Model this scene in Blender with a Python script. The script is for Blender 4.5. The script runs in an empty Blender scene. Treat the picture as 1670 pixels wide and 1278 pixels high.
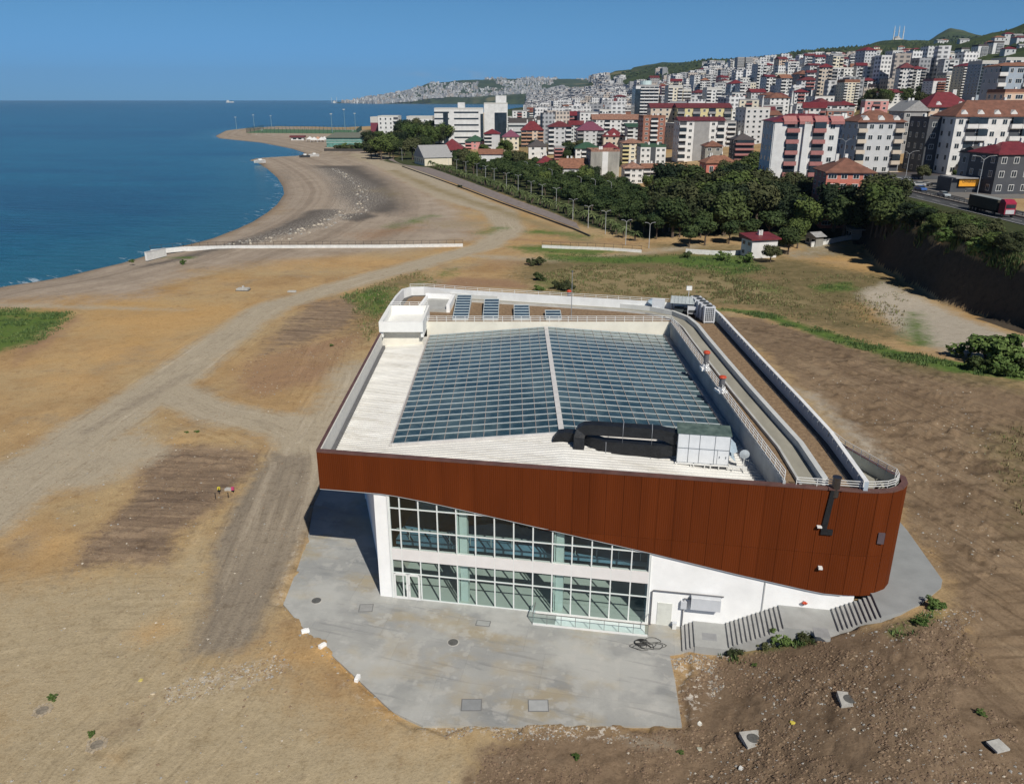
import bpy, bmesh, math, random
import numpy as np
from mathutils import Vector, Matrix
S = bpy.context.scene
COL = S.collection
R = math.radians
random.seed(7)
rng = np.random.default_rng(11)

# ---------------------------------------------------------------- camera, sky, sun, exposure
F, CX, CY, H = 1280.0, 835.0, 639.0, 36.0          # focal length in photo pixels, centre, camera height
PITCH = math.atan((CY - 163.0) / F)
CP, SP = math.cos(PITCH), math.sin(PITCH)
cam = bpy.data.cameras.new('camera'); co = bpy.data.objects.new('camera', cam); COL.objects.link(co)
co.location = (0, 0, H); co.rotation_euler = (R(90) - PITCH, 0, 0)
cam.sensor_fit = 'HORIZONTAL'; cam.sensor_width = 36.0; cam.lens = 36.0 * F / 1670.0
cam.clip_start = 0.5; cam.clip_end = 80000
S.camera = co
HAZE = 3.6e-5
SUN_EL, SUN_AZ = R(44.0), math.atan2(0.392, -0.92)
w = bpy.data.worlds.new('World'); S.world = w; w.use_nodes = True
nt = w.node_tree; bg = nt.nodes['Background']
sky = nt.nodes.new('ShaderNodeTexSky'); sky.sky_type = 'NISHITA'; sky.sun_disc = False
sky.sun_elevation = SUN_EL; sky.sun_rotation = SUN_AZ
sky.altitude = 0; sky.air_density = 1.0; sky.dust_density = 0.0; sky.ozone_density = 5.0
tint = nt.nodes.new('ShaderNodeMixRGB'); tint.blend_type = 'MULTIPLY'; tint.inputs[0].default_value = 1
# (cooler and deeper towards the horizon than the plain model)
nt.links.new(sky.outputs[0], tint.inputs[1])
# a few thin low clouds over the far cape
tc = nt.nodes.new('ShaderNodeTexCoord'); mp = nt.nodes.new('ShaderNodeMapping'); mp.inputs['Scale'].default_value = (30, 30, 95)
nz = nt.nodes.new('ShaderNodeTexNoise'); nz.inputs['Scale'].default_value = 1.0; nz.inputs['Detail'].default_value = 6
nt.links.new(tc.outputs['Generated'], mp.inputs[0]); nt.links.new(mp.outputs[0], nz.inputs[0])
cr = nt.nodes.new('ShaderNodeMapRange'); cr.inputs[1].default_value = 0.52; cr.inputs[2].default_value = 0.8
nt.links.new(nz.outputs[0], cr.inputs[0])
sx = nt.nodes.new('ShaderNodeSeparateXYZ'); nt.links.new(tc.outputs['Generated'], sx.inputs[0])
def mrange(tree, src, a, b, c=0.0, d=1.0, smooth=True):
    n = tree.nodes.new('ShaderNodeMapRange'); n.interpolation_type = 'SMOOTHSTEP' if smooth else 'LINEAR'
    n.inputs[1].default_value = a; n.inputs[2].default_value = b; n.inputs[3].default_value = c; n.inputs[4].default_value = d
    tree.links.new(src, n.inputs[0]); return n.outputs[0]
def mth(tree, op, a, b=None, clamp=False):
    n = tree.nodes.new('ShaderNodeMath'); n.operation = op; n.use_clamp = clamp
    for i, q in enumerate((a, b)):
        if q is None: continue
        if isinstance(q, (int, float)): n.inputs[i].default_value = q
        else: tree.links.new(q, n.inputs[i])
    return n.outputs[0]
ct = nt.nodes.new('ShaderNodeMixRGB'); ct.inputs[1].default_value = (0.228, 0.61, 1.42, 1); ct.inputs[2].default_value = (0.37, 0.69, 1.01, 1)
nt.links.new(mrange(nt, sx.outputs[2], -0.01, 0.11), ct.inputs[0]); c3 = nt.nodes.new('ShaderNodeMixRGB'); c3.inputs[2].default_value = (0.18, 0.27, 0.38, 1); nt.links.new(mrange(nt, sx.outputs[2], 0.12, 0.5), c3.inputs[0]); nt.links.new(ct.outputs[0], c3.inputs[1])
nt.links.new(c3.outputs[0], tint.inputs[2])
band = mth(nt, 'MULTIPLY', mrange(nt, sx.outputs[2], 0.018, 0.03), mrange(nt, sx.outputs[2], 0.045, 0.03))
side = mth(nt, 'MULTIPLY', mrange(nt, sx.outputs[0], -0.16, -0.09), mrange(nt, sx.outputs[0], 0.03, -0.02))
cl = mth(nt, 'MULTIPLY', mth(nt, 'MULTIPLY', band, side), mth(nt, 'MULTIPLY', cr.outputs[0], 0.35))
cm = nt.nodes.new('ShaderNodeMixRGB'); cm.inputs[2].default_value = (6.0, 6.6, 7.6, 1)
nt.links.new(cl, cm.inputs[0]); nt.links.new(tint.outputs[0], cm.inputs[1]); nt.links.new(cm.outputs[0], bg.inputs[0])
bg.inputs[1].default_value = 0.068
sl = bpy.data.lights.new('sun', 'SUN'); sl.energy = 4.6; sl.angle = R(0.5); sl.color = (1.0, 0.95, 0.86)
so = bpy.data.objects.new('sun', sl); COL.objects.link(so); so.location = (40, -60, 120)
sd_ = Vector((math.sin(SUN_AZ) * math.cos(SUN_EL), math.cos(SUN_AZ) * math.cos(SUN_EL), math.sin(SUN_EL)))
so.rotation_euler = sd_.to_track_quat('Z', 'Y').to_euler()
S.view_settings.view_transform = 'Standard'; S.view_settings.look = 'None'
S.view_settings.exposure = 0.0; S.view_settings.gamma = 1.0
S.render.engine = 'CYCLES'
S.cycles.volume_bounces = 0; S.cycles.max_bounces = 6; S.cycles.transparent_max_bounces = 12
S.cycles.volume_step_rate = 4.0; S.cycles.sample_clamp_indirect = 6

# ---------------------------------------------------------------- photo pixel <-> world
def ray(u, v):
    x = (u - CX) / F; y = (CY - v) / F
    return (x, CP + y * SP, -SP + y * CP)
def g(u, v, z=0.0):
    d = ray(u, v); t = (z - H) / d[2]
    return Vector((d[0] * t, d[1] * t, z))
def atY(u, v, Y):
    d = ray(u, v); t = Y / d[1]
    return Vector((d[0] * t, Y, H + d[2] * t))
def ss(a, b, x):
    t = np.clip((x - a) / (b - a), 0, 1); return t * t * (3 - 2 * t)

# ---------------------------------------------------------------- numpy noise
def hash2(ix, iy, seed):
    h = (ix.astype(np.int64) * 374761393 + iy.astype(np.int64) * 668265263 + seed * 1442695041) & 0x7fffffff
    h = ((h ^ (h >> 13)) * 1274126177) & 0x7fffffff
    return ((h ^ (h >> 16)) & 0xffff) / 65535.0
def vnoise(x, y, seed=0):
    ix = np.floor(x); iy = np.floor(y); fx = x - ix; fy = y - iy
    fx = fx * fx * (3 - 2 * fx); fy = fy * fy * (3 - 2 * fy)
    a = hash2(ix, iy, seed); b = hash2(ix + 1, iy, seed); c = hash2(ix, iy + 1, seed); d = hash2(ix + 1, iy + 1, seed)
    return (a + (b - a) * fx) * (1 - fy) + (c + (d - c) * fx) * fy - 0.5
def fbm(x, y, o=4, seed=0):
    s = 0.0; a = 1.0
    for k in range(o):
        s = s + a * vnoise(x * 2 ** k + 17.3 * k, y * 2 ** k - 9.1 * k, seed + k); a *= 0.5
    return s
def sdpoly(X, Y, P):
    """signed distance to a closed polygon, positive inside"""
    d = np.full(X.shape, 1e18); ins = np.zeros(X.shape, bool); n = len(P)
    for i in range(n):
        ax, ay = P[i][0], P[i][1]; bx, by = P[(i + 1) % n][0], P[(i + 1) % n][1]
        ex, ey = bx - ax, by - ay; L = ex * ex + ey * ey + 1e-12
        t = np.clip(((X - ax) * ex + (Y - ay) * ey) / L, 0, 1)
        d = np.minimum(d, (X - ax - t * ex) ** 2 + (Y - ay - t * ey) ** 2)
        c = (ay > Y) != (by > Y)
        with np.errstate(divide='ignore', invalid='ignore'):
            xi = ax + (Y - ay) / (by - ay if by != ay else 1e-12) * ex
        ins ^= c & (X < xi)
    d = np.sqrt(d); return np.where(ins, d, -d)
def sdline(X, Y, P, wd):
    d = np.full(X.shape, 1e18)
    ws = wd if isinstance(wd, (list, tuple)) else [wd] * len(P)
    best = np.full(X.shape, -1e9)
    for i in range(len(P) - 1):
        ax, ay = P[i][0], P[i][1]; ex, ey = P[i + 1][0] - ax, P[i + 1][1] - ay; L = ex * ex + ey * ey + 1e-12
        t = np.clip(((X - ax) * ex + (Y - ay) * ey) / L, 0, 1)
        q = ws[i] + (ws[i + 1] - ws[i]) * t - np.sqrt((X - ax - t * ex) ** 2 + (Y - ay - t * ey) ** 2)
        best = np.maximum(best, q)
    return best

# ---------------------------------------------------------------- terrain height
SEA = -1.2
_cu = [-900, 300, 560, 620, 670, 700, 780, 850, 925, 1000, 1075, 1150, 1225, 1300, 1375, 1450, 1525, 1600, 1670, 1900, 3000]
_ca = [(u - CX) / 1357.0 for u in _cu]
_Ys = [200, 300, 450, 700, 1000, 1500, 2200, 3000, 4500, 7000, 8800, 10000, 14000]
_T = [
 [0] * 21,
 [0, 0, 0, 0, 0, 0, 0, 0, 0, 1, 2, 3.5, 5, 7, 10, 12, 13, 14, 15, 20, 30],
 [0, 0, 0, 0, 0, 0, 0, 1, 2, 4, 6, 8, 10, 13, 17, 22, 26, 28, 30, 38, 60],
 [0, 0, 0, 0, 1, 2, 3, 5, 7, 10, 13, 16, 21, 26, 33, 40, 46, 51, 55, 66, 100],
 [0, 0, 0, 0, 1, 2, 4, 6, 10, 16, 22, 30, 40, 50, 57, 63, 70, 80, 95, 110, 160],
 [0, 0, -3, -3, -3, -2, 2, 6, 18, 30, 44, 62, 76, 96, 104, 108, 120, 142, 165, 185, 260],
 [0, -5, -5, -5, -5, -5, 0, 8, 28, 58, 84, 112, 124, 150, 160, 175, 168, 176, 190, 220, 300],
 [0, -5, -5, -5, -5, -5, -5, 12, 42, 96, 140, 165, 172, 185, 170, 190, 200, 215, 230, 250, 320],
 [0, -5, -5, -5, -5, -5, -5, 25, 85, 190, 215, 200, 190, 200, 250, 230, 392, 330, 240, 230, 300],
 [0, -5, -5, -5, -5, -5, -5, 60, 120, 190, 200, 200, 190, 180, 150, 150, 200, 200, 180, 150, 100],
 [0, -5, -3, 5, 30, 70, 88, 105, 130, 170, 180, 180, 150, 130, 100, 100, 100, 100, 100, 80, 50],
 [0, -5, 8, 70, 130, 222, 262, 270, 268, 250, 200, 150, 120, 100, 80, 80, 80, 80, 80, 50, 30],
 [0, -5, -5, 20, 60, 90, 100, 100, 100, 100, 80, 60, 60, 50, 50, 50, 50, 50, 50, 30, 20]]
_T = np.array(_T, float); _lY = np.log(_Ys); _ca = np.array(_ca)
def tab(a, lY):
    a = np.clip(a, _ca[0], _ca[-1] - 1e-6); lY = np.clip(lY, _lY[0], _lY[-1] - 1e-6)
    i = np.clip(np.searchsorted(_ca, a, side='right') - 1, 0, len(_ca) - 2); j = np.clip(np.searchsorted(_lY, lY, side='right') - 1, 0, len(_lY) - 2)
    s = (a - _ca[i]) / (_ca[i + 1] - _ca[i]); t = (lY - _lY[j]) / (_lY[j + 1] - _lY[j])
    s = s * s * (3 - 2 * s) * 0.5 + s * 0.5
    return (_T[j, i] * (1 - s) + _T[j, i + 1] * s) * (1 - t) + (_T[j + 1, i] * (1 - s) + _T[j + 1, i + 1] * s) * t
def gz(u, v): p = g(u, v, SEA); return (p.x, p.y)
COAST = [gz(*q) for q in [(-400, 545), (-150, 494), (0, 463), (50, 456), (90, 449), (140, 437), (180, 428), (230, 413), (260, 404), (300, 396), (330, 388), (370, 373), (395, 362), (420, 347), (437, 334), (450, 317), (449, 305), (441, 290), (425, 275), (408, 264), (396, 262), (412, 258), (440, 256), (482, 254), (490, 250), (470, 243), (420, 233), (352, 226), (346, 222), (365, 213), (400, 209), (450, 206.5), (560, 208), (604, 206), (640, 200), (700, 191), (780, 184), (860, 179.5), (960, 176), (1020, 174.5)]]
COAST += [(.11 * 6500, 6500), (.02 * 7400, 7400), (-.06 * 8000, 8000), (-.13 * 8600, 8600), (-.19 * 9300, 9300), (-.215 * 10000, 10000), (-.2 * 11000, 11000), (-.1 * 14500, 14500), (30000, 14500), (30000, -900), (-900, -900)]
CLX = ([40, 60, 118, 152, 176, 208, 240, 280], [78, 79.5, 81, 81.5, 83.5, 91, 101, 112])
def th(X, Y, coast=True, fine=False):
    X = np.asarray(X, float); Y = np.asarray(Y, float)
    Yc = np.maximum(Y, 5.0)
    z = tab(X / Yc, np.log(Yc))
    # the raised ground to the right of the hall (top of the stairs is 4.2 m up)
    pl = 4.2 * ss(0, 1, (X - 12.5 + np.clip((44 - Y) * 0.35, -3, 6)) / 15.0) * (1 - ss(80, 150, Y))
    pl = pl * (1 - ss(36, 22, Y) * 0.35)
    # the cut bank with the coast road on top
    xc = np.interp(Y, CLX[0], CLX[1])
    bank = 10.4 * ss(0, 5.5, X - xc + 1.2 * vnoise(X * 0 + 3, Y / 6.0, 5)) * (1 - ss(240, 300, Y))
    bank = np.where(X > xc, pl * 0 + np.maximum(bank, pl), 0)
    z = np.maximum(np.maximum(z, pl), bank)
    if coast:
        s = sdpoly(X, Y, COAST)
        zb = SEA - 0.25 + np.where(s > 0, s * 0.075 + np.maximum(0, s - 40), s * 0.12)
        z = np.minimum(z, np.maximum(zb, -6.0))
    return z
def th1(x, y): return float(th(np.array([x]), np.array([y]), coast=(x < 0 and y < 1500))[0])
def gp(u, v, zoff=0.0):
    """the point of the terrain seen at a photo pixel"""
    d = ray(u, v); Y = np.exp(np.linspace(math.log(25), math.log(13000), 1400)); t = Y / d[1]
    X = d[0] * t; Z = H + d[2] * t; T = th(X, Y, coast=False) + zoff
    k = np.nonzero(Z <= T)[0]
    if len(k) == 0: return Vector((X[-1], Y[-1], T[-1]))
    k = k[0]
    if k == 0: return Vector((X[0], Y[0], T[0]))
    a = (Z[k - 1] - T[k - 1]); b = (Z[k] - T[k]); s = a / (a - b + 1e-9)
    return Vector((X[k - 1] + (X[k] - X[k - 1]) * s, Y[k - 1] + (Y[k] - Y[k - 1]) * s, T[k - 1] + (T[k] - T[k - 1]) * s))
def mpp(P):
    """metres per photo pixel (across) at a point"""
    d = P.y * CP - (P.z - H) * SP; return d / F

# ---------------------------------------------------------------- materials
MATS = {}
def mat(name, col, rough=0.7, metal=0.0, var=0.12, scale=1.5, bump=0.0, bscale=20.0, spec=0.5, stretch=None, col2=None, trans=0):
    if name in MATS: return MATS[name]
    m = bpy.data.materials.new(name); m.use_nodes = True; t = m.node_tree; b = t.nodes['Principled BSDF']
    b.inputs['Roughness'].default_value = rough; b.inputs['Metallic'].default_value = metal
    b.inputs['Specular IOR Level'].default_value = spec
    tcn = t.nodes.new('ShaderNodeTexCoord'); mpn = t.nodes.new('ShaderNodeMapping')
    if stretch: mpn.inputs['Scale'].default_value = stretch
    t.links.new(tcn.outputs['Object'], mpn.inputs[0])
    n = t.nodes.new('ShaderNodeTexNoise'); n.inputs['Scale'].default_value = scale; n.inputs['Detail'].default_value = 6
    n.inputs['Roughness'].default_value = 0.62; t.links.new(mpn.outputs[0], n.inputs[0])
    fac = mrange(t, n.outputs[0], 0.32, 0.68, smooth=False)
    mx = t.nodes.new('ShaderNodeMixRGB'); c = Vector(col)
    lo = tuple(c * (1 - var)) + (1,); hi = tuple(c * (1 + var)) + (1,)
    if col2: lo = tuple(col) + (1,); hi = tuple(col2) + (1,)
    mx.inputs[1].default_value = lo; mx.inputs[2].default_value = hi
    t.links.new(fac, mx.inputs[0]); t.links.new(mx.outputs[0], b.inputs['Base Color'])
    if bump:
        n2 = t.nodes.new('ShaderNodeTexNoise'); n2.inputs['Scale'].default_value = bscale; n2.inputs['Detail'].default_value = 4
        t.links.new(mpn.outputs[0], n2.inputs[0])
        bp = t.nodes.new('ShaderNodeBump'); bp.inputs['Strength'].default_value = bump; bp.inputs['Distance'].default_value = 0.1
        t.links.new(n2.outputs[0], bp.inputs['Height']); t.links.new(bp.outputs[0], b.inputs['Normal'])
    MATS[name] = m; return m

# ---------------------------------------------------------------- mesh builder
class MB:
    def __init__(s): s.v = []; s.f = []; s.m = []
    def add(s, vs, fs, mi=0):
        o = len(s.v); s.v.extend([tuple(p) for p in vs])
        for f in fs: s.f.append(tuple(i + o for i in f)); s.m.append(mi)
    def quad(s, a, b, c, d, mi=0): s.add([a, b, c, d], [(0, 1, 2, 3)], mi)
    def box(s, x0, x1, y0, y1, z0, z1, mi=0, M=None):
        vs = [(x0, y0, z0), (x1, y0, z0), (x1, y1, z0), (x0, y1, z0), (x0, y0, z1), (x1, y0, z1), (x1, y1, z1), (x0, y1, z1)]
        if M is not None: vs = [tuple(M @ Vector(p)) for p in vs]
        s.add(vs, [(0, 3, 2, 1), (4, 5, 6, 7), (0, 1, 5, 4), (1, 2, 6, 5), (2, 3, 7, 6), (3, 0, 4, 7)], mi)
    def beam(s, a, b, wd, ht=None, mi=0, up=Vector((0, 0, 1))):
        ht = ht or wd; a = Vector(a); b = Vector(b); d = (b - a)
        if d.length < 1e-6: return
        d.normalize()
        if abs(d.dot(up)) > .98: up = Vector((0, 1, 0))
        x = d.cross(up).normalized(); z = x.cross(d).normalized()
        vs = []
        for p in (a, b):
            for sx_, sz_ in ((-1, -1), (1, -1), (1, 1), (-1, 1)): vs.append(p + x * sx_ * wd / 2 + z * sz_ * ht / 2)
        s.add(vs, [(0, 1, 2, 3), (7, 6, 5, 4), (0, 4, 5, 1), (1, 5, 6, 2), (2, 6, 7, 3), (3, 7, 4, 0)], mi)
    def tube(s, pts, r, n=8, mi=0, caps=True):
        pts = [Vector(p) for p in pts]; rs = r if isinstance(r, (list, tuple)) else [r] * len(pts); o = len(s.v)
        for i, p in enumerate(pts):
            d = (pts[min(i + 1, len(pts) - 1)] - pts[max(i - 1, 0)]).normalized()
            up = Vector((0, 0, 1)) if abs(d.z) < .95 else Vector((0, 1, 0))
            x = d.cross(up).normalized(); y = d.cross(x).normalized()
            for k in range(n):
                t = 2 * math.pi * k / n; s.v.append(tuple(p + (x * math.cos(t) + y * math.sin(t)) * rs[i]))
        for i in range(len(pts) - 1):
            for k in range(n):
                a = o + i * n + k; b = o + i * n + (k + 1) % n; s.f.append((a, b, b + n, a + n)); s.m.append(mi)
        if caps:
            s.f.append(tuple(o + k for k in range(n))); s.m.append(mi)
            s.f.append(tuple(o + (len(pts) - 1) * n + k for k in reversed(range(n)))); s.m.append(mi)
    def prism(s, poly, z0, z1, mi=0, mtop=None):
        """poly: ccw list of (x, y) ; z0/z1 number or list"""
        n = len(poly); zz0 = z0 if isinstance(z0, (list, tuple)) else [z0] * n; zz1 = z1 if isinstance(z1, (list, tuple)) else [z1] * n
        vs = [(p[0], p[1], zz0[i]) for i, p in enumerate(poly)] + [(p[0], p[1], zz1[i]) for i, p in enumerate(poly)]
        s.add(vs, [(i, (i + 1) % n, n + (i + 1) % n, n + i) for i in range(n)], mi)
        s.add(vs, [tuple(reversed(range(n)))], mi); s.add(vs, [tuple(range(n, 2 * n))], mi if mtop is None else mtop)
    def build(s, name, mats, parent=None, smooth=False, loc=None):
        me = bpy.data.meshes.new(name); me.from_pydata(s.v, [], s.f)
        if not isinstance(mats, (list, tuple)): mats = [mats]
        for m in mats: me.materials.append(m)
        if len(mats) > 1: me.polygons.foreach_set('material_index', s.m)
        if smooth: me.polygons.foreach_set('use_smooth', [True] * len(me.polygons))
        me.update()
        return link(me, name, parent, loc)
def link(me, name, parent=None, loc=None):
    o = bpy.data.objects.new(name, me); COL.objects.link(o)
    if parent is not None: o.parent = parent
    if loc is not None: o.location = loc
    return o
def tag(o, label=None, cat=None, group=None, kind=None):
    if label: o['label'] = label
    if cat: o['category'] = cat
    if group: o['group'] = group
    if kind: o['kind'] = kind
    return o
def thing(name, label, cat, loc=(0, 0, 0), rz=0.0, group=None):
    o = bpy.data.objects.new(name, None); COL.objects.link(o); o.location = loc; o.rotation_euler = (0, 0, rz)
    o.empty_display_size = 0.5
    return tag(o, label, cat, group)
def dup(root, loc, rz=0.0, sc=None, label=None, group=None):
    r = root.copy(); COL.objects.link(r); r.location = loc; r.rotation_euler = (0, 0, rz)
    if sc is not None: r.scale = sc if isinstance(sc, (list, tuple)) else (sc, sc, sc)
    if label: r['label'] = label
    if group: r['group'] = group
    for ch in root.children:
        c = ch.copy(); COL.objects.link(c); c.parent = r
        for q in ch.children:
            d = q.copy(); COL.objects.link(d); d.parent = c
    return r

def ordw(i):
    a = ['first', 'second', 'third', 'fourth', 'fifth', 'sixth', 'seventh', 'eighth', 'ninth', 'tenth', 'eleventh', 'twelfth', 'thirteenth', 'fourteenth', 'fifteenth', 'sixteenth', 'seventeenth', 'eighteenth', 'nineteenth']
    t = ['twent', 'thirt', 'fort', 'fift', 'sixt', 'sevent', 'eight', 'ninet']
    if i < 19: return a[i]
    n = i + 1; return t[n // 10 - 2] + 'ieth' if n % 10 == 0 else t[n // 10 - 2] + 'y-' + a[n % 10 - 1]
# ================================================================ GROUND
def gpoly(pts, zz=None):
    out = []
    for u, v in pts:
        p = gp(u, v) if zz is None else g(u, v, zz); out.append((p.x, p.y))
    return out
lt = []
t_ = -3.0
while t_ < -0.72: lt.append(t_); t_ += 0.06
lt += list(np.linspace(-0.72, 0.72, 520))
t_ = 0.78
while t_ < 3.05: lt.append(t_); t_ += 0.06
ly = [4, 7, 10, 13, 16, 19]
y_ = 21.0
while y_ < 320: ly.append(y_); y_ *= 1.0062
while y_ < 900: ly.append(y_); y_ *= 1.016
while y_ < 14400: ly.append(y_); y_ *= 1.022
TA, YY = np.meshgrid(np.array(lt), np.array(ly)); GX = TA * YY; GY = YY
GZ = th(GX, GY)
def layer(items):
    acc = np.zeros(GX.shape)
    for it in items:
        kind, pts, soft, stg = it[:4]; P = gpoly(pts)
        wd = it[4] if len(it) > 4 else 0
        wm = max(wd) if isinstance(wd, (list, tuple)) else wd
        xs = [p[0] for p in P]; ys = [p[1] for p in P]; mg = soft + wm + 1
        m = (GX > min(xs) - mg) & (GX < max(xs) + mg) & (GY > min(ys) - mg) & (GY < max(ys) + mg)
        if not m.any(): continue
        d = sdpoly(GX[m], GY[m], P) if kind == 'p' else sdline(GX[m], GY[m], P, wd)
        val = np.clip(0.5 + d / (2 * soft), 0, 1) * stg
        acc[m] = np.maximum(acc[m], val)
    return acc
LAY = {}
LAY['track'] = layer([
 ('l', [(-60, 850), (60, 765), (150, 705), (250, 640), (330, 580), (400, 528), (450, 497), (560, 465), (680, 432), (790, 402), (832, 376), (815, 345), (745, 322), (700, 300), (650, 272), (600, 252)], 3.0, .95, [4.2, 4, 3.6, 3.2, 2.8, 2.8, 2.8, 2.8, 3, 3, 3.5, 5, 7, 8, 10, 12]),
 ('l', [(280, 640), (350, 672), (420, 686), (480, 695), (515, 730), (490, 790), (450, 850)], 2.2, .9, [3, 2.6, 2.6, 3, 3.4, 3.6, 3]),
 ('l', [(590, 600), (560, 660), (520, 700)], 3, .6, 3.5), ('l', [(0, 497), (120, 500), (300, 505)], 2.0, .5, 1.2),
 ('l', [(730, 415), (900, 425), (1050, 412), (1130, 402)], 3, .4, 3),
 ('p', [(120, 735), (230, 700), (250, 740), (150, 790), (60, 800)], 4, .8)])
LAY['dgrey'] = layer([
 ('p', [(440, 738), (515, 742), (512, 850), (485, 905), (455, 965), (425, 1040), (395, 1062), (305, 1075), (330, 1000), (345, 940), (350, 880), (385, 820)], 1.6, 1.0),
 ('p', [(0, 890), (60, 860), (70, 880), (30, 940), (0, 960)], 2.5, .7), ('l', [(140, 705), (210, 665), (300, 612)], 1.6, .7, .9),
 ('p', [(700, 1225), (960, 1215), (980, 1245), (820, 1262)], 1.5, .35), ('p', [(1010, 1198), (1090, 1205), (1100, 1222), (1040, 1228)], .8, .9),
 ('p', [(540, 1085), (600, 1075), (650, 1120), (590, 1140)], 2, .35)])
LAY['dark'] = layer([
 ('p', [(245, 735), (330, 722), (425, 735), (430, 765), (375, 800), (338, 845), (300, 868), (270, 920), (195, 922), (118, 928), (150, 875), (205, 815), (225, 770)], 1.8, 1.0),
 ('p', [(500, 492), (575, 478), (600, 500), (575, 535), (500, 555), (430, 578), (425, 555)], 3, .85),
 ('p', [(130, 900), (160, 880), (170, 930), (40, 990), (0, 1000)], 2, .35)])
LAY['redb'] = layer([
 ('p', [(385, 600), (430, 575), (600, 535), (590, 570), (555, 605), (520, 628), (430, 650), (370, 640)], 3, .75),
 ('p', [(20, 565), (125, 512), (135, 520), (90, 560), (20, 600)], 2, .8),
 ('p', [(700, 470), (745, 452), (830, 455), (870, 470)], 2.5, 1.0), ('p', [(760, 425), (850, 415), (880, 432), (800, 445)], 3, .5),
 ('p', [(860, 1250), (1010, 1240), (1090, 1278), (860, 1320)], 2, .8), ('p', [(560, 380), (690, 360), (700, 375), (600, 395)], 8, .7), ('p', [(800, 385), (1060, 395), (1040, 400), (820, 395)], 4, .6),
 ('p', [(1100, 1130), (1190, 1090), (1230, 1160), (1150, 1210)], 2, .6), ('p', [(1030, 430), (1160, 470), (1300, 470), (1250, 430)], 8, .35)])
LAY['orange'] = layer([
 ('p', [(150, 520), (380, 484), (520, 468), (430, 535), (330, 590), (160, 640), (0, 680), (0, 600), (90, 570)], 6, .42),
 ('p', [(170, 880), (235, 790), (200, 760), (280, 715), (430, 712), (330, 722), (240, 740), (215, 800), (150, 870), (60, 930), (0, 850)], 3, .7),
 ('l', [(0, 870), (80, 800), (160, 755)], 3, .5, 2), ('l', [(520, 1060), (590, 1110), (640, 1165)], .8, 1.0, .5), ('p', [(440, 1060), (520, 1062), (520, 1085), (450, 1075)], 1.2, .8),
 ('p', [(205, 1035), (270, 1000), (290, 1025), (230, 1060)], 1.5, .7), ('p', [(150, 1225), (210, 1215), (200, 1250), (160, 1240)], 1, .5),
 ('p', [(430, 425), (600, 412), (680, 425), (600, 440), (450, 445)], 4, .5)])
LAY['green'] = layer([
 ('p', [(-100, 503), (60, 504), (118, 508), (100, 530), (55, 560), (0, 580), (-100, 600)], 2.6, .85),
 ('p', [(555, 482), (610, 466), (655, 470), (650, 500), (612, 520), (575, 500)], 3, .75),
 ('l', [(1170, 505), (1225, 508), (1260, 517), (1330, 540), (1400, 562), (1480, 580), (1560, 597), (1670, 608), (1800, 612)], 1.6, 1.0, [1, 1.5, 1.5, 2, 2.4, 2.6, 3, 4, 4]),
 ('p', [(880, 412), (1000, 418), (1200, 412), (1260, 440), (1180, 450), (1090, 430), (960, 430), (890, 425)], 4, .85),
 ('p', [(820, 402), (900, 398), (1040, 412), (960, 418), (860, 412)], 4, .8), ('l', [(1490, 510), (1500, 560)], 2.5, .7, 2), ('p', [(1310, 465), (1390, 460), (1400, 475), (1330, 478)], 3, .8),
 ('l', [(640, 370), (700, 352)], 6, .8, 3), ('l', [(785, 380), (815, 372)], 5, .8, 3), ('l', [(880, 378), (950, 385)], 6, .8, 5), ('l', [(250, 415), (310, 420)], 2, .8, 1.4),
 ('p', [(870, 455), (930, 450), (930, 475), (870, 475)], 3, .6), ('p', [(1190, 448), (1290, 470), (1270, 482), (1180, 462)], 4, .7), ('l', [(640, 505), (655, 475), (740, 440)], 3, .5, 3), ('l', [(1180, 1062), (1240, 1058), (1320, 1040)], .7, .7, .5), ('l', [(1455, 1030), (1530, 1000)], .8, .7, .5)])
LAY['dry'] = layer([
 ('p', [(880, 445), (960, 432), (1040, 440), (1180, 450), (1300, 478), (1330, 500), (1240, 500), (1180, 492), (1060, 482), (940, 480), (890, 465)], 5, 1.0),
 ('p', [(960, 405), (1060, 415), (1060, 422), (960, 415)], 3, .5), ('p', [(560, 310), (640, 300), (700, 320), (660, 330)], 14, .5), ('p', [(500, 245), (600, 250), (640, 270), (560, 262)], 20, .5),
 ('p', [(650, 360), (800, 352), (830, 372), (700, 378)], 9, .5), ('l', [(640, 278), (720, 312), (800, 338), (870, 362), (960, 395)], 4, .8, 4),
 ('p', [(390, 208), (600, 216), (600, 222), (400, 214)], 25, .6)])
LAY['olive'] = layer([
 ('p', [(850, 425), (1100, 410), (1280, 420), (1480, 440), (1500, 480), (1400, 500), (1480, 545), (1400, 550), (1300, 520), (1200, 500), (900, 482), (840, 450)], 7, .7),
 ('p', [(1370, 560), (1520, 590), (1670, 620), (1670, 640), (1480, 605)], 4, .6), ('p', [(1600, 700), (1700, 690), (1700, 900), (1640, 860)], 4, .5),
 ('p', [(560, 480), (680, 440), (720, 470), (660, 470), (640, 520), (600, 560), (560, 545)], 5, .5), ('p', [(1050, 395), (1215, 400), (1250, 425), (1090, 420)], 4, .5),
 ('p', [(1300, 390), (1400, 395), (1420, 420), (1280, 420)], 4, .5), ('p', [(1430, 1050), (1560, 1010), (1610, 1110), (1520, 1140)], 2, .4)])
LAY['beach'] = layer([
 ('p', [(-300, 560), (0, 497), (240, 480), (330, 440), (480, 425), (700, 405), (790, 385), (740, 335), (700, 310), (640, 280), (620, 262), (600, 248), (600, 212), (400, 205), (330, 222), (400, 250), (440, 290), (440, 340), (340, 380), (180, 420), (0, 455), (-300, 520)], 14, 1.0)])
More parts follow.
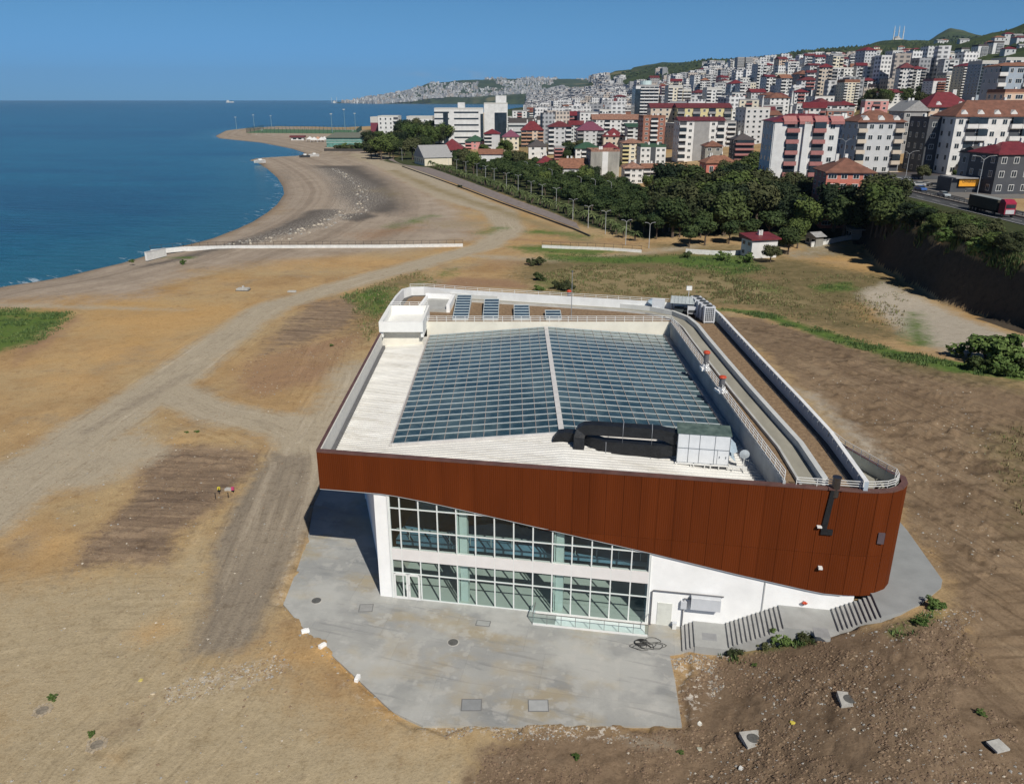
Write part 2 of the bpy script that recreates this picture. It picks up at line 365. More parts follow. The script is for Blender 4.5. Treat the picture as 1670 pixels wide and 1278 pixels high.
LAY['gravel'] = layer([
 ('p', [(505, 270), (590, 270), (640, 298), (668, 340), (640, 352), (575, 345), (545, 320), (535, 290)], 10, .9), ('p', [(555, 350), (600, 346), (618, 352), (585, 362), (556, 358)], 4, 1.0),
 ('l', [(240, 432), (330, 412), (430, 386), (490, 368), (530, 345)], 5, .9, [2, 3, 5, 7, 7]), ('l', [(440, 305), (470, 290), (460, 275)], 9, .5, 6), ('l', [(400, 385), (470, 340), (480, 300)], 5, .45, 2),
 ('p', [(300, 440), (340, 430), (350, 438), (310, 442)], 2, .5), ('l', [(350, 216), (420, 226), (480, 238)], 14, .5, 6)])
LAY['white'] = layer([
 ('l', [(350, 402), (420, 390), (480, 376), (540, 356), (572, 340), (590, 325), (575, 305), (548, 285), (530, 276)], 7, .85, [2, 4, 5, 6, 8, 10, 10, 8, 8]),
 ('p', [(1110, 1070), (1160, 1068), (1165, 1120), (1130, 1170), (1112, 1160), (1100, 1110)], 1.0, .8), ('l', [(690, 1188), (1000, 1190)], .6, .7, .35), ('l', [(880, 1190), (1000, 1190)], .6, .95, .6),
 ('l', [(560, 1110), (640, 1180), (700, 1200)], .8, .5, .3), ('p', [(260, 1130), (330, 1095), (460, 1065), (480, 1090), (400, 1120), (270, 1150)], 1.6, .5),
 ('l', [(490, 880), (472, 925), (455, 985)], .8, .5, .3), ('l', [(1100, 405), (1210, 410)], 3, .3, 1), ('p', [(640, 355), (690, 350), (680, 365), (640, 365)], 5, .4)])
LAY['brown'] = layer([
 ('p', [(760, 1330), (780, 1230), (870, 1192), (1110, 1188), (1108, 1120), (1170, 1072), (1250, 1055), (1350, 1040), (1450, 1015), (1560, 1010), (1600, 1080), (1680, 1180), (1720, 1330)], 2.2, 1.0),
 ('p', [(120, 1190), (220, 1130), (290, 1120), (250, 1200), (140, 1260)], 2.2, .5), ('p', [(1180, 1070), (1440, 1030), (1540, 1080), (1500, 1180), (1220, 1180)], 3, 1.0)])
LAY['rfield'] = layer([
 ('p', [(1160, 515), (1240, 520), (1480, 590), (1670, 640), (1900, 650), (1900, 1400), (1600, 1278), (1560, 1010), (1540, 940), (1480, 860), (1400, 740), (1280, 600)], 3, 1.0)])
LAY['pale'] = layer([
 ('p', [(1400, 478), (1440, 460), (1540, 500), (1680, 558), (1680, 590), (1580, 585), (1500, 560), (1440, 520)], 3, .9), ('p', [(1250, 400), (1395, 392), (1380, 420), (1290, 425)], 3, .4),
 ('p', [(1290, 630), (1340, 640), (1430, 720), (1460, 760), (1400, 740), (1330, 680)], 2, .7), ('p', [(1545, 500), (1600, 540), (1640, 580), (1560, 590), (1500, 570)], 3, .5),
 ('p', [(1500, 870), (1545, 940), (1580, 1000), (1560, 1000), (1520, 930)], 1, .4)])
LAY['sand'] = layer([
 ('p', [(-100, 960), (120, 930), (270, 925), (330, 870), (345, 950), (330, 1060), (460, 1075), (620, 1180), (800, 1210), (780, 1400), (-100, 1400)], 4, .85),
 ('p', [(480, 1000), (430, 1050), (560, 1120), (640, 1180), (700, 1230), (400, 1230), (420, 1120)], 3, .6), ('p', [(470, 720), (560, 640), (620, 560), (600, 640), (520, 720)], 3, .6)])
for a_, b_ in (('wood', [('p', [(1060, 380), (1100, 300), (1230, 275), (1330, 310), (1470, 300), (1470, 395), (1400, 392), (1290, 395), (1210, 385)], 8, 1.0), ('p', [(1400, 392), (1400, 340), (1480, 320), (1700, 372), (1800, 460), (1690, 432), (1560, 395), (1480, 372)], 2.0, .9),
   ('p', [(620, 262), (700, 240), (900, 280), (1060, 330), (1100, 385), (1050, 392), (960, 372), (850, 330), (740, 290)], 4, .8), ('p', [(590, 212), (720, 205), (760, 240), (700, 258), (620, 255)], 20, .9)]),):
    LAY[a_] = layer(b_)
# paving of the promenade beside the palms
PROM = gpoly([(1000, 402), (986, 392), (930, 368), (870, 346), (800, 322), (735, 297), (690, 278), (645, 262), (634, 264), (672, 280), (715, 298), (770, 320), (830, 343), (880, 362), (930, 383), (972, 402)])
# real relief: ploughed ridges, clods, mounds, track ruts
near = ss(260, 120, GY)
cl_ = fbm(GX / 1.1, GY / 1.1, 5, 3); big = fbm(GX / 14, GY / 14, 3, 9)
fine_ = fbm(GX / .45, GY / .45, 3, 21)
amp = 0.035 + 0.13 * LAY['brown'] + 0.16 * LAY['dark'] + .12 * LAY['redb'] + .11 * LAY['rfield'] + .16 * LAY['olive'] + .25 * LAY['green'] * 0.6 + 0.06 * LAY['white']
amp = amp * (1 - 0.8 * np.clip(LAY['track'] + LAY['dgrey'], 0, 1))
SLAB = gpoly([(462, 985), (505, 872), (545, 790), (610, 760), (1300, 760), (1480, 868), (1537, 945), (1535, 957), (1500, 985), (1443, 1006), (1368, 1031), (1329, 1042), (1283, 1025), (1190, 1058), (1092, 1066), (1112, 1183), (690, 1183), (640, 1160)], 0)
flat = 1 - ss(0.2, 1.6, -sdpoly(GX, GY, [(-19, 49.5), (-20, 62), (-19, 104), (-13, 104), (26, 98), (31.6, 55), (31, 47.5), (27, 43.9), (12, 40), (10.6, 37.9), (-5.5, 37.9), (-7.5, 38.6)]))
ruts = vnoise((GX * 0.93 + GY * 0.36) / 0.8, (GX * -0.36 + GY * 0.93) / 16, 4) * LAY['rfield'] * 0.5 + vnoise((GX * .1 + GY) / 0.55, GX / 9, 8) * LAY['dark'] * 0.35
_cd = np.maximum(fbm(GX / .8, GY / .8, 3, 77) - .18, 0) * .55 * LAY['rfield']
rel = (_cd + cl_ * amp + fine_ * amp * .4 + ruts * .28 + big * 0.25) * near * (1 - flat)
seam = np.clip((GZ - SEA) / 1.2, 0, 1)
mound = ss(0, 1, 1 - np.hypot((GX + 6) / 8.5, (GY - 139) / 7)) * 2.2
slopeR = ss(1.0, 5.0, -sdpoly(GX, GY, [(12, 44), (31, 47), (31, 60), (12, 60)])) * 0
GZ = GZ + rel * seam + mound + np.where(GY > 320, fbm(GX / 160, GY / 160, 4, 2) * np.clip(GZ - 6, 0, 60) * 0.25, 0)
LAY['flatten'] = flat
# under the hall, the paving and the stairs the ground stays just below them
_st = sdpoly(GX, GY, [(-14.5, 52), (12, 47.4), (13, 44.2), (20.5, 43.1), (26.8, 43.7), (29.6, 46.3), (30.2, 47.6), (30.8, 55), (24, 95), (-14, 104)])
_fl = ss(4, .5, -_st) * (GX > 26.5)
GZ = np.where(_fl > 0, GZ * (1 - _fl) + np.minimum(GZ, 4.24) * _fl, GZ)
GZ = np.where(_st > -.05, np.minimum(GZ, np.where(GX > 25.2, 4.17, np.where(GX < 12.3, -.12, np.where(GX < 13, 0.0, -.12 + (GX - 13) * .3)))), GZ)
_sl = sdpoly(GX, GY, [(-17.6, 50.4), (-18.1, 60.6), (-18.8, 66), (-18.8, 100), (12.2, 100), (12.2, 44.9), (10.9, 37.7), (-5.6, 37.7), (-7.7, 38.9)])
_in = ss(-.1, .5, _sl + .12 + fbm(GX / 1.3, GY / 1.3, 4, 55) * 1.15)
_ed = ss(-2.2, -.4, _sl)
GZ = np.where(_sl > -2.2, GZ * (1 - _ed) + (.105 * (1 - _in) - .12 * _in) * _ed, GZ)
_wf = (GX + 10.16) * -.16741 + (GY - 51.45) * -.98589
GZ = np.where((_wf < 1.3) & (_wf > -45) & (GX > -12.5 - _wf * -.25) & (GX < 12.4), np.minimum(GZ, -.12), GZ)
me = bpy.data.meshes.new('ground'); nr, nc = GX.shape
co_ = np.stack([GX, GY, GZ], -1).reshape(-1, 3)
me.vertices.add(nr * nc); me.vertices.foreach_set('co', co_.ravel())
idx = np.arange(nr * nc).reshape(nr, nc)
q = np.stack([idx[:-1, :-1], idx[:-1, 1:], idx[1:, 1:], idx[1:, :-1]], -1).reshape(-1, 4)
me.loops.add(q.size); me.loops.foreach_set('vertex_index', q.ravel().astype(np.int32))
me.polygons.add(len(q)); me.polygons.foreach_set('loop_start', np.arange(0, q.size, 4, dtype=np.int32))
me.polygons.foreach_set('use_smooth', np.ones(len(q), bool)); me.update(calc_edges=True)
LAY['hill'] = ss(420, 700, GY) * ss(1.0, 5.0, GZ) * ss(-.09, -.03, GX / GY) + ss(5000, 6500, GY)
LAY['hill'] = np.clip(LAY['hill'], 0, 1)
_sc = sdpoly(GX, GY, COAST); LAY['wet'] = ss(9, 1.0, _sc) * ss(-4, 1, _sc) * ss(1500, 900, GY)
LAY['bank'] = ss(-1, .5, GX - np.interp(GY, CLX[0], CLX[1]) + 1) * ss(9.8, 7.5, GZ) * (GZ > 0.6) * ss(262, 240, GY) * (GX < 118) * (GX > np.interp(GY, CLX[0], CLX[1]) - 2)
def latlon(lines):
    best = np.full(GX.shape, 12.0); lon = np.zeros(GX.shape)
    for base, pts in lines:
        P = gpoly(pts); acc = base
        for i in range(len(P) - 1):
            ax, ay = P[i]; ex, ey = P[i + 1][0] - ax, P[i + 1][1] - ay; ln = math.hypot(ex, ey); t = ((GX - ax) * ex + (GY - ay) * ey) / ln / ln; tc_ = np.clip(t, 0, 1)
            d = np.hypot(GX - ax - tc_ * ex, GY - ay - tc_ * ey); sg = np.where((GX - ax) * ey - (GY - ay) * ex > 0, 1, -1) ; m = d < np.abs(best)
            best = np.where(m, d * sg, best); lon = np.where(m, acc + tc_ * ln, lon); acc += ln
    return np.abs(best + 0) , lon, best
_a, LAY['lon'], _s = latlon([(0, [(-60, 850), (60, 765), (150, 705), (250, 640), (330, 580), (400, 528), (450, 497), (560, 465), (680, 432), (790, 402), (832, 376), (815, 345), (745, 322), (700, 300), (650, 272), (600, 252)]),
  (900, [(280, 640), (350, 672), (420, 686), (478, 712), (480, 760), (450, 850), (415, 950), (365, 1050), (300, 1140), (180, 1260)]), (2000, [(560, 560), (540, 620), (500, 690), (470, 740)]), (3000, [(-50, 1010), (150, 985), (320, 980)])])
LAY['lat'] = _a; LAY['cd'] = np.clip(_sc, 0, 200)
LAY['clod'] = ss(.12, .42, fbm(GX / 1.7, GY / .9, 4, 31)) * LAY['rfield']
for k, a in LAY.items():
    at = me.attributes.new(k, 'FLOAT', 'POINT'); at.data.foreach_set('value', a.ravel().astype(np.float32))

gm = bpy.data.materials.new('ground_soil'); gm.use_nodes = True; T = gm.node_tree; B = T.nodes['Principled BSDF']
B.inputs['Roughness'].default_value = 0.95; B.inputs['Specular IOR Level'].default_value = 0.15
GEO = T.nodes.new('ShaderNodeTexCoord').outputs['Object']
def noise(scale, detail=5, rough=.6, stretch=None, rot=0, tree=None, src=None):
    tr = tree or T; src = src or GEO
    n = tr.nodes.new('ShaderNodeTexNoise'); n.inputs['Scale'].default_value = scale; n.inputs['Detail'].default_value = detail; n.inputs['Roughness'].default_value = rough
    if stretch:
        r0 = tr.nodes.new('ShaderNodeMapping'); r0.vector_type = 'POINT'; r0.inputs['Rotation'].default_value = (0, 0, rot); tr.links.new(src, r0.inputs[0])
        m_ = tr.nodes.new('ShaderNodeMapping'); m_.inputs['Scale'].default_value = stretch; tr.links.new(r0.outputs[0], m_.inputs[0]); src = m_.outputs[0]
    tr.links.new(src, n.inputs[0]); return n.outputs[0]
N1, N2, N3 = noise(0.11, 8, .65), noise(0.9, 8, .7), noise(5.0, 5, .7)
NF = noise(0.018, 5, .6)
def attr(k):
    a = T.nodes.new('ShaderNodeAttribute'); a.attribute_name = k; return a.outputs['Fac']
EDGE = mth(T, 'SUBTRACT', mth(T, 'ADD', mth(T, 'MULTIPLY', N1, .5), mth(T, 'MULTIPLY', N2, .5)), .5)
def mask(k, lo=.35, hi=.65, e=1.5, extra=None):
    s = mth(T, 'ADD', attr(k), mth(T, 'MULTIPLY', EDGE, e))
    if extra is not None: s = mth(T, 'ADD', s, extra)
    # the mask never appears where the layer is absent
    return mth(T, 'MULTIPLY', mrange(T, s, lo, hi), mrange(T, attr(k), 0.02, 0.25))
def ramp2(n, c1, c2, a=.35, b=.65):
    m_ = T.nodes.new('ShaderNodeMixRGB'); m_.inputs[1].default_value = (*c1, 1); m_.inputs[2].default_value = (*c2, 1)
    T.links.new(mrange(T, n, a, b, smooth=False), m_.inputs[0]); return m_.outputs[0]
def mixc(f, a, b, mode='MIX'):
    m_ = T.nodes.new('ShaderNodeMixRGB'); m_.blend_type = mode
    for i, q_ in ((0, f), (1, a), (2, b)):
        if isinstance(q_, (int, float)): m_.inputs[i].default_value = q_
        elif isinstance(q_, tuple): m_.inputs[i].default_value = (*q_, 1)
        else: T.links.new(q_, m_.inputs[i])
    return m_.outputs[0]
NM = noise(.32, 8, .7); NG = noise(.05, 7, .65)
c = ramp2(N1, (.34, .232, .122), (.475, .345, .190), .34, .66)
c = mixc(mrange(T, NG, .42, .6), c, ramp2(NM, (.39, .295, .170), (.48, .38, .23), .3, .7))
c = mixc(mrange(T, NM, .52, .68, 0, .5), c, (.27, .185, .110))
c = mixc(mrange(T, noise(.075, 7, .7), .53, .66, 0, .6), c, (.30, .255, .19))
c = mixc(mrange(T, NF, .5, .62, 0, .6), c, (.49, .32, .135))
c = mixc(1.0, c, (.975, .92, .845), 'MULTIPLY')
def lay(k, c1, c2, n=None, **kw):
    global c
    c = mixc(mask(k, **kw), c, ramp2(n or N2, c1, c2, .3, .7))
lay('beach', (.30, .245, .190), (.43, .355, .28), n=N1, lo=.2, hi=.8)
lay('sand', (.355, .285, .180), (.46, .375, .245), lo=.15, hi=.9)
lay('orange', (.47, .285, .115), (.56, .36, .16), lo=.1, hi=1.0)
lay('rfield', (.185, .128, .080), (.285, .205, .130), n=N1, lo=.25, hi=.75)
lay('olive', (.105, .094, .040), (.235, .180, .095), n=NM, lo=.05, hi=.65)
lay('redb', (.25, .150, .088), (.36, .235, .14), lo=.15, hi=.95, e=2.2)
NS = noise(1.0, 6, .65, (1.0, .07, 1), R(95)); NR = noise(1.0, 6, .7, (2.2, .09, 1), R(-20)); NR2 = noise(.45, 6, .7, (1, .1, 1), R(-22))
c = mixc(mask('dark', lo=.15, hi=.95, e=2.4), c, ramp2(NS, (.15, .108, .078), (.31, .225, .150), .36, .62))
lay('brown', (.135, .094, .060), (.265, .190, .125), lo=.25, hi=.7)
lay('track', (.36, .305, .225), (.45, .385, .285), lo=.05, hi=.6)
NT = noise(1.0, 8, .65, (.7, .10, 1), R(8))
def vec2(a, b):
    n = T.nodes.new('ShaderNodeCombineXYZ'); T.links.new(a, n.inputs[0]); T.links.new(b, n.inputs[1]); return n.outputs[0]
LT = vec2(mth(T, 'MULTIPLY', attr('lat'), 2.2), mth(T, 'MULTIPLY', attr('lon'), .13)); NL = noise(1.0, 5, .7, None, 0, T, LT)
LT2 = vec2(mth(T, 'MULTIPLY', attr('lat'), .75), mth(T, 'MULTIPLY', attr('lon'), .03)); NL2 = noise(1.0, 4, .6, None, 0, T, LT2)
c = mixc(mask('dgrey', lo=.2, hi=.85, e=1.3), c, ramp2(NL2, (.215, .180, .140), (.33, .275, .205), .34, .66))
onp = mrange(T, attr('lat'), 9.0, 4.5)
c = mixc(mth(T, 'MULTIPLY', onp, mrange(T, NL, .50, .66, 0, .42)), c, mixc(1.0, c, (.60, .58, .57), 'MULTIPLY'))
c = mixc(mth(T, 'MULTIPLY', onp, mrange(T, NL2, .54, .66, 0, .6)), c, mixc(1.0, c, (1.22, 1.24, 1.28), 'MULTIPLY'))
NB = noise(1.0, 5, .7, None, 0, T, vec2(mth(T, 'MULTIPLY', attr('cd'), .22), mth(T, 'MULTIPLY', N1, .8)))
c = mixc(mth(T, 'MULTIPLY', mth(T, 'MULTIPLY', attr('beach'), mrange(T, attr('cd'), 75, 45)), mrange(T, NB, .42, .62, 0, .6)), c, mixc(1.0, c, (.60, .57, .55), 'MULTIPLY'))
c = mixc(mth(T, 'MULTIPLY', attr('rfield'), mrange(T, NR, .48, .66, 0, .65)), c, (.12, .082, .05))
c = mixc(mth(T, 'MULTIPLY', attr('rfield'), mrange(T, NR2, .52, .68, 0, .5)), c, (.34, .255, .165))
c = mixc(mrange(T, attr('clod'), .1, 1, 0, .6), c, (.10, .068, .042))
lay('pale', (.36, .31, .245), (.50, .45, .37), lo=.2, hi=.8)
lay('gravel', (.085, .074, .066), (.155, .135, .115), lo=.25, hi=.8)
lay('dry', (.20, .155, .080), (.33, .265, .145), lo=.2, hi=1.0, e=2.2)
lay('green', (.050, .105, .018), (.14, .20, .050), lo=.2, hi=.9, e=2.2)
lay('wood', (.030, .042, .016), (.075, .085, .035), lo=.3, hi=.7)
lay('bank', (.05, .040, .030), (.105, .082, .058), lo=.2, hi=.6)  # cut face: its shadow is put into the darker soil colour
NW = noise(1.6, 4, .8)
c = mixc(mth(T, 'MULTIPLY', mrange(T, attr('white'), .1, .7), mrange(T, NW, .52, .60)), c, (.60, .55, .48))
c = mixc(mrange(T, attr('wet'), .1, 1.0, 0, .65), c, (.085, .062, .048))
# wooded hills behind the town
NH = noise(.012, 8, .7); NH2 = noise(.004, 5, .6)
hc = ramp2(NH, (.022, .036, .016), (.07, .095, .035), .35, .65)
hc = mixc(mrange(T, NH2, .56, .68, 0, .8), hc, ramp2(NH, (.14, .13, .06), (.22, .19, .10)))
c = mixc(attr('hill'), c, hc)
c = mixc(mrange(T, N3, .46, .70, 0, .42), c, mixc(1.0, c, (.45, .42, .39), 'MULTIPLY'))
c = mixc(mrange(T, N2, .52, .68, 0, .45), c, mixc(1.0, c, (.55, .52, .50), 'MULTIPLY'))
c = mixc(mrange(T, noise(2.2, 6, .8), .3, .45, .35, 0), c, mixc(1.0, c, (1.35, 1.35, 1.35), 'MULTIPLY'))
NQ = noise(.55, 9, .78)
c = mixc(mth(T, 'MULTIPLY', mrange(T, NQ, .545, .62, 0, .38), mrange(T, attr('hill'), 1, 0)), c, mixc(1.0, c, (.62, .57, .52), 'MULTIPLY'))
c = mixc(mth(T, 'MULTIPLY', mrange(T, NQ, .44, .37, 0, .35), mrange(T, attr('hill'), 1, 0)), c, mixc(1.0, c, (1.25, 1.24, 1.22), 'MULTIPLY'))
# pebbles and chips of pale stone
vo = T.nodes.new('ShaderNodeTexVoronoi'); vo.inputs['Scale'].default_value = 3.2; T.links.new(GEO, vo.inputs[0])
chip = mth(T, 'MULTIPLY', mrange(T, vo.outputs['Distance'], .16, .09), mrange(T, noise(.7, 3), .56, .66))
c = mixc(mth(T, 'MULTIPLY', chip, mrange(T, attr('hill'), 1, 0, 0, .7)), c, (.52, .46, .38))
T.links.new(c, B.inputs['Base Color'])
bp = T.nodes.new('ShaderNodeBump'); bp.inputs['Strength'].default_value = .55; bp.inputs['Distance'].default_value = .12
hsum = mth(T, 'ADD', mth(T, 'MULTIPLY', N2, 1.2), mth(T, 'MULTIPLY', N3, .8))
hsum = mth(T, 'ADD', hsum, mth(T, 'MULTIPLY', mth(T, 'MULTIPLY', NR, attr('rfield')), 1.5))
hsum = mth(T, 'ADD', hsum, mth(T, 'MULTIPLY', mth(T, 'MULTIPLY', NS, attr('dark')), 1.2))
T.links.new(hsum, bp.inputs['Height']); T.links.new(bp.outputs[0], B.inputs['Normal'])
me.materials.append(gm)
gr = link(me, 'ground'); tag(gr, kind='structure')

# ---------------------------------------------------------------- sea
wm = bpy.data.materials.new('sea_water'); wm.use_nodes = True; T2 = wm.node_tree; B2 = T2.nodes['Principled BSDF']
tcw = T2.nodes.new('ShaderNodeTexCoord').outputs['Object']
B2.inputs['Roughness'].default_value = .22; B2.inputs['IOR'].default_value = 1.33; B2.inputs['Specular IOR Level'].default_value = .22
n1 = noise(1.0, 6, .65, (.10, .34, 1), R(12), T2, tcw); n2 = noise(1.0, 4, .6, (.010, .035, 1), R(8), T2, tcw); n3 = noise(1.0, 3, .6, (.0012, .005, 1), R(5), T2, tcw)
mw = T2.nodes.new('ShaderNodeMixRGB'); mw.inputs[1].default_value = (.002, .044, .078, 1); mw.inputs[2].default_value = (.004, .078, .118, 1)
T2.links.new(mrange(T2, mth(T2, 'ADD', mth(T2, 'MULTIPLY', n2, .5), mth(T2, 'MULTIPLY', n3, .5)), .4, .6), mw.inputs[0])
mw2 = T2.nodes.new('ShaderNodeMixRGB'); mw2.blend_type = 'MULTIPLY'; mw2.inputs[0].default_value = 1
T2.links.new(mw.outputs[0], mw2.inputs[1]); cmb = T2.nodes.new('ShaderNodeCombineXYZ')
kk = mrange(T2, n1, .3, .7, .62, 1.38, smooth=False)
for i in range(3): T2.links.new(kk, cmb.inputs[i])
T2.links.new(cmb.outputs[0], mw2.inputs[2])
at2 = T2.nodes.new('ShaderNodeAttribute'); at2.attribute_name = 'shore'
sh = mrange(T2, mth(T2, 'ADD', at2.outputs['Fac'], mth(T2, 'MULTIPLY', mth(T2, 'SUBTRACT', n1, .5), .8)), .35, 1.1)
mw3 = T2.nodes.new('ShaderNodeMixRGB'); T2.links.new(mth(T2, 'MULTIPLY', sh, .6), mw3.inputs[0]); T2.links.new(mw2.outputs[0], mw3.inputs[1]); mw3.inputs[2].default_value = (.020, .105, .135, 1)
at3 = T2.nodes.new('ShaderNodeAttribute'); at3.attribute_name = 'foam'
fo = mth(T2, 'MULTIPLY', mth(T2, 'MULTIPLY', at3.outputs['Fac'], .7), mrange(T2, noise(1.0, 5, .7, (.12, .5, 1), R(40), T2, tcw), .56, .66))
mw4 = T2.nodes.new('ShaderNodeMixRGB'); T2.links.new(fo, mw4.inputs[0]); T2.links.new(mw3.outputs[0], mw4.inputs[1]); mw4.inputs[2].default_value = (.62, .66, .68, 1)
T2.links.new(mw4.outputs[0], B2.inputs['Base Color'])
bw = T2.nodes.new('ShaderNodeBump'); bw.inputs['Strength'].default_value = .5; bw.inputs['Distance'].default_value = .5
T2.links.new(n1, bw.inputs['Height']); T2.links.new(bw.outputs[0], B2.inputs['Normal'])
xs = np.concatenate([np.linspace(-40000, -2400, 10), np.linspace(-2300, -820, 14), np.linspace(-800, 20, 260), np.linspace(60, 1200, 12), [3000, 40000]])
ys = np.concatenate([np.linspace(-900, 60, 6), np.linspace(80, 420, 190), np.linspace(425, 1300, 180), np.geomspace(1350, 45000, 30)])
WX, WY = np.meshgrid(xs, ys); sdw = sdpoly(WX, WY, COAST)
mew = bpy.data.meshes.new('sea'); nr, nc = WX.shape
mew.vertices.add(nr * nc); mew.vertices.foreach_set('co', np.stack([WX, WY, np.full(WX.shape, SEA)], -1).ravel())
idx = np.arange(nr * nc).reshape(nr, nc); q = np.stack([idx[:-1, :-1], idx[:-1, 1:], idx[1:, 1:], idx[1:, :-1]], -1).reshape(-1, 4)
mew.loops.add(q.size); mew.loops.foreach_set('vertex_index', q.ravel().astype(np.int32))
mew.polygons.add(len(q)); mew.polygons.foreach_set('loop_start', np.arange(0, q.size, 4, dtype=np.int32)); mew.update(calc_edges=True)
for k, a in (('shore', ss(-70, 0, sdw)), ('foam', ss(-2.2, -.6, sdw) * ss(6, 3, sdw))):
    at = mew.attributes.new(k, 'FLOAT', 'POINT'); at.data.foreach_set('value', a.ravel().astype(np.float32))
mew.materials.append(wm); tag(link(mew, 'sea'), kind='structure')

# ---------------------------------------------------------------- concrete paving round the hall
def polyface(name, pts3, m, th_=0.12):
    b = MB(); b.prism([(p[0], p[1]) for p in pts3], [p[2] - th_ for p in pts3], [p[2] for p in pts3]); o = b.build(name, m); tag(o, kind='structure'); return o
conc = mat('paving_concrete', (.27, .275, .27), .75, var=.3, scale=.22, bump=.12, bscale=9, col2=(.385, .385, .365))
def stain(m, pal, scale, lo, hi, amt, stretch=None):
    t = m.node_tree; b = t.nodes['Principled BSDF']; src = b.inputs['Base Color'].links[0].from_socket
    tcn = [n for n in t.nodes if n.type == 'TEX_COORD'][0].outputs['Object']
    n = noise(scale, 6, .6, stretch, .3, t, tcn)
    mx = t.nodes.new('ShaderNodeMixRGB'); t.links.new(mrange(t, n, lo, hi, 0, amt), mx.inputs[0]); t.links.new(src, mx.inputs[1]); mx.inputs[2].default_value = (*pal, 1)
    t.links.new(mx.outputs[0], b.inputs['Base Color'])
stain(conc, (.36, .29, .17), .16, .50, .66, .65, (1, 1.6, 1)); stain(conc, (.19, .20, .205), .5, .55, .7, .5, (.5, 1.5, 1)); stain(conc, (.50, .50, .48), 1.1, .60, .72, .5)
slab = [(u, v) for u, v in [(462, 985), (486, 924), (503, 872)]]
SP_ = [g(*q_, .05) for q_ in slab] ; left_back = [Vector((-18.8, 66, .05)), Vector((-18.8, 100, .05))]
ring = [g(690, 1183, .05), g(1112, 1183, .05), g(1101, 1110, .05), g(1092, 1066, .05), Vector((12.2, 44.9, .05)), Vector((12.4, 47.6, .05)), Vector((12.4, 60, .05)), Vector((-8, 60, .05)), Vector((-8, 100, .05))] + left_back[::-1] + SP_[::-1] + [g(500, 1030, .05), g(560, 1085, .05), g(640, 1160, .05)]
def joints(m):
    t = m.node_tree; b = t.nodes['Principled BSDF']; src = b.inputs['Base Color'].links[0].from_socket; tcn = [n for n in t.nodes if n.type == 'TEX_COORD'][0].outputs['Object']
    mp_ = t.nodes.new('ShaderNodeMapping'); mp_.inputs['Rotation'].default_value = (0, 0, .168); t.links.new(tcn, mp_.inputs[0])
    br = t.nodes.new('ShaderNodeTexBrick'); br.inputs['Scale'].default_value = 1; br.inputs['Brick Width'].default_value = 5.2; br.inputs['Row Height'].default_value = 3.7; br.inputs['Mortar Size'].default_value = .02; br.offset = .3
    br.inputs['Color1'].default_value = (.82, .83, .85, 1); br.inputs['Color2'].default_value = (1.12, 1.10, 1.05, 1); br.inputs['Mortar'].default_value = (.62, .62, .62, 1); t.links.new(mp_.outputs[0], br.inputs[0])
    mx = t.nodes.new('ShaderNodeMixRGB'); mx.blend_type = 'MULTIPLY'; mx.inputs[0].default_value = .4; t.links.new(src, mx.inputs[1]); t.links.new(br.outputs[0], mx.inputs[2]); t.links.new(mx.outputs[0], b.inputs['Base Color'])
joints(conc); stain(conc, (.50, .50, .47), .13, .48, .60, .5); stain(conc, (.46, .45, .42), .8, .55, .62, .45); stain(conc, (.17, .17, .17), .9, .58, .66, .35, (.15, 2.2, 1)); stain(conc, (.40, .33, .21), .09, .52, .64, .5)
pv = polyface('plaza_paving', ring, conc, .35)
# ================================================================ THE HALL
A0 = Vector((-10.16, 51.45)); DV = Vector((0.98589, -0.16741)); WV = Vector((-0.16741, -0.98589)); RZ = math.atan2(DV.y, DV.x)
def fw(s, w, z=0.0): p = A0 + DV * s + WV * w; return Vector((p.x, p.y, z))     # facade frame -> world
def L(x, y): d = Vector((x, y)) - A0; return (d.dot(DV), -d.dot(WV))            # world -> hall local (x = s, y = -w)
def L3(x, y, z): a = L(x, y); return Vector((a[0], a[1], z))
white = mat('white_render', (.86, .86, .85), .8, var=.07, scale=.5, bump=.05)
whitep = mat('white_metal', (.72, .72, .70), .45, var=.05, scale=2)
cream = mat('cream_wall', (.70, .67, .58), .85, var=.08, scale=.6)
greyw = mat('grey_wall', (.40, .41, .41), .85, var=.15, scale=.7)
capm = mat('cap_metal', (.115, .058, .048), .5, var=.25, scale=1.0)
roofw = mat('roof_sheet', (.66, .65, .62), .42, var=.10, scale=.35, stretch=(.4, 2, 1))
stain(roofw, (.42, .39, .33), .5, .50, .72, .55, (.25, 2.5, 1)); stain(roofw, (.80, .80, .78), .25, .5, .7, .5)
rust = mat('rust_cladding', (.118, .0265, .0065), .7, var=.14, scale=.35, stretch=(1.4, 1.4, .2), spec=.06)
def ribs(m, axis_scale, strength=.5, rot=0.0):
    t = m.node_tree; b = t.nodes['Principled BSDF']; tcn = [n for n in t.nodes if n.type == 'TEX_COORD'][0].outputs['Object']
    wv = t.nodes.new('ShaderNodeTexWave'); wv.wave_type = 'BANDS'; wv.bands_direction = 'X'; wv.wave_profile = 'TRI'; wv.inputs['Scale'].default_value = axis_scale
    t.links.new(tcn, wv.inputs[0]); bpn = t.nodes.new('ShaderNodeBump'); bpn.inputs['Strength'].default_value = strength; bpn.inputs['Distance'].default_value = .03
    t.links.new(wv.outputs['Fac'], bpn.inputs['Height']); t.links.new(bpn.outputs[0], b.inputs['Normal'])
ribs(rust, 2.1, .55)
darkj = mat('dark_joint', (.035, .018, .012), .9)
soilm = mat('roof_soil', (.155, .098, .055), .95, scale=3.0, bump=.8, bscale=8, col2=(.30, .205, .12))
pathm = mat('roof_path_concrete', (.30, .285, .235), .85, var=.15, scale=.6, stretch=(1, .4, 1))
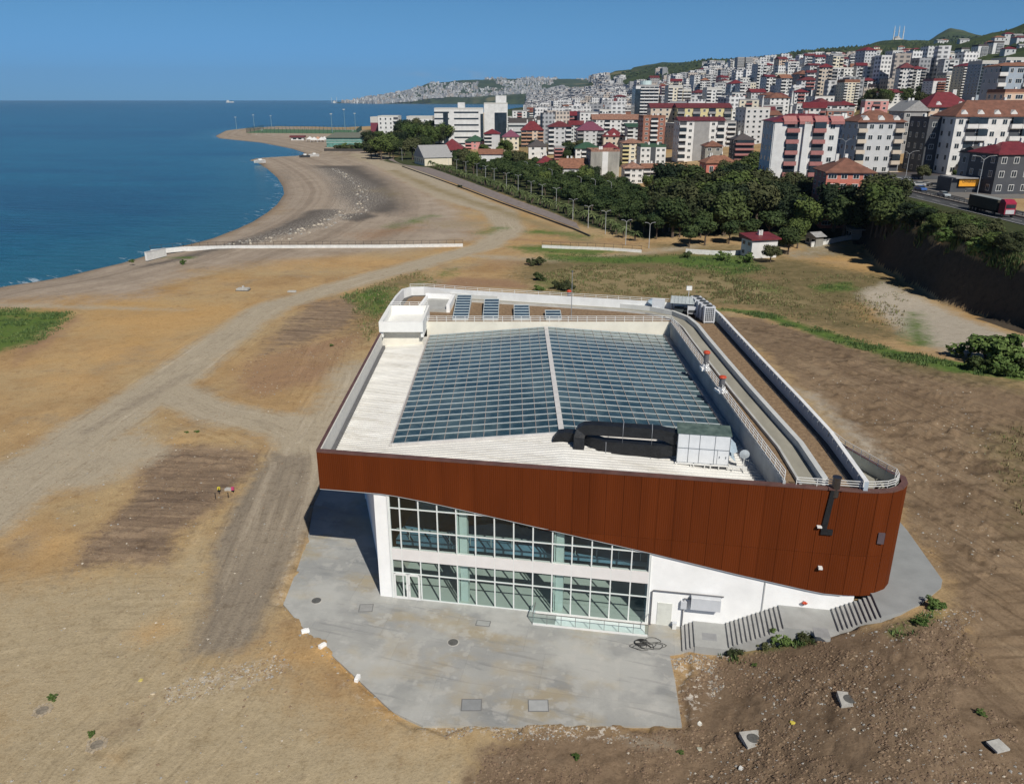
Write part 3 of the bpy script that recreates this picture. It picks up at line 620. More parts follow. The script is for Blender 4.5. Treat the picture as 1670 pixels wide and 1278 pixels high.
gravm = mat('dark_gravel', (.10, .095, .09), .95, var=.4, scale=12, bump=.6, bscale=20)
hall = thing('exhibition_hall', 'large modern hall with rust brown cladding, glass front and wide rooftop skylight', 'building', (A0.x, A0.y, 0), RZ)
BOT = ([-9, .97, 4.2, 6.5, 13.2, 20.1, 26.2, 31.9, 34, 60], [9.05, 9.05, 8.66, 8.31, 7.22, 6.12, 5.03, 4.12, 4.12, 4.12])
def bot(s): return float(np.interp(s, *BOT))
TOP = 12.1
# --- cladding: front panels, then round the nose on the right, then the left and the right side
nose = [(33.35, .12), (34.5, .02), (35.5, -.28), (36.25, -.85), (36.72, -1.6), (36.85, -2.6)]
p_ = L(24.75, 52.6); q_ = L(24.2, 56)
nose += [(36.25, -3.2), (35.5, -4.6), (p_[0], -p_[1]), (q_[0], -q_[1]), (L(24.3, 93)[0], -L(24.3, 93)[1])]
front = []
s_ = -4.1
while s_ < 33.2: front.append((s_, .12)); s_ += 1.17
seg = front[:] + nose
cl = MB(); bk = MB()
def panel(a, b, zb0, zb1, z1, gap=.010, out=.05):
    a = Vector(a); b = Vector(b); d = (b - a); ln = d.length; d /= ln; n = Vector((d.y, -d.x))
    if n.y > 0 and abs(n.y) > .2: n = -n
    a2 = a + d * gap; b2 = b - d * gap
    for lo0, lo1, hi in ((zb0, zb1, 7.25 - gap), (7.25 + gap, 7.25 + gap, z1)):
        l0, l1 = (max(zb0, lo0), max(zb1, lo1)) if lo0 > 7 else (lo0, lo1)
        if hi - min(l0, l1) < .02: continue
        l0 = min(l0, hi); l1 = min(l1, hi)
        vs = [(a2.x, a2.y, l0), (b2.x, b2.y, l1), (b2.x, b2.y, hi), (a2.x, a2.y, hi)]
        o = [(x + n.x * out, y + n.y * out, z) for x, y, z in vs]
        cl.add(vs + o, [(4, 5, 6, 7), (0, 1, 5, 4), (1, 2, 6, 5), (2, 3, 7, 6), (3, 0, 4, 7)])
    # backing
    bk.add([(a.x, a.y, zb0), (b.x, b.y, zb1), (b.x, b.y, z1), (a.x, a.y, z1)], [(0, 1, 2, 3)])
NS_ = len(seg)
for i in range(len(seg) - 1):
    (s0, w0), (s1, w1) = seg[i], seg[i + 1]
    k = 1 if i < len(seg) - 2 else 30
    for j in range(k):
        aa = (s0 + (s1 - s0) * j / k, -(w0 + (w1 - w0) * j / k)); bb = (s0 + (s1 - s0) * (j + 1) / k, -(w0 + (w1 - w0) * (j + 1) / k))
        z1 = TOP - .02
        panel(aa, bb, bot(s0), bot(s1), z1, gap=.004 if s0 < 13 else .010)
_keep = (cl, bk); _n0 = len(cl.v)
clo = cl.build('cladding', rust, hall); bk.build('cladding_joint', darkj, hall); cl = MB(); bk = MB()
# left side cladding
la = Vector(L(-14.2, 52.12)); lb = Vector(L(-14.45, 82.6)); lc = Vector(L(-14.6, 100))
for j in range(26):
    a = la.lerp(lb, (j + 1) / 26); b = la.lerp(lb, j / 26); d = (b - a).normalized(); n = Vector((-d.y, d.x)) * -1
    vs = [(a.x, a.y, 9.05), (b.x, b.y, 9.05), (b.x, b.y, TOP - .02), (a.x, a.y, TOP - .02)]; sh_ = .05
    nx, ny = (-DV.x * .05, .0)
    cl.add([(x - .05, y, z) for x, y, z in vs], [(0, 1, 2, 3)])
bk.quad((la.x, la.y, 9.05), (lb.x, lb.y, 9.05), (lb.x, lb.y, TOP), (la.x, la.y, TOP))
cl.build('side_cladding', rust, hall); cl = _keep[0]
_t = clo.data.attributes.new('tone', 'FLOAT', 'POINT'); _v = [random.random() for _ in range(len(cl.v) // 8 + 2)]; _t.data.foreach_set('value', [_v[i // 8] for i in range(len(cl.v))])
_nt = rust.node_tree; _b = _nt.nodes['Principled BSDF']; _src = _b.inputs['Base Color'].links[0].from_socket; _at = _nt.nodes.new('ShaderNodeAttribute'); _at.attribute_name = 'tone'
_mx = _nt.nodes.new('ShaderNodeMixRGB'); _mx.blend_type = 'MULTIPLY'; _mx.inputs[0].default_value = 1; _cb = _nt.nodes.new('ShaderNodeCombineXYZ'); _k = mrange(_nt, _at.outputs['Fac'], 0, 1, .94, 1.06, False)
for _i in range(3): _nt.links.new(_k, _cb.inputs[_i])
_nt.links.new(_src, _mx.inputs[1]); _nt.links.new(_cb.outputs[0], _mx.inputs[2]); _nt.links.new(_mx.outputs[0], _b.inputs['Base Color']); bk.build('side_backing', darkj, hall)
# soffit and grey drip edge under the cladding
sf = MB()
for i in range(len(front)):
    s0 = front[i][0]; s1 = front[i + 1][0] if i + 1 < len(front) else 33.35
    sf.add([(s0, -.15, bot(s0) - .01), (s1, -.15, bot(s1) - .01), (s1, .4, bot(s1) - .01), (s0, .4, bot(s0) - .01), (s0, -.15, bot(s0) - .07), (s1, -.15, bot(s1) - .07), (s1, .4, bot(s1) - .07), (s0, .4, bot(s0) - .07)], [(0, 1, 2, 3), (7, 6, 5, 4), (0, 4, 5, 1)])
tri = [L(-14.15, 52.1), L(-10.1, 51.5), L(-14.1, 67.5)]
sf.prism(tri, 8.98, 9.04); sf.build('soffit', greyw, hall)
# cap along the top edge
cp_ = MB()
capline = [(front[0][0], front[0][1])] + [(33.35, .12)] + nose[1:9]
for i in range(len(capline) - 1):
    a = Vector((capline[i][0], -capline[i][1])); b = Vector((capline[i + 1][0], -capline[i + 1][1])); d = (b - a).normalized(); n = Vector((-d.y, d.x))
    wd = .34
    cp_.add([(a.x - n.x * .07 , a.y - n.y * .07, TOP), (b.x - n.x * .07, b.y - n.y * .07, TOP), (b.x + n.x * wd, b.y + n.y * wd, TOP + .03), (a.x + n.x * wd, a.y + n.y * wd, TOP + .03),
             (a.x - n.x * .07, a.y - n.y * .07, TOP - .1), (b.x - n.x * .07, b.y - n.y * .07, TOP - .1)], [(0, 1, 2, 3), (4, 5, 1, 0)])
cp_.prism([(la.x - .08, la.y), (la.x + .16, la.y), (lb.x + .16, lb.y), (lb.x - .08, lb.y)], TOP - .04, TOP + .02)
cp_.build('roof_edge_cap', capm, hall)
# --- white walls
wl = MB()
zz = [(20.35, 6.12), (26.2, 5.03), (31.9, 4.12), (34.2, 4.12)]
for i in range(3):
    (s0, z0), (s1, z1) = zz[i], zz[i + 1]
    wl.prism([(s0, .02), (s1, .02), (s1, .35), (s0, .35)], [-.3] * 4, [z0, z1, z1, z0])
wl.box(-.02, 1.0, .0, .55, 0, 9.0)                                     # white pier left of the glass
d0 = L(-10.0, 52.0); d1 = L(-14.05, 67.2); d2 = L(-14.3, 101.5)
wl.prism([d0, (d0[0] + .3, d0[1] + .1), (d1[0] + .3, d1[1]), d1], 0, 8.98); wl.prism([(d1[0] - .1, d1[1]), (d1[0] + .12, d1[1]), (d2[0] + .12, d2[1]), (d2[0] - .1, d2[1])], 0, 10.1)
wl.prism([L(-14.4, 88), L(-14.1, 88), L(-14.1, 101.5), L(-14.4, 101.5)], 10.1, 11.9)
bl = [(-14.0, 101.5), (1.9, 97.4), (17.1, 93.5), (24.0, 91.2)]
for a, b in zip(bl[:-1], bl[1:]):
    wl.prism([L(*a), L(a[0], a[1] - .3), L(b[0], b[1] - .3), L(*b)][::-1], 0, 11.9)
wl.prism([L(24.0, 91), L(23.7, 91), L(23.7, 50), L(24.0, 50)][::-1], 3.5, 11.9)
wl.build('white_wall', white, hall)
sj = MB(); sj.box(28.2, 28.28, -.04, .03, 2.0, 4.72); sj.build('wall_joint', greyw, hall)
# --- glass front
S0, S1 = 1.08, 20.3
ml = [1.12] + [1.90 + 1.422 * k for k in range(13)] + [20.24]
alu = mat('white_frame', (.72, .74, .72), .4, var=.04)
b = MB()
for k, s in enumerate(ml): b.box(s - .045, s + .045, -.04, .07, .06, bot(s) - .04)
for z in (.10, 2.32, 6.02, 7.85):
    e = S1
    for s in np.linspace(S0, S1, 60):
        if bot(s) < z + .1: e = s; break
    b.box(S0, e, -.03, .05, z - .04, z + .04)
b.box(.98, 1.07, -.08, .06, 0, 9.0); b.box(S1, S1 + .06, -.05, .06, 0, 6.1)
b.build('curtain_wall_frame', alu, hall)
bnd = mat('band_panel', (.72, .69, .67), .6, var=.05, scale=.8)
b = MB()
for i in range(len(ml) - 1): b.box(ml[i] + .02, ml[i + 1] - .02, -.055, .25, 3.47, 4.40)
b.build('floor_band', bnd, hall)
gm_ = bpy.data.materials.new('clear_glass'); gm_.use_nodes = True; t = gm_.node_tree; t.nodes.remove(t.nodes['Principled BSDF'])
tr = t.nodes.new('ShaderNodeBsdfTransparent'); tr.inputs[0].default_value = (.80, .90, .89, 1); gl = t.nodes.new('ShaderNodeBsdfGlossy'); gl.inputs['Roughness'].default_value = .02; gl.inputs[0].default_value = (.8, .9, .95, 1)
fr = t.nodes.new('ShaderNodeLayerWeight'); fr.inputs[0].default_value = .5; ms = t.nodes.new('ShaderNodeMixShader')
t.links.new(mth(t, 'ADD', mth(t, 'MULTIPLY', mth(t, 'POWER', fr.outputs['Facing'], 4.0), .6), .07), ms.inputs[0]); t.links.new(tr.outputs[0], ms.inputs[1]); t.links.new(gl.outputs[0], ms.inputs[2]); t.links.new(ms.outputs[0], t.nodes['Material Output'].inputs[0])
lev = [.10, 2.32, 3.45, 4.42, 6.02, 7.85, 9.1]
for i in range(len(ml) - 1):
    a, c_ = ml[i] + .045, ml[i + 1] - .045
    for j in range(6):
        if j == 2: continue
        z0 = lev[j] + .04; z1 = lev[j + 1] - .04
        za = min(z1, bot(a) - .05); zc = min(z1, bot(c_) - .05)
        if min(za, zc) - z0 < .12: continue
        pb = MB(); pb.quad((a, .0, z0), (c_, .0, z0), (c_, .0, zc), (a, .0, za)); pb.build('pane', gm_, hall)
# double door at the left end
dr = MB()
for x0, x1 in ((1.18, 2.28), (2.30, 3.22)):
    dr.box(x0, x0 + .14, -.09, -.041, .06, 2.28); dr.box(x1 - .14, x1, -.09, -.041, .06, 2.28); dr.box(x0, x1, -.088, -.042, .06, .26); dr.box(x0, x1, -.088, -.042, 2.14, 2.28)
do = dr.build('glass_door', whitep, hall)
hb = MB(); hb.box(2.15, 2.19, -.16, -.12, .9, 1.4); hb.box(2.39, 2.43, -.16, -.12, .9, 1.4); hb.box(2.15, 2.19, -.16, -.09, .9, .94); hb.box(2.39, 2.43, -.16, -.09, 1.36, 1.4); hb.build('handle', whitep, do)
# columns and rooms behind the glass
mint = mat('mint_column', (.50, .56, .52), .6, var=.05)
for s in (6.35, 13.55):
    c1 = MB(); c1.box(s - .05, s + .52, .35, .9, .06, 10.2); c1.box(s - .17, s - .09, .2, .3, .06, 10.0); c1.build('column', mint, hall)
flo = mat('hall_floor', (.43, .45, .41), .5, var=.08, scale=.4); dark = mat('dark_interior', (.07, .085, .09), .8, var=.3, scale=.5); teal = mat('teal_wall', (.03, .22, .26), .5, var=.3, scale=1.2)
b = MB(); b.box(.9, 20.4, .08, 15, -.02, .055); b.build('ground_floor', flo, hall)
b = MB(); b.box(.9, 20.4, 1.7, 15, 3.75, 4.15); b.box(1.0, 20.4, 14.6, 15, 0, 10.3); b.box(20.1, 20.34, .4, 15, 0, 10.3, 0); b.build('upper_floor', mat('upper_room', (.10, .19, .26), .5, var=.4, scale=.3), hall)
b = MB(); b.box(4.4, 18, 9.0, 9.2, .06, 3.7); b.build('partition_wall', teal, hall)
b = MB(); b.box(1.1, 4.3, 6.5, 6.7, 4.15, 9.9); b.build('inner_wall', mat('inner_wall_paint', (.42, .45, .42), .8), hall)
b = MB()
for s in np.arange(2.0, 20, 1.6): b.beam((s, .5, 9.3), (s + .8, 12, 9.9), .12, .25); b.beam((s, 1.75, 4.2), (s, 1.75, 5.1), .05)
b.beam((1, 1.75, 5.1), (20.2, 1.75, 5.1), .06); b.build('truss', mat('truss_paint', (.35, .38, .36), .6), hall)
# --- roof sheet (gable, ribs across), court walls
XR, E0, E1, YS0, YS1, YB = 3.85, -9.4, 17.3, 56.0, 86.1, 86.3
def rz_(x): return 11.68 - abs(x - XR) * .075
def fy(x, w=-.35):                                                      # world y of the facade line (offset w) at world x
    return A0.y + ((x - A0.x - WV.x * w) / DV.x) * DV.y + WV.y * w
b = MB(); XL, XW = -13.95, 17.98
def sheet(x0, x1, y0f, y1):
    ns = 1
    b.add([L3(x0, y0f(x0), rz_(x0)), L3(x1, y0f(x1), rz_(x1)), L3(x1, y1, rz_(x1)), L3(x0, y1, rz_(x0))], [(0, 1, 2, 3)])
sheet(XL, XR, fy, YS0); sheet(XR, XW, fy, YS0); sheet(XL, E0, lambda x: YS0, YB); sheet(E1, XW, lambda x: YS0, YB)
# ceiling just under the sheet and skylight
for x0, x1 in ((XL, XR), (XR, XW)):
    b.add([L3(x0, fy(x0), rz_(x0) - .35), L3(x1, fy(x1), rz_(x1) - .35), L3(x1, YB, rz_(x1) - .35), L3(x0, YB, rz_(x0) - .35)], [(3, 2, 1, 0)])
y = 46.2
while y < YB - .2:
    for x0, x1 in ((XL, XR), (XR, XW)):
        # clip against the facade line and the skylight
        xs = x0; xe = x1
        xf = A0.x + (y - A0.y) / DV.y * DV.x + 2.2                       # x right of which the roof exists at this y
        if y < fy(XL): xs = max(xs, xf)
        if xs >= xe - .3: continue
        rr = [(xs, xe)] if y < YS0 - .1 else ([(xs, E0 - .15)] if x0 == XL else [(E1 + .1, xe)])
        if x0 == XL and y > 82.3: rr = []
        for p, q in rr:
            if q - p < .2: continue
            a_, b_ = L3(p, y, rz_(p) + .03), L3(q, y, rz_(q) + .03); b.beam(a_, b_, .13, .075)
    y += .43
b.build('roof_sheet', roofw, hall)
# left gutter along the parapet, parapet linings
b = MB(); b.prism([L(-14.25, 52.2), L(-13.95, 52.15), L(-14.2, 82.5), L(-14.5, 82.5)], 10.2, TOP - .05); b.build('left_parapet', mat('parapet_lining', (.60, .59, .55), .8, var=.06), hall)
b = MB()
b.prism([L(XW, 46.75), L(18.16, 46.72), L(18.16, YB + .3), L(XW, YB + .3)], 9.9, 12.35)
b.build('court_side_wall', greyw, hall)
b = MB(); b.prism([L(-9.7, YB), L(XW, YB), L(XW, YB + .3), L(-9.7, YB + .3)], 10.0, 12.35); b.build('court_back_wall', cream, hall)
b = MB(); b.prism([L(-13.97, 52.3), L(-13.72, 52.25), L(-13.95, 82.6), L(-14.2, 82.6)], 10.2, 10.72); b.build('gutter', mat('gutter_dark', (.12, .12, .125), .6), hall)
# skylight
sg = bpy.data.materials.new('skylight_glass'); sg.use_nodes = True; t = sg.node_tree; B3 = t.nodes['Principled BSDF']
B3.inputs['Roughness'].default_value = .16; B3.inputs['Specular IOR Level'].default_value = .7
tcn = t.nodes.new('ShaderNodeTexCoord').outputs['Object']; na = noise(1.1, 5, .7, None, 0, t, tcn); nb = noise(.16, 3, .5, None, 0, t, tcn)
at_ = t.nodes.new('ShaderNodeAttribute'); at_.attribute_name = 'pane_fade'
m1 = t.nodes.new('ShaderNodeMixRGB'); m1.inputs[1].default_value = (.024, .056, .072, 1); m1.inputs[2].default_value = (.080, .128, .142, 1)
t.links.new(mrange(t, mth(t, 'ADD', mth(t, 'MULTIPLY', na, .5), mth(t, 'MULTIPLY', nb, .5)), .38, .62), m1.inputs[0])
m2 = t.nodes.new('ShaderNodeMixRGB'); t.links.new(m1.outputs[0], m2.inputs[1]); m2.inputs[2].default_value = (.17, .225, .235, 1)
t.links.new(mth(t, 'MULTIPLY', mrange(t, at_.outputs['Fac'], .35, 1.0), mrange(t, na, .3, .65, .15, .9)), m2.inputs[0]); t.links.new(m2.outputs[0], B3.inputs['Base Color'])
sk = MB(); frm = MB(); NX, NY = 26, 23; pane_fade = []
for i in range(NX):
    for j in range(NY):
        x0 = E0 + (E1 - E0) * i / NX; x1 = E0 + (E1 - E0) * (i + 1) / NX; y0 = YS0 + (YS1 - YS0) * j / NY; y1 = YS0 + (YS1 - YS0) * (j + 1) / NY
        tz = [random.uniform(-.012, .012) for _ in range(4)]
        sk.add([L3(x0, y0, rz_(x0) + .16 + tz[0]), L3(x1, y0, rz_(x1) + .16 + tz[1]), L3(x1, y1, rz_(x1) + .16 + tz[2]), L3(x0, y1, rz_(x0) + .16 + tz[3])], [(0, 1, 2, 3)])
        k = 1.0 if j >= NY - 2 else random.uniform(.35, .75)  # far rows painted paler to look lit
        pane_fade += [k, .0 if j < NY - 2 else .9, .1 if j < NY - 2 else 1, k]  # light-to-dark fade of what shows below, painted into each pane
gls = sk.build('skylight_glass', sg, hall)
at = gls.data.attributes.new('pane_fade', 'FLOAT', 'POINT'); at.data.foreach_set('value', pane_fade)
skf = mat('skylight_frame', (.50, .56, .58), .5, var=.08); skt = mat('skylight_rafter', (.33, .30, .28), .6, var=.1)
for j in range(NY + 1):
    y = YS0 + (YS1 - YS0) * j / NY
    for x0, x1 in ((E0, XR), (XR, E1)): frm.beam(L3(x0, y, rz_(x0) + .20), L3(x1, y, rz_(x1) + .20), .05, .05)
frm.build('purlin', skf, hall)
frm = MB()
for i in range(NX + 1):
    x = E0 + (E1 - E0) * i / NX; frm.beam(L3(x, YS0, rz_(x) + .19), L3(x, YS1, rz_(x) + .19), .045 if 0 < i < NX else .16, .05)
frm.build('rafter', skt, hall)
frm = MB(); frm.beam(L3(XR, YS0 - .1, 11.9), L3(XR, YS1, 11.9), .42, .06)
for x in (E0 - .1, E1 + .1): frm.beam(L3(x, YS0 - .1, rz_(x) + .12), L3(x, YS1, rz_(x) + .12), .12, .2)
for x0, x1 in ((E0, XR), (XR, E1)): frm.beam(L3(x0, YS0 - .1, rz_(x0) + .12), L3(x1, YS0 - .1, rz_(x1) + .12), .14, .2)
frm.build('ridge_cap', mat('ridge_metal', (.62, .60, .58), .45), hall)
# --- planted deck beyond the court
DZ = 11.98
b = MB()
b.prism([L(*p) for p in [(18.32, 46.75), (23.5, 45.95), (24.0, 53.5), (24.0, 90.8), (17.1, 93.2), (1.9, 97.1), (-14.0, 101.2), (-14.2, 90), (-9.7, 90), (-9.7, 86.6), (18.32, 86.6)]], 11.2, DZ)
b.build('roof_planting_soil', soilm, hall)
PATH = [(19.85, 46.6), (20.25, 52.5), (20.1, 58), (19.95, 64), (19.85, 72), (19.8, 80), (19.85, 84.5), (19.5, 87.6), (18.4, 90.0), (16.3, 91.9), (13, 93.3), (5, 95.5), (-4, 97.7), (-8.2, 98.7)]
def strip(mb, line, o0, o1, z0, z1):
    pts = [Vector(p) for p in line]; Ls, Rs = [], []
    for i, p in enumerate(pts):
        d = (pts[min(i + 1, len(pts) - 1)] - pts[max(i - 1, 0)]).normalized(); n = Vector((d.y, -d.x))   # to the right
        Ls.append(p + n * o0); Rs.append(p + n * o1)
    for i in range(len(pts) - 1):
        q = [L(*Ls[i]), L(*Rs[i]), L(*Rs[i + 1]), L(*Ls[i + 1])]; mb.prism(q, z0, z1)
b = MB(); strip(b, PATH, -.62, .62, DZ - .1, DZ + .10); b.build('roof_path', pathm, hall)
b = MB(); strip(b, PATH, .66, 1.05, DZ - .05, DZ + .62); b.build('path_curb_wall', mat('curb_render', (.52, .53, .52), .8, var=.1, scale=.8), hall)
b = MB(); strip(b, PATH, -.80, -.63, DZ - .05, DZ + .24); b.build('path_kerb', mat('kerb_render', (.46, .46, .44), .8, var=.15, scale=.8), hall)
OUT = [(23.2, 45.75, 12.75), (23.8, 53.5, 12.95), (23.85, 60, 13.0), (23.85, 70, 13.0), (23.9, 80, 13.0), (23.95, 87, 13.05), (23.7, 90, 13.1), (22.2, 91.9, 13.1), (17.1, 93.2, 13.1), (9, 95.3, 13.1), (1.9, 97.1, 13.1), (-6, 99.3, 13.1), (-11.5, 101.2, 13.1), (-13.3, 101.0, 13.1), (-14.2, 99.3, 13.2), (-14.45, 95, 13.3), (-14.5, 90, 13.4)]
b = MB(); gv = MB(); rl = MB(); sp_ = MB(); sc_p = MB()
for i in range(len(OUT) - 1):
    a, c_ = OUT[i], OUT[i + 1]
    d = Vector((c_[0] - a[0], c_[1] - a[1])).normalized(); n = Vector((-d.y, d.x))                      # inward (left of travel)
    dp = Vector((a[0] - OUT[i - 1][0], a[1] - OUT[i - 1][1])).normalized() if i else d
    dn = Vector((OUT[i + 2][0] - c_[0], OUT[i + 2][1] - c_[1])).normalized() if i + 2 < len(OUT) else d
    n0 = Vector((-(d + dp).y, (d + dp).x)).normalized(); n1 = Vector((-(d + dn).y, (d + dn).x)).normalized()
    q = [L(a[0], a[1]), L(c_[0], c_[1]), L(c_[0] + n1.x * .28, c_[1] + n1.y * .28), L(a[0] + n0.x * .28, a[1] + n0.y * .28)]
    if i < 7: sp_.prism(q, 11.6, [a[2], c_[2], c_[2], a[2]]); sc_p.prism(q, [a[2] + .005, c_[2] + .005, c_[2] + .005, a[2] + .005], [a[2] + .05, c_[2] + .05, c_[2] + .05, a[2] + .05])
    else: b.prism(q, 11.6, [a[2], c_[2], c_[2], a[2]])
    q = [L(a[0] + n0.x * .28, a[1] + n0.y * .28), L(c_[0] + n1.x * .28, c_[1] + n1.y * .28), L(c_[0] + n1.x * .85, c_[1] + n1.y * .85), L(a[0] + n0.x * .85, a[1] + n0.y * .85)]
    if i < 15: gv.prism(q, DZ - .05, DZ + .02)
sp_.build('side_parapet', mat('side_parapet_shaded', (.36, .42, .48), .8, var=.08, scale=.8), hall); sc_p.build('side_parapet_cap', mat('parapet_cap_white', (.72, .73, .74), .6), hall)  # same parapet as the white runs; its shade is put into the colour
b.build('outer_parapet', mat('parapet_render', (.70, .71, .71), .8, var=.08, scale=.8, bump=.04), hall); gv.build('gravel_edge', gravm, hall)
# low rail on the outer parapet
def rail(mb, pts, h, step=1.3, nr=2, r=.035, inward=0.0):
    tot = 0
    for a, c_ in zip(pts[:-1], pts[1:]):
        a = Vector(a); c_ = Vector(c_); ln = (c_ - a).length
        for k in range(nr): mb.beam(a + Vector((0, 0, h * (k + 1) / nr)), c_ + Vector((0, 0, h * (k + 1) / nr)), r)
        n_ = max(1, round(ln / step))
        for k in range(n_ + 1): p = a.lerp(c_, k / n_); mb.beam(p - Vector((0, 0, .25)), p + Vector((0, 0, h)), r)
rl = MB(); rail(rl, [L3(x - .0 if x > 0 else x, y - .18, z) for x, y, z in OUT[7:14]], .42, 1.5, 2, .04)
rl.build('back_railing', whitep, hall)
rl = MB(); rail(rl, [L3(x - .33, y, z - .12) for x, y, z in OUT[:6]], .2, 1.1, 1, .06); rl.build('side_railing', whitep, hall)
rl = MB(); rail(rl, [L3(18.12, 46.9, 12.35), L3(18.12, 86.45, 12.35), L3(-9.6, 86.45, 12.35)], .66, 1.05, 3, .05); rl.build('court_railing', whitep, hall)
rl = MB(); fr_ = [(29.4, -.12), (32, -.12), (33.4, -.15), (34.3, -.30), (35.2, -.55), (35.8, -1.0), (36.2, -1.7), (36.25, -2.6)]
rail(rl, [Vector((s, -w, 12.13)) for s, w in fr_], .52, 1.5, 3, .04)
rail(rl, [Vector((36.25, 2.6, 12.13)), Vector((35.85, 3.3, 12.1)), Vector((p_[0] - .3, p_[1], 12.1)), L3(23.95, 56, 12.1)], .5, .9, 3, .035); rl.build('front_railing', whitep, hall)
# well between the parapet and the nose
b = MB()
b.prism([(33.2, .25), (34.4, .35), (35.3, .65), (35.95, 1.15), (36.35, 1.8), (36.45, 2.7), (35.9, 3.6), (p_[0] - .15, p_[1]), L(24.0, 53.0), L(23.4, 46)], 10.9, 11.15); b.build('well_floor', pathm, hall)
b = MB()
nl = [(34.2, .12), (35.2, .45), (35.9, 1.0), (36.35, 1.75), (36.5, 2.7), (36.0, 3.6), (p_[0] - .1, p_[1])]
for a, c_ in zip(nl[:-1], nl[1:]): b.quad((a[0] - .12, a[1] + .05, 10.9), (c_[0] - .12, c_[1] + .03, 10.9), (c_[0] - .12, c_[1] + .03, 12.08), (a[0] - .12, a[1] + .05, 12.08))
b.build('well_wall', mat('well_render', (.44, .47, .44), .8, var=.1), hall)
# --- stair head at the back left corner of the roof
b = MB()
b.prism([L(-14.5, 82.6), L(-9.7, 82.6), L(-9.7, 82.85), L(-14.5, 82.85)], 12.25, 13.4); b.prism([L(-14.5, 82.85), L(-14.1, 82.85), L(-14.1, 90), L(-14.5, 90)], 11.6, 13.4)
b.prism([L(-10.0, 82.85), L(-9.7, 82.85), L(-9.7, 90), L(-10.0, 90)], 11.6, 13.4); b.prism([L(-14.1, 89.75), L(-10.0, 89.75), L(-10.0, 90), L(-14.1, 90)], 11.6, 13.4)
b.prism([L(-14.1, 82.85), L(-10.0, 82.85), L(-10.0, 89.75), L(-14.1, 89.75)], 12.2, 12.5)
b.build('stair_head', mat('bright_render', (.78, .78, .75), .8, var=.04), hall)
b = MB(); b.prism([L(-14.4, 83.5), L(-9.9, 83.5), L(-9.9, 83.8), L(-14.4, 83.8)], 10.2, 12.25); b.build('recessed_wall', cream, hall)
rl = MB(); rail(rl, [L3(-14.2, 89.9, 13.4), L3(-9.85, 89.9, 13.4), L3(-9.85, 86.6, 13.2)], .42, 1.1, 2, .04); rl.build('stair_railing', whitep, hall)
b = MB(); b.prism([L(-11.0, 92.6), L(-7.9, 92.0), L(-7.6, 97.3), L(-10.6, 97.9)], DZ - .02, 12.35); b.build('roof_hatch', mat('hatch_grey', (.40, .40, .38), .7), hall)
b = MB(); b.prism([L(-11.0, 97.9), L(-7.4, 97.2), L(-7.4, 97.5), L(-11.0, 98.2)], DZ, 12.95); b.prism([L(-7.9, 92.0), L(-7.5, 92.0), L(-7.2, 97.3), L(-7.6, 97.3)], DZ, 12.95); b.prism([L(-11.3, 92.6), L(-11.0, 92.6), L(-10.6, 97.9), L(-10.9, 97.9)], DZ, 12.75); b.build('hatch_wall', white, hall)
# four glazed roof lights on the planted deck
rg = mat('rooflight_glass', (.03, .065, .10), .15, var=.4, scale=1.5, spec=.7)
for x0, y1 in ((-6.9, 97.2), (-3.4, 95.6), (.25, 93.2), (3.95, 91.2)):
    rb = MB(); w_ = 1.8; y0 = 88.3; hh = .25 + (y1 - y0) * .07
    rb.add([L3(x0, y0, DZ), L3(x0 + w_, y0, DZ), L3(x0 + w_, y1, DZ), L3(x0, y1, DZ), L3(x0, y0, DZ + .2), L3(x0 + w_, y0, DZ + .2), L3(x0 + w_, y1, DZ + hh), L3(x0, y1, DZ + hh)], [(0, 1, 5, 4), (1, 2, 6, 5), (2, 3, 7, 6), (3, 0, 4, 7)])
    ro = rb.build('roof_light', mat('rooflight_curb', (.5, .5, .48), .7), hall)
    gb = MB(); gb.quad(L3(x0 + .08, y0 + .08, DZ + .22), L3(x0 + w_ - .08, y0 + .08, DZ + .22), L3(x0 + w_ - .08, y1 - .08, DZ + hh + .02), L3(x0 + .08, y1 - .08, DZ + hh + .02)); gb.build('pane', rg, ro)
    fb = MB(); n_ = int((y1 - y0) / .95)
    for k in range(n_ + 1):
        y = y0 + (y1 - y0) * k / n_; z = DZ + .24 + (hh - .2) * k / n_; fb.beam(L3(x0, y, z), L3(x0 + w_, y, z), .08)
    for x in (x0, x0 + w_): fb.beam(L3(x, y0, DZ + .24), L3(x, y1, DZ + hh + .04), .07)
    fb.build('frame', skf, ro)
# service door and small openings
b = MB(); b.box(21.0, 22.05, -.015, .02, .02, 1.95); b.build('service_door', mat('door_paint', (.62, .63, .58), .6), hall)
p_ = (34.65, 0)
b = MB(); b.beam((35.22, .05, 8.25), (35.22, .05, 9.05), .42, .14); ob_ = b.build('vent_grille', mat('grille', (.10, .075, .085), .5), hall)
for s, z in ((31.0, 9.3),):
    b = MB(); b.box(s, s + .3, -.45, -.17, z, z + .08); b.build('outlet', whitep, hall)
# --- things standing on or fixed near the hall
def at_s(name, label, cat, s, w, z, group=None): o = thing(name, label, cat, fw(s, w, z), RZ, group); return o
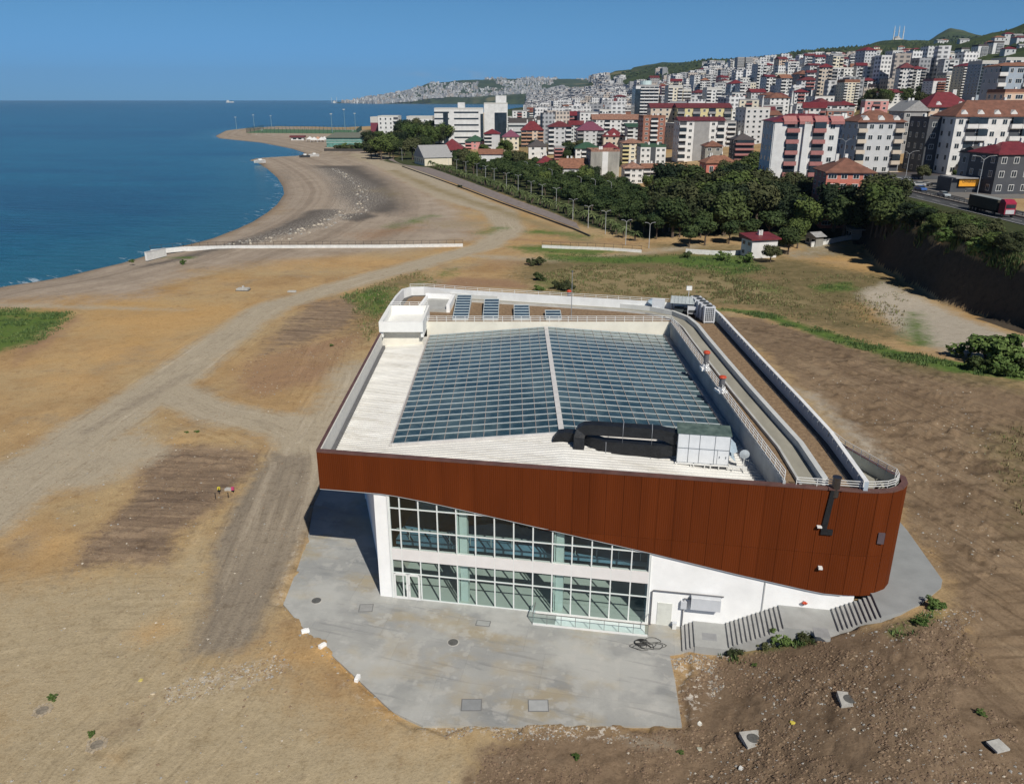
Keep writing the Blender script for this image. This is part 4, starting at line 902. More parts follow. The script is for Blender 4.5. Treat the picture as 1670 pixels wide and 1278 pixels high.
# air handling unit
ahu = at_s('air_handling_unit', 'large pale grey air handling unit with dark green top on the sheet roof', 'ventilation unit', 21.75, -4.15, 11.0)
ahp = mat('unit_panel', (.70, .72, .74), .45, var=.05); b = MB(); b.box(0, 3.7, 0, 1.75, .28, 2.55); bd = b.build('casing', ahp, ahu)
b = MB()
for x in (.0, .78, 1.55, 2.62, 3.66): b.box(x, x + .035, -.02, 0, .28, 2.55)
for z in (.27, 1.40, 2.52): b.box(0, 3.7, -.025, 0, z, z + .035)
b.box(2.85, 2.87, -.02, 0, .3, 1.4); b.box(3.0, 3.04, -.05, 0, .8, .95); b.box(3.45, 3.49, -.05, 0, .8, .95); b.build('seam', mat('seam_dark', (.16, .18, .2), .5), bd)
b = MB(); b.box(-.06, 3.76, -.06, 1.85, 2.55, 2.62); b.build('top_cover', mat('green_cover', (.045, .075, .065), .6, scale=1.5, col2=(.14, .19, .165)), ahu)
b = MB()
for x in (0, 1.2, 2.4, 3.65): b.box(x, x + .08, -.1, 1.85, .0, .28)
b.box(-.1, 5.0, -.12, -.02, .18, .28)
for x in (0, 1.0, 2.0, 3.0, 4.0, 4.9): b.box(x, x + .06, -.12, -.04, -.05, .2)
b.build('base_frame', whitep, ahu)
b = MB(); b.add([(3.72, .1, 1.9), (4.25, .1, 1.35), (4.25, 1.6, 1.35), (3.72, 1.6, 1.9), (3.72, .1, 1.3), (4.0, .1, 1.2)], [(0, 1, 2, 3), (0, 4, 5, 1)]); b.add([(3.72, .1, 1.0), (4.2, .1, .5), (4.2, 1.6, .5), (3.72, 1.6, 1.0)], [(0, 1, 2, 3)])
b.build('rain_hood', mat('hood_metal', (.45, .55, .62), .4), ahu)
blk = mat('black_insulation', (.011, .012, .014), .55, var=.4, scale=2, bump=.3, bscale=6)
def duct(mb, pts, wd, ht):
    pts = [Vector(p) for p in pts]; o = len(mb.v); n = len(pts)
    for i, p in enumerate(pts):
        d = (pts[min(i + 1, n - 1)] - pts[max(i - 1, 0)]).normalized(); y = Vector((0, 1, 0)); z = d.cross(y).normalized()
        W_ = wd[i] if isinstance(wd, list) else wd; H_ = ht[i] if isinstance(ht, list) else ht
        for a_, c_ in ((-1, -1), (1, -1), (1, 1), (-1, 1)): mb.v.append(tuple(p + y * a_ * W_ / 2 + z * c_ * H_ / 2))
    for i in range(n - 1):
        for k in range(4): a_ = o + i * 4 + k; c_ = o + i * 4 + (k + 1) % 4; mb.f.append((a_, c_, c_ + 4, a_ + 4)); mb.m.append(0)
    mb.f.append((o, o + 1, o + 2, o + 3)); mb.m.append(0); e = o + 4 * (n - 1); mb.f.append((e + 3, e + 2, e + 1, e)); mb.m.append(0)
dc = at_s('air_duct', 'black insulated duct running high along the skylight into the pale unit', 'duct', 14.4, -5.0, 11.3)
b = MB(); duct(b, [(.2, -.35, 0), (.2, -.2, 1.25), (.32, 0, 1.62), (.6, 0, 1.8), (1.1, 0, 1.85), (6.0, 0, 1.85), (6.5, 0, 1.75), (7.33, 0, 1.5)], .85, [.78, .78, .8, .8, .8, .8, .8, 1.0]); b.build('duct_body', blk, dc)
b = MB(); b.tube([(3.4, -.5, -.25), (3.4, -.5, 2.3), (3.4, .5, 2.3)], .03); b.build('support_pole', mat('galvanised', (.25, .26, .28), .5), dc); b = MB(); b.tube([(5.5, -.5, -.25), (5.5, -.5, 2.25), (5.5, .5, 2.25)], .03); b.build('support_pole', mat('galvanised', (0, 0, 0)), dc)
b = MB(); b.box(-.25, .65, -.85, .2, -.25, .02); b.build('base_collar', mat('torn_lining', (.55, .48, .42), .8, var=.4, scale=6), dc)
dc2 = at_s('air_duct', 'black low duct lying in front of the higher duct on the white roof', 'duct', 12.6, -5.4, 11.35)
b = MB(); duct(b, [(.25, .3, .0), (.28, .25, .45), (.5, .2, .78), (.9, .15, .86), (2.2, .1, .86), (3.0, -.2, .7), (3.8, -.5, .5), (8.0, -.5, .48), (9.13, -.3, .55)], [.8, .8, .8, .8, .8, .8, .85, .85, .9], [.7, .7, .7, .7, .7, .75, .95, .95, .8]); b.build('duct_body', blk, dc2)
b = MB(); b.tube([(4.0, -1.0, -.2), (4.0, -1.0, 1.0)], .025); b.build('support_pole', mat('galvanised', (0, 0, 0)), dc2)
b = MB(); b.box(-.3, .8, -.3, .8, -.3, .0); b.build('base_collar', mat('foam_collar', (.60, .52, .36), .8), dc2)
# satellite dish
ds = at_s('satellite_dish', 'small grey satellite dish beside the air handling unit on the roof', 'satellite dish', 26.55, -4.6, 10.75)
b = MB(); n = 16; ring_ = []
for i in range(4):
    r = .36 * i / 3; ring_.append([(r * math.cos(2 * math.pi * k / n), r * .25 - .12, 1.3 + r * math.sin(2 * math.pi * k / n)) for k in range(n)])
for i in range(3):
    for k in range(n): b.quad(ring_[i][k], ring_[i][(k + 1) % n], ring_[i + 1][(k + 1) % n], ring_[i + 1][k])
b.build('dish', mat('dish_grey', (.38, .42, .45), .5), ds); b = MB(); b.tube([(0, .0, 0), (0, 0, 1.3)], .04); b.tube([(0, 0, .9), (.2, -.75, 1.15)], .02); b.build('mast', whitep, ds)
# red capped flues
redc = mat('red_cap', (.50, .07, .03), .5); dpipe = mat('flue_pipe', (.13, .13, .14), .4)
fl0 = thing('roof_flue', 'dark flue with red cap on the court wall, farther of the pair', 'flue', (18.15, 69.8, 12.35), 0, 'red capped roof flues')
b = MB(); b.tube([(0, 0, .1), (0, 0, 1.5)], .24, 12); b.build('pipe', dpipe, fl0); b = MB(); b.tube([(0, 0, 1.5), (0, 0, 1.58), (0, 0, 1.72), (0, 0, 1.8)], [.28, .34, .30, .1], 12); b.build('cap', redc, fl0)
b = MB(); b.box(-.45, .35, -.5, .5, -.05, .22); b.tube([(0, .0, .1), (0, 0, .5)], .32, 10); b.build('base', white, fl0)
dup(fl0, (18.15, 63.8, 12.35), .2, (1, 1, .8), 'shorter dark flue with red cap on the court wall, nearer of the pair')
f3 = dup(fl0, (7.15, 96.6, 12.0), 0, .95, 'dark flue with red cap against the white back parapet')
fb_ = at_s('metal_flue', 'wide shiny steel flue standing on the edge of the rust cladding', 'flue', 31.85, .05, 11.55)
b = MB(); b.tube([(0, 0, 0), (0, 0, 1.3), (0, 0, 1.32), (0, 0, 1.42)], [.26, .26, .3, .3], 14); b.build('pipe', mat('steel_flue', (.13, .13, .14), .28, metal=.85), fb_); b = MB(); b.box(-.45, .45, -.25, .3, .52, .6); b.build('flange', capm, fb_)
bd_ = at_s('facade_shadow_strip', 'black upright shadow strip with short foot on the rust cladding below the steel flue', 'duct', 31.45, .18, 8.75); b = MB(); b.add([(-.16, 0, .4), (.2, 0, .4), (.4, 0, 3.3), (.08, 0, 3.3), (-.16, -.1, .4), (.2, -.1, .4), (.4, -.1, 3.3), (.08, -.1, 3.3)], [(4, 5, 6, 7), (0, 4, 7, 3), (5, 1, 2, 6), (3, 7, 6, 2)]); b.build('shadow_upright', blk, bd_); b = MB(); b.box(-.16, .6, -.12, 0, 0, .40); b.build('shadow_foot', blk, bd_)  # flat black strip laid on the cladding to stand for a cast shadow
mt = thing('lightning_mast', 'thin tall grey mast standing on the planted roof deck', 'mast', (6.9, 88.8, 11.98)); b = MB(); b.tube([(0, 0, 0), (0, 0, 5.6)], [.05, .03]); b.build('pole', mat('galvanised', (0, 0, 0)), mt); b = MB(); b.tube([(0, 0, 5.55), (0, 0, 5.75)], .09); b.build('tip', dpipe, mt)
# condenser row
um = mat('unit_grey', (.55, .57, .60), .5, var=.06); gmn = mat('unit_grille', (.05, .055, .06), .5)
u0 = None
for k, lab in enumerate(['nearest tall grey cooling unit with square grille at the row end', 'second tall grey cooling unit from the near end of the row', 'third tall grey cooling unit from the near end of the row', 'fourth tall grey cooling unit from the near end of the row', 'farthest tall grey cooling unit of the row at the parapet corner']):
    P = (22.55 - .12 * k, 87.4 + 1.15 * k, 12.0)
    if u0 is None:
        u0 = thing('cooling_unit', lab, 'air conditioner', P, 0, 'cooling units in a row on the roof')
        b = MB(); b.box(-.62, .62, -.42, .42, .12, 1.95); b.build('casing', um, u0); b = MB()
        for i in range(5):
            for j in range(7): b.box(-.5 + i * .205, -.5 + i * .205 + .15, -.435, -.41, .3 + j * .22, .3 + j * .22 + .17)
        b.build('grille', gmn, u0); b = MB(); b.tube([(0, 0, 1.95), (0, 0, 2.05)], .36, 14); b.build('fan_guard', gmn, u0)
        b = MB()
        for x in (-.55, .5):
            for y in (-.38, .33): b.box(x, x + .06, y, y + .06, 0, .12)
        b.build('foot', um, u0)
    else: dup(u0, P, 0, None, lab)
cb = thing('equipment_cabinet', 'pale grey metal cabinet with louvred side beside the roof path', 'cabinet', (17.7, 92.6, 12.0), R(-12)); b = MB(); b.box(-.75, .75, -.5, .5, .15, 1.5); b.build('casing', um, cb); b = MB(); b.add([(-.75, -.5, 1.5), (-1.3, -.5, 1.2), (-1.3, .5, 1.2), (-.75, .5, 1.5), (-.75, -.5, .9), (-.75, .5, .9)], [(0, 1, 2, 3), (0, 4, 1), (3, 2, 5), (1, 4, 5, 2)]); b.build('hood', mat('hood_metal', (0, 0, 0)), cb)
b = MB()
for x in (-.7, .6): b.box(x, x + .1, -.45, .45, 0, .15)
b.build('foot', gmn, cb)
cn = thing('plant_canopy', 'open steel canopy with sloping ribbed roof over roof pumps', 'canopy', (20.3, 91.3, 12.0), R(-14)); b = MB()
b.add([(-1.4, -1.0, 1.55), (1.4, -1.0, 1.55), (1.4, .9, 1.95), (-1.4, .9, 1.95), (-1.4, -1.0, 1.48), (1.4, -1.0, 1.48), (1.4, .9, 1.88), (-1.4, .9, 1.88)], [(0, 1, 2, 3), (7, 6, 5, 4), (0, 4, 5, 1), (1, 5, 6, 2), (3, 2, 6, 7), (0, 3, 7, 4)])
for k in range(7): b.beam((-1.3 + k * .43, -1.0, 1.58), (-1.3 + k * .43, .9, 1.98), .06)
b.build('canopy_roof', mat('canopy_sheet', (.42, .46, .47), .45), cn); b = MB()
for x in (-1.2, 1.2):
    for y, h in ((-.85, 1.5), (.8, 1.85)): b.box(x - .04, x + .04, y - .04, y + .04, 0, h)
b.build('post', gmn, cn); b = MB(); b.box(-.9, .2, -.3, .5, 0, .8); b.tube([(.5, -.2, .35), (.5, .6, .35)], .3); b.build('pump', dark, cn)
sc_ = thing('roof_cooler', 'small grey condensing unit on legs in front of the steel canopy', 'air conditioner', (21.2, 89.9, 12.0), R(-10)); b = MB(); b.box(-.55, .55, -.3, .3, .45, 1.25); b.build('casing', um, sc_); b = MB(); b.box(-.45, .45, -.315, -.295, .55, .9); b.build('grille', gmn, sc_); b = MB()
for x in (-.5, .44):
    for y in (-.27, .21): b.box(x, x + .06, y, y + .06, 0, .45)
b.build('leg', whitep, sc_)
fld = thing('floodlight', 'white floodlight on a short pole above the steel canopy', 'floodlight', (21.1, 91.9, 13.0), 0); b = MB(); b.tube([(0, 0, 0), (0, 0, 1.9)], .035); b.build('pole', um, fld); b = MB(); b.box(-.32, .32, -.12, .1, 1.75, 2.25); b.build('lamp_housing', whitep, fld)
# wall mounted unit and pipe on the white wall
wu = at_s('wall_air_conditioner', 'long grey air conditioner box mounted on the white wall above the stairs', 'air conditioner', 23.3, .0, 2.0); b = MB(); b.box(0, 2.05, -.55, -.02, 0, .95); b.build('casing', um, wu); b = MB(); b.box(.0, 2.05, -.56, -.5, .93, .97); b.box(0, .03, -.57, -.02, 0, .96); b.build('lid', mat('unit_light', (.66, .68, .7), .5), wu)
eb = at_s('meter_box', 'small square grey meter box on the white wall beside the air conditioner', 'electric box', 22.62, .0, 1.75); b = MB(); b.box(0, .42, -.24, -.02, 0, .6); b.build('case', um, eb); b = MB(); b.tube([(.2, -.1, 0), (.2, -.1, -1.5)], .04); b.tube([(.2, -.1, .6), (.2, -.1, .8), (.7, -.1, .8)], .04); b.build('conduit', dpipe, eb)
pp = at_s('wall_pipe', 'dark pipe running up and along the white wall from the glass front', 'pipe', 20.55, .1, 0.05); b = MB(); b.tube([(0, 0, 0), (0, 0, 2.85), (.1, 0, 2.95), (5.0, 0, 2.95)], .05); b.build('pipe_run', dpipe, pp); b = MB(); b.tube([(.0, .0, .0), (.0, .0, .05)], .08); b.build('flange', dpipe, pp)
bx_ = at_s('floor_cabinet', 'tiny white cabinet standing at the foot of the first stair flight', 'cabinet', 22.15, .25, .05); b = MB(); b.box(0, .28, -.15, .1, 0, .5); b.build('case', whitep, bx_); b = MB(); b.box(-.02, .3, -.17, .12, .5, .53); b.build('lid', um, bx_)
fx = at_s('wall_horn', 'small red and grey sounder fixed low on the white wall', 'siren', 31.0, .02, 3.25); b = MB(); b.tube([(0, -.05, 0), (-.12, -.2, -.1)], [.05, .11]); b.tube([(0, -.05, 0), (.12, -.2, -.1)], [.05, .11]); b.build('horn', redc, fx); b = MB(); b.box(-.05, .05, -.08, 0, -.05, .06); b.build('bracket', um, fx)
sl_ = at_s('wall_lamp', 'small white camera fixed on the rust cladding near its lower edge', 'camera', 31.6, .18, 6.15); b = MB(); b.box(-.12, .14, -.3, 0, 0, .14); b.build('housing', whitep, sl_); b = MB(); b.box(-.03, .03, -.1, .06, .0, .08); b.build('bracket', dpipe, sl_)
# balustrade in front of the glass
bal = at_s('glass_balustrade', 'low glass balustrade with white rails in front of the hall windows', 'balustrade', 12.1, 0, .05)
b = MB(); b.beam((0, -1.5, .06), (8.3, -1.5, .06), .16, .12); b.beam((0, -.1, .06), (8.3, -.1, .06), .1, .1); b.build('curb', whitep, bal)
b = MB(); b.beam((0, -1.5, .95), (8.3, -1.5, .95), .04); b.beam((0, -.1, .9), (0, -1.5, .95), .06); b.beam((8.3, -.1, .9), (8.3, -1.5, .95), .04)
b.build('handrail', mat('dark_rail', (.16, .16, .16), .5), bal)
for k in range(9):
    b = MB(); x = k * 8.3 / 8; b.beam((x, -1.5, 0), (x, -1.5, .95), .035); b.build('post', mat('dark_rail', (0, 0, 0)), bal)
b = MB(); b.quad((0, -1.5, .12), (8.3, -1.5, .12), (8.3, -1.5, .92), (0, -1.5, .92)); b.quad((0, -.12, .12), (0, -1.48, .12), (0, -1.48, .9), (0, -.12, .9)); b.build('glass_panel', gm_, bal)
b = MB(); b.box(1.6, 8.1, -1.38, -.2, .01, .03); b.build('floor_sheet', white, bal)
# --- stairs and the upper terrace
stc = mat('stair_concrete', (.33, .33, .32), .85, var=.15, scale=1.5); RS = .157
st = at_s('outdoor_stairs', 'long grey concrete stairs climbing to the right along the white wall', 'stairs', 22.8, 0, 0)
def flight(s0, s1, n, z0, w0, w1):
    b = MB(); run = (s1 - s0) / n
    for k in range(n):
        b.box(s0 - 22.8 + k * run, s1 - 22.8, w0, w1, z0 + RS * k if k else -.2, z0 + RS * (k + 1))
    b.build('flight', stc, st)
    b = MB()
    for k in range(n): b.box(s0 - 22.8 + k * run - .012, s0 - 22.8 + k * run + .0, w0, w1, z0 + RS * k + .005, z0 + RS * (k + 1) - .03)
flight(22.8, 23.6, 3, .05, -2.8, 0); flight(25.9, 29.3, 12, .05 + RS * 4, -2.7, 0); flight(32.85, 35.3, 9, .05 + RS * 17, -2.45, 0)
b = MB(); b.box(.8, 3.1, -2.85, 0, -.2, .05 + RS * 4); b.build('landing', mat('landing_concrete', (.33, .335, .325), .85, var=.12, scale=.8), st); b = MB(); b.box(6.5, 10.05, -2.55, 0, 1.4, .05 + RS * 17); b.prism([(8.2, -2.5), (9.0, -3.5), (10.3, -3.5), (10.05, -2.5)], 1.4, .02 + RS * 17); b.build('landing', mat('landing_concrete', (.33, .335, .325), .85, var=.12, scale=.8), st)
for x in (1.35, 8.4):
    b = MB(); z = .056 + RS * (4 if x < 4 else 17)
    b.box(x, x + 1.0, -2.05 if x < 4 else -3.2, -1.25 if x < 4 else -2.2, z - .02, z); b.build('access_plate', mat('plate_grey', (.27, .275, .28), .7), st)
tz = .05 + RS * 27
TP = [fw(35.3, .0), fw(35.3, 2.46), g(1470, 998, tz), g(1500, 985, tz), g(1535, 957, tz), g(1537, 945, tz), g(1480, 865, tz), Vector((31.3, 62, 0)), Vector((25, 62, 0)), Vector((24.3, 47, 0))]
b = MB(); b.prism([L(p.x, p.y) if 0 else ((lambda q: (q[0] - 22.8, q[1]))(L(p.x, p.y))) for p in TP], 3.4, tz); b.build('terrace', mat('terrace_concrete', (.27, .28, .28), .8, var=.12, scale=.5), st)
# hall floor / plaza surround between slab and stairs is part of the paving
# --- small things on and around the paving
def onfloor(name, label, cat, u, v, z=None, grp=None, rz=0.0):
    P = g(u, v, z) if z is not None else gp(u, v, .0 if name != 'manhole' else -.02); return thing(name, label, cat, P, rz, grp)
iron = mat('cast_iron', (.10, .10, .095), .7, var=.3, scale=8); ringm = mat('concrete_ring', (.42, .41, .38), .9, var=.2, scale=4)
def manhole(label, u, v, z=None, block=False, rz=0, worn=False):
    o = onfloor('manhole', label, 'manhole', u, v, z, 'round iron manhole covers', rz)
    b = MB(); b.tube([(0, 0, 0), (0, 0, .03 if not block else .165)], .36, 20); b.build('cover', iron if not worn else mat('dusty_iron', (.21, .18, .14), .9, var=.4, scale=5), o)
    b = MB()
    if block: b.box(-.6, .6, -.6, .6, -.5, .14); o.location.z -= .06
    else: b.tube([(0, 0, -.05), (0, 0, .018)], .44, 20)
    if worn:
        for k in range(16): a = k * .4; r_ = random.uniform(.42, .62); b.prism([(r_ * math.cos(a) + q[0], r_ * math.sin(a) + q[1]) for q in ((-.09, -.06), (.07, -.09), (.1, .06), (-.06, .08))], -.05, random.uniform(.03, .11))
    b.build('surround', ringm if not worn else mat('dusty_ring', (.36, .30, .22), .95, var=.3, scale=5), o); return o
manhole('round iron manhole near the left corner of the grey paving', 516, 979, .055); manhole('round iron manhole in the middle of the grey paving', 739, 1047, .055)
manhole('round manhole in weathered square block just below the paving edge', 773, 1205, None, True, .1); manhole('square concrete manhole block half covered with reddish soil', 1228, 1205, None, True, .15)
manhole('pale square manhole block alone amid the brown clods', 1386, 1141, None, True, -.15); manhole('pale square manhole block nearest the terrace at right', 1588, 1015, None, True, -.2)
manhole('round manhole in dirt at lower left, beside green weeds, the upper one', 69, 1158, worn=True); manhole('round manhole in dirt at lower left with rubble ring, the lower one', 158, 1214, worn=True)
def plate(label, u, v, wd, dp, c_=(.30, .31, .31), rz=0.0):
    o = onfloor('inspection_plate', label, 'access cover', u, v, .055, 'square covers in the paving', rz); b = MB(); b.box(-wd / 2, wd / 2, -dp / 2, dp / 2, 0, .012); b.build('cover', mat('cover_%d' % int(c_[0] * 1000), c_, .7, var=.1), o)
    b = MB()
    for a in (-1, 1): b.box(-wd / 2 - .03, wd / 2 + .03, a * dp / 2 - .03, a * dp / 2 + .03, 0, .02); b.box(a * wd / 2 - .03, a * wd / 2 + .03, -dp / 2, dp / 2, 0, .021)
    b.build('frame', mat('cover_edge', (.17, .17, .17), .7), o)
plate('dark square cover near the lower edge of the paving', 769, 1149, 1.25, 1.0, (.25, .26, .265)); plate('pale square cover near the lower edge of the paving', 878, 1150, 1.25, 1.0, (.36, .37, .37)); plate('dull square cover near the white pier', 597, 991, 1.0, .9, (.29, .29, .28), .05); plate('small cover in the paving close to the glass front', 788, 1016, 1.0, .6, (.33, .34, .33), RZ)
for i, (u, v, l) in enumerate([(498, 1031, 'white foam block on the left paving edge, farthest of three'), (526, 1055, 'white foam block on the left paving edge, middle of three'), (583, 1108, 'white foam block on the left paving edge, nearest of three')]):
    o = onfloor('foam_block', l, 'block', u, v, .06, 'white blocks along the paving edge', R(30 + 25 * i)); b = MB(); b.box(-.28, .28, -.12, .12, 0, .25); b.box(-.24, .1, -.10, .1, .25, .31); b.build('block_body', white, o)
o = onfloor('loose_slab', 'flat pale concrete slab lying in dirt at lower right', 'slab', 1627, 1218, None, None, .3); b = MB(); b.prism([(-.42, -.35), (.4, -.38), (.44, .36), (-.38, .4)], .02, .14); b.build('slab_body', ringm, o)
for i, (u, v, l, c_) in enumerate([(1141, 1181, 'small white sheet scrap right of the paving corner', (.65, .64, .58)), (1140, 1222, 'small pale tile fragment below the paving corner', (.45, .45, .36)), (1292, 1179, 'small yellow plastic bag on the brown soil', (.62, .52, .08)), (230, 1110, 'small yellow rag on the sandy ground at lower left', (.6, .5, .15)), (1208, 1254, 'white crumpled rag near the lower edge of the soil', (.6, .6, .58)), (250, 1131, 'tan scrap of board on sandy ground', (.5, .42, .3))]):
    o = onfloor('scrap', l, 'litter', u, v, None, None, random.random() * 3); b = MB(); r_ = .16
    pts = [(r_ * random.uniform(.7, 1.3) * math.cos(k * 1.05), r_ * random.uniform(.6, 1.2) * math.sin(k * 1.05)) for k in range(6)]; b.prism(pts, .03, [random.uniform(.06, .14) for _ in pts]); b.build('scrap_sheet', mat('scrap_%d' % i, c_, .8), o)
o = onfloor('cable_coil', 'tangled coil of black cable on the paving by the balustrade', 'cable', 1040, 1047, .06); b = MB()
for k in range(6):
    r_ = .22 + .05 * k; pts = [(r_ * math.cos(t * .35) + .05 * k, r_ * .8 * math.sin(t * .35) - .03 * k, .03 + .02 * k) for t in range(19)]; b.tube(pts, .022, 5)
for k in range(7):
    cx_, cy_ = random.uniform(-.6, 1.5), random.uniform(-.6, .2); pts = [(cx_ + .55 * math.cos(t * .4 + k) * (1 + .2 * math.sin(t)), cy_ + .32 * math.sin(t * .4 + k), .03) for t in range(15)]; b.tube(pts, .018, 5)
b.build('cable', mat('black_rubber', (.02, .02, .02), .6), o)
# debris and marker posts by the dark patch on the left
o = onfloor('marker_frame', 'small frame of dark stakes with pink and yellow tags beside rubble', 'markers', 368, 806, None); b = MB()
for x, y in ((-.6, 0), (.7, .2), (-.6, -1.0), (.6, -.9)): b.beam((x, y, 0), (x, y, .7), .06)
b.build('stake', mat('black_rubber', (0, 0, 0)), o); b = MB(); b.box(.6, .85, .0, .2, .45, .75); b.build('pink_tag', mat('pink_tag', (.5, .06, .16), .6), o); b = MB(); b.box(-.75, -.5, .0, .2, .5, .75); b.build('yellow_tag', mat('yellow_tag', (.6, .5, .05), .6), o); b = MB(); b.prism([(-.3, .6), (.5, .5), (.4, .9), (-.2, .95)], 0, .3); b.build('rubble', ringm, o)
o = onfloor('broken_concrete', 'broken concrete foundation block with dark base on sandy ground', 'concrete block', 397, 473, None); b = MB(); b.prism([(-1.2, -.7), (1.1, -.8), (1.2, .6), (-1.0, .7)], 0, .45); b.prism([(-.3, .2), (.1, .2), (.1, .5), (-.3, .5)], .45, .8); b.build('block_body', ringm, o); b = MB(); b.prism([(-1.35, -.9), (1.3, -.95), (1.3, .8), (-1.2, .8)], -.1, .12); b.build('footing', iron, o)
o = onfloor('broken_concrete', 'pale concrete rubble half hidden by weeds right of the track', 'concrete block', 477, 476, None); b = MB(); b.prism([(-.9, -.5), (.9, -.6), (.7, .4), (-.8, .5)], 0, .25); b.build('block_body', ringm, o)
# ================================================================ THE TOWN
def M_(n, c, **k): return mat(n, c, **k)
wallm = {'white': M_('town_white', (.64, .64, .63), var=.14, scale=.3), 'cream': M_('town_cream', (.66, .60, .47), var=.07, scale=.3), 'pale grey': M_('town_pale_grey', (.50, .51, .52), var=.08, scale=.3),
         'grey': M_('town_grey', (.28, .28, .28), var=.15, scale=.3), 'beige': M_('town_beige', (.55, .47, .38), var=.1, scale=.3), 'pink': M_('town_pink', (.55, .26, .25), var=.1, scale=.3), 'yellow': M_('town_yellow', (.60, .53, .28), var=.1, scale=.3),
         'peach': M_('town_peach', (.58, .45, .35), var=.08, scale=.3), 'brick red': M_('town_brick', (.27, .115, .08), var=.1, scale=.3), 'green': M_('town_green', (.42, .52, .45), var=.1, scale=.3), 'blue grey': M_('town_blue', (.30, .36, .43), var=.1, scale=.3),
         'dark': M_('town_dark', (.06, .065, .075), var=.2, scale=.3), 'concrete': M_('town_concrete', (.30, .29, .26), var=.35, scale=.25, stretch=(1, 1, .3)), 'maroon': M_('town_maroon', (.16, .03, .05)), 'salmon': M_('town_salmon', (.52, .17, .125)), 'orange': M_('town_orange', (.46, .27, .18)), 'rose': M_('town_rose', (.36, .15, .14))}
roofm = {'red': M_('roof_red', (.155, .026, .032), rough=.5, var=.25, scale=.6), 'dark red': M_('roof_darkred', (.13, .03, .035), rough=.6, var=.25, scale=.6), 'brown': M_('roof_brown', (.17, .075, .05), rough=.8, var=.3, scale=.6), 'tile': M_('roof_tile', (.23, .105, .065), rough=.85, var=.3, scale=.8),
         'green': M_('roof_green', (.035, .085, .05), rough=.6, var=.2), 'grey': M_('roof_grey', (.30, .30, .30), var=.2), 'dark': M_('roof_dark', (.07, .06, .06), var=.3), 'white': M_('roof_white', (.50, .49, .46), var=.1), 'purple': M_('roof_purple', (.17, .05, .085), rough=.6, var=.15), 'rust': M_('roof_rust', (.26, .14, .10), var=.5, scale=1.2)}
glassm = mat('window_glass', (.022, .032, .042), .2, var=.5, scale=.25, spec=.6)
frw = mat('window_frame', (.66, .66, .64), .5)
def roof_mesh(kind, w_, d_, z, h, ov=.6):
    b = MB(); x0, x1, y0, y1 = -w_ / 2 - ov, w_ / 2 + ov, -ov, d_ + ov
    if kind == 'flat':
        b.box(x0 + ov, x1 - ov, y0 + ov, y1 - ov, z, z + .12); t_ = .3
        for a in ((x0 + ov, x1 - ov, y0 + ov, y0 + ov + t_), (x0 + ov, x1 - ov, y1 - ov - t_, y1 - ov), (x0 + ov, x0 + ov + t_, y0 + ov + t_, y1 - ov - t_), (x1 - ov - t_, x1 - ov, y0 + ov + t_, y1 - ov - t_)): b.box(*a, z + .12, z + h)
    elif kind == 'gable':
        ym = (y0 + y1) / 2; b.add([(x0, y0, z), (x1, y0, z), (x1, y1, z), (x0, y1, z), (x0, ym, z + h), (x1, ym, z + h)], [(0, 1, 5, 4), (2, 3, 4, 5), (1, 2, 5), (3, 0, 4), (3, 2, 1, 0)])
    elif kind == 'gable_front':
        b.add([(x0, y0, z), (x1, y0, z), (x1, y1, z), (x0, y1, z), (0, y0, z + h), (0, y1, z + h)], [(0, 4, 5, 3), (1, 2, 5, 4), (0, 1, 4), (2, 3, 5), (3, 2, 1, 0)])
    elif kind == 'shed':
        b.add([(x0, y0, z), (x1, y0, z), (x1, y1, z), (x0, y1, z), (x0, y0, z + .3), (x1, y0, z + .3), (x1, y1, z + h), (x0, y1, z + h)], [(4, 5, 6, 7), (0, 1, 5, 4), (1, 2, 6, 5), (3, 0, 4, 7), (2, 3, 7, 6), (3, 2, 1, 0)])
    else:
        k = min(w_, d_) / 2 * .95; ym = (y0 + y1) / 2; e = max((x1 - x0) / 2 - k, .3)
        if x1 - x0 >= y1 - y0: A_, B_ = (-e, ym, z + h), (e, ym, z + h)
        else: A_, B_ = (0, y0 + k, z + h), (0, y1 - k, z + h)
        vs = [(x0, y0, z), (x1, y0, z), (x1, y1, z), (x0, y1, z), A_, B_, (x0, y0, z - .25), (x1, y0, z - .25), (x1, y1, z - .25), (x0, y1, z - .25)]
        f = [(0, 1, 5, 4), (1, 2, 5), (2, 3, 4, 5), (3, 0, 4)] if x1 - x0 >= y1 - y0 else [(0, 1, 4), (1, 2, 5, 4), (2, 3, 5), (3, 0, 4, 5)]
        b.add(vs, f + [(6, 7, 1, 0), (7, 8, 2, 1), (8, 9, 3, 2), (9, 6, 0, 3), (9, 8, 7, 6)])
    return b
def window_mb(b, x, z, ww, wh, y=0.0, face='f', X0=0, mi=(1, 2), n=2, w_=0):
    """frame box proud of the wall and glass; face f = front, l = left side, r = right side"""
    def P(a, dep, zz):
        if face == 'f': return (a, y - dep, zz)
        if face == 'l': return (-w_ / 2 - dep, a, zz)
        return (w_ / 2 + dep, a, zz)
    def q(a0, a1, z0, z1, dep, m_):
        vs = [P(a0, dep, z0), P(a1, dep, z0), P(a1, dep, z1), P(a0, dep, z1)]
        if face == 'l': vs = vs[::-1]
        b.add(vs, [(0, 1, 2, 3)], m_)
    q(x - ww / 2 - .09, x + ww / 2 + .09, z - .09, z + wh + .09, .03, mi[0])
    for k in range(n): q(x - ww / 2 + ww * k / n + .04, x - ww / 2 + ww * (k + 1) / n - .04, z + .03, z + wh - .03, .045, mi[1])
WIN = {}
